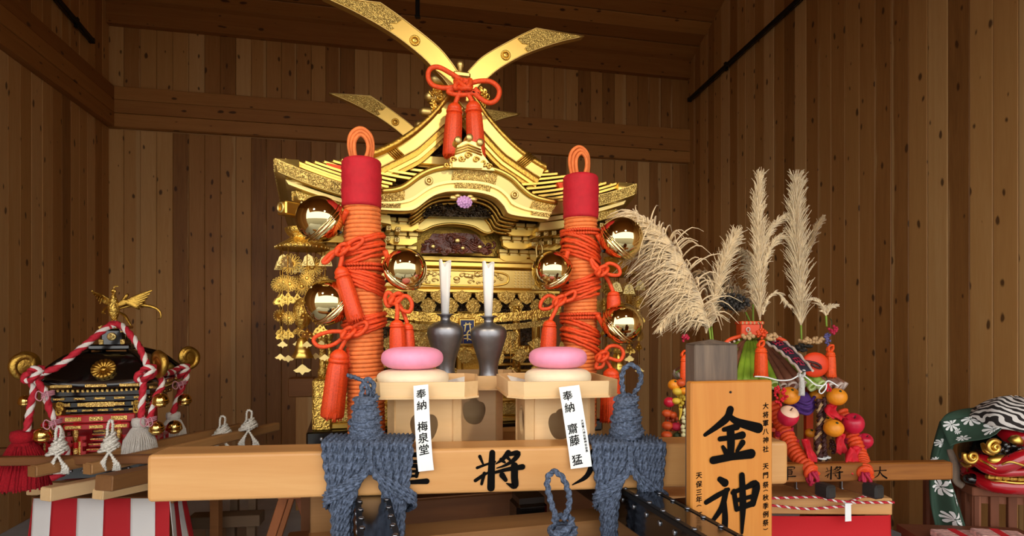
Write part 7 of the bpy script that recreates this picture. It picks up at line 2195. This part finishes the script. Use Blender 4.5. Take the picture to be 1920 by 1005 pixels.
# red crown and brow
mb = MB(); mb.sphere(q8(1908, 818, -.06), 1, 24, 14, sc=(38 * s8, .11, 26 * s8)); lpart(mb, 'red_crown', M_LRED)
mb = MB(); mb.lathe([(.028, 0), (.022, .018), (.008, .03), (.001, .032)], 16, TR(q8(1904, 828, -.17), rx=R(25))); lpart(mb, 'horn', M_GOLDB)
# lips and jaw: thick bands wrapping the muzzle
def band(pts, r, mat, name, flat=1.0, par=None, taper=True):
    mb = MB(); mb.tube(spline([q8(*p) for p in pts], 40), r, 12, rf=(lambda t: r * (.55 + .45 * math.sin(pi * min(1, t * .7 + .12)))) if taper else None, flat=flat); return lpart(mb, name, mat, par)
up_ = band([(1806, 872, .02), (1822, 862, -.06), (1845, 866, -.13), (1868, 875, -.17), (1895, 868, -.20), (1925, 856, -.21), (1965, 862, -.2)], .034, M_LRED, 'upper_lip')
band([(1808, 884, .03), (1830, 897, -.05), (1860, 908, -.12), (1900, 912, -.16), (1940, 912, -.17), (1970, 905, -.17)], .036, M_LRED, 'lower_jaw')
band([(1806, 884, 0), (1815, 872, -.05), (1830, 868, -.10), (1850, 880, -.15), (1880, 886, -.18), (1920, 885, -.2), (1965, 888, -.2)], .02, M_LRED, 'inner_lip')
for pts in ([(1814, 884, -.04), (1814, 868, -.07), (1828, 860, -.11), (1848, 868, -.165), (1868, 880, -.20)], [(1878, 871, -.215), (1895, 866, -.235), (1925, 874, -.24), (1960, 880, -.235)], [(1832, 902, -.085), (1870, 902, -.155), (1910, 906, -.195), (1960, 904, -.20)]):
    band(pts, .0055, M_GOLDB, 'gold_line', par=up_)
# teeth
for k in range(7):
    p = q8(1856 + 14 * k, 894 + 1.0 * k, -.15 - .008 * min(k, 4))
    mb = MB(); mb.box(p, (.030, .03, .022), bev=.006); lpart(mb, 'tooth', M_GOLDD)
# curls: gold spirals
def spiral(px, py, dy, r, name='gold_curl', turns=1.6, start=1.0):
    c = q8(px, py, dy); N = 30
    mb = MB(); mb.tube([c + Vector((r * (1 - .85 * i / N) * math.cos(start + i / N * turns * 2 * pi), -.02 * i / N, r * (1 - .85 * i / N) * math.sin(start + i / N * turns * 2 * pi))) for i in range(N + 1)], .01, 9, rf=lambda t: .011 * (1 - .45 * t)); mb.sphere(c, r * .42, 12, 8, sc=(1, .8, 1))
    lpart(mb, name, M_GOLDB)
spiral(1820, 856, -.12, .031, start=2.6)
spiral(1862, 838, -.20, .030, start=.6)
band([(1842, 832, -.15), (1850, 846, -.18), (1865, 850, -.2)], .012, M_GOLDB, 'gold_brow')
band([(1803, 868, -.05), (1812, 874, -.08), (1822, 872, -.1)], .008, M_GOLDB, 'gold_brow')
# eye
mb = MB(); mb.sphere(q8(1876, 863, -.17), 1, 20, 12, sc=(.055, .03, .026)); ey = lpart(mb, 'eye', M_GOLDB)
mb = MB(); mb.sphere(q8(1893, 863, -.205), 1, 14, 10, sc=(.014, .012, .02)); lpart(mb, 'pupil', M_LBLK, ey)
mb = MB(); mb.sphere(q8(1914, 852, -.19), .02, 14, 10); lpart(mb, 'forehead_jewel', M_STEEL)
mb = MB()
rr = random.Random(2)
for k in range(16): mb.sphere(q8(1870 + rr.uniform(0, 45), 832 + rr.uniform(0, 14), -.15 - .02 * rr.random()), .014, 10, 7)
tag(lpart(mb, 'black_mane_curls', M_LBLK), kind='stuff')
mb = MB(); mb.sphere(q8(1822, 898, -.06), 1, 16, 10, sc=(.035, .03, .025)); lpart(mb, 'cheek_ball', M_LBLK)
# worn wooden ear flap at the left
band([(1780, 842, .0), (1790, 870, -.02), (1793, 900, -.02), (1806, 912, -.03)], .02, M_POST, 'worn_wood_flap', .5)

# green cloth with white swirls
M_GRN = plain('dark_green_cloth', '#2f4a3a', .8, noise=.12, nscale=12)
GC = thing('green_cloth', lw(1775, 1000, -.05), 'dark green cloth with white swirl crests draped behind the lion head', 'cloth')
g0 = GC.location.copy()
class Patch:
    """cloth patch: left and right edges as (px, py, dy) lists, folds across"""
    def __init__(s, L, Rr, nf, amp, seed=0):
        s.L = spline([lw(*p) - g0 for p in L], 30); s.R = spline([lw(*p) - g0 for p in Rr], 30); s.nf = nf; s.amp = amp; s.seed = seed
    def at(s, u, v):
        k = v * 29; i = min(int(k), 28); a = s.L[i].lerp(s.L[i + 1], k - i); b = s.R[i].lerp(s.R[i + 1], k - i)
        p = a.lerp(b, u)
        return p + Vector((0, -s.amp * (math.sin(s.nf * pi * u + 2.2 * v + s.seed) + .4 * math.sin(2.3 * s.nf * u - 4 * v)) - s.amp * .8 * math.sin(pi * u), .25 * s.amp * math.sin(s.nf * u * 2 + s.seed)))
    def mesh(s, name, mat):
        n, m = 18, 26
        mb = MB(); mb.add([s.at(i / n, j / m) for j in range(m + 1) for i in range(n + 1)], [(j * (n + 1) + i, j * (n + 1) + i + 1, (j + 1) * (n + 1) + i + 1, (j + 1) * (n + 1) + i) for j in range(m) for i in range(n)], smooth=True)
        o = mb.build(name, mat, GC); m_ = o.modifiers.new('thickness', 'SOLIDIFY'); m_.thickness = .003; m_.offset = 0
        return o
    def motif(s, u0, v0, ru, rv, par, petals=8):
        mb = MB()
        def S(x, y):
            u, v = u0 + x * ru, v0 + y * rv
            u = min(.98, max(.02, u)); v = min(.98, max(.02, v))
            e = .01; p = s.at(u, v)
            n = (s.at(u + e, v) - s.at(u - e, v)).cross(s.at(u, v + e) - s.at(u, v - e)).normalized()
            if n.y > 0: n = -n
            return p + n * .0045
        for k in range(petals):
            a = 2 * pi * k / petals * .92
            mb.ribbon([(.12 * math.cos(a), .12 * math.sin(a)), (.55 * math.cos(a + .35), .55 * math.sin(a + .35)), (.95 * math.cos(a + .25), .95 * math.sin(a + .25))], [.06, .30, .40], S)
        mb.build('white_swirl', M_WHITE, par, fix=False)
A = Patch([(1762, 790, .06), (1750, 830, .05), (1741, 880, .04), (1742, 950, .02), (1764, 1040, 0)], [(1806, 792, .02), (1790, 840, 0), (1786, 890, -.03), (1800, 935, -.06), (1830, 1040, -.08)], 3.2, .016)
oa = A.mesh('hanging_drape', M_GRN)
for u0, v0, ru, rv in ((.45, .50, .30, .055), (.86, .42, .22, .05), (.58, .72, .26, .05), (.9, .60, .16, .04), (.78, .76, .1, .025), (.2, .17, .18, .03), (.15, .3, .12, .02)): A.motif(u0, v0, ru, rv, oa)
B = Patch([(1760, 792, .05), (1768, 812, -.0), (1780, 838, -.06)], [(1870, 772, .02), (1878, 795, -.08), (1870, 812, -.16)], 2.2, .012, 1.0)
ob = B.mesh('head_drape', M_GRN)
for u0, v0, ru, rv in ((.16, .2, .13, .26), (.52, .12, .16, .24), (.26, .55, .06, .12), (.33, .88, .12, .1), (.80, .62, .16, .3), (.9, .2, .12, .2)): B.motif(u0, v0, ru, rv, ob)
D = Patch([(1762, 790, .06), (1775, 776, .08), (1800, 768, .12), (1830, 764, .16)], [(1870, 800, .02), (1872, 785, .04), (1874, 770, .1), (1876, 762, .16)], 1.5, .006, .4)
D.mesh('shoulder_drape', M_GRN)
# striped hood
m, nt, b_ = node_mat('black_white_stripe_cloth')
tc = nt.nodes.new('ShaderNodeTexCoord'); wv = nt.nodes.new('ShaderNodeTexWave'); wv.inputs['Scale'].default_value = 13.0; wv.inputs['Distortion'].default_value = 7.0; wv.inputs['Detail'].default_value = 1.5; wv.inputs['Detail Scale'].default_value = 1.2
mp = nt.nodes.new('ShaderNodeMapping'); mp.inputs['Rotation'].default_value = (R(60), R(25), R(20)); mp.inputs['Scale'].default_value = (.7, 1, 1.3)
nt.links.new(tc.outputs['Object'], mp.inputs['Vector']); nt.links.new(mp.outputs[0], wv.inputs['Vector'])
rp = ramp(nt, [(.46, srgb('#1e1613')), (.54, srgb('#d8d2cc'))]); nt.links.new(wv.outputs['Fac'], rp.inputs['Fac']); nt.links.new(rp.outputs['Color'], b_.inputs['Base Color']); b_.inputs['Roughness'].default_value = .85
hc = lw(1900, 806, .0)
t = thing('striped_hood', hc, 'black and white striped cloth hood over the top of the lion head', 'cloth')
vs_ = []; fs_ = []; nu, nv = 40, 16
for j in range(nv + 1):
    for i in range(nu):
        a = 2 * pi * i / nu; e = j / nv * R(86)
        w_ = 1 + .05 * math.sin(5 * a + 3 * e) + .03 * math.sin(9 * a)
        vs_.append((75 * s8 * math.cos(a) * math.cos(e) * w_, .17 * math.sin(a) * math.cos(e) * w_, 62 * s8 * math.sin(e) * (1 + .04 * math.sin(4 * a)) + (.02 * math.sin(a * 2) - .012 * math.cos(a)) * math.cos(e)))
for j in range(nv):
    for i in range(nu): fs_.append((j * nu + i, j * nu + (i + 1) % nu, (j + 1) * nu + (i + 1) % nu, (j + 1) * nu + i))
fs_.append(tuple(range(nv * nu, (nv + 1) * nu)))
mb = MB(); mb.add(vs_, fs_, smooth=True); o = mb.build('hood', m, t); m_ = o.modifiers.new('thickness', 'SOLIDIFY'); m_.thickness = .004
mb = MB(); mb.tube([Vector(vs_[i]) * 1.01 for i in range(nu)], .006, 6, closed=True); mb.build('hem', m, t)

# paper packets at the lower right edge
M_PKT = plain('red_white_mottled_paper', '#d8a8a0', .7, noise=.5, nscale=45)
for k, (px, Yp, lab) in enumerate(((1815, 2.42, 'red and white mottled paper packet at the bottom right, left of two'), (1895, 2.36, 'red and white mottled paper packet at the bottom right, right of two'))):
    c = W(px, 1008, Yp)
    t = thing('paper_packet', (c.x, c.y + .05, c.z - .03), lab, 'packet', 'mottled paper packets', rz=R(-6 - 8 * k))
    mb = MB(); mb.box((0, 0, .015), (.17, .10, .03), bev=.004); mb.build('packet', M_PKT, t)
    mb = MB(); mb.box((0, 0, .031), (.03, .102, .003)); mb.build('paper_band', M_REDRIB, t)
c = W(1860, 1000, 2.45)
t = thing('low_bench', (c.x, c.y + .08, 0), 'low bench below the picture edge carrying the paper packets', 'bench', rz=R(-6))
zb_ = CAMZ - (1008 - HORIZ) / FPX * 2.42 - .03
mb = MB(); mb.box((0, 0, zb_ - .02), (.5, .28, .03)); mb.build('bench_top', M_CRATE, t)
for sx in (-1, 1):
    for sy in (-1, 1):
        mb = MB(); mb.box((sx * .22, sy * .1, zb_ / 2 - .02), (.04, .04, zb_ - .035)); mb.build('leg', M_CRATE, t)
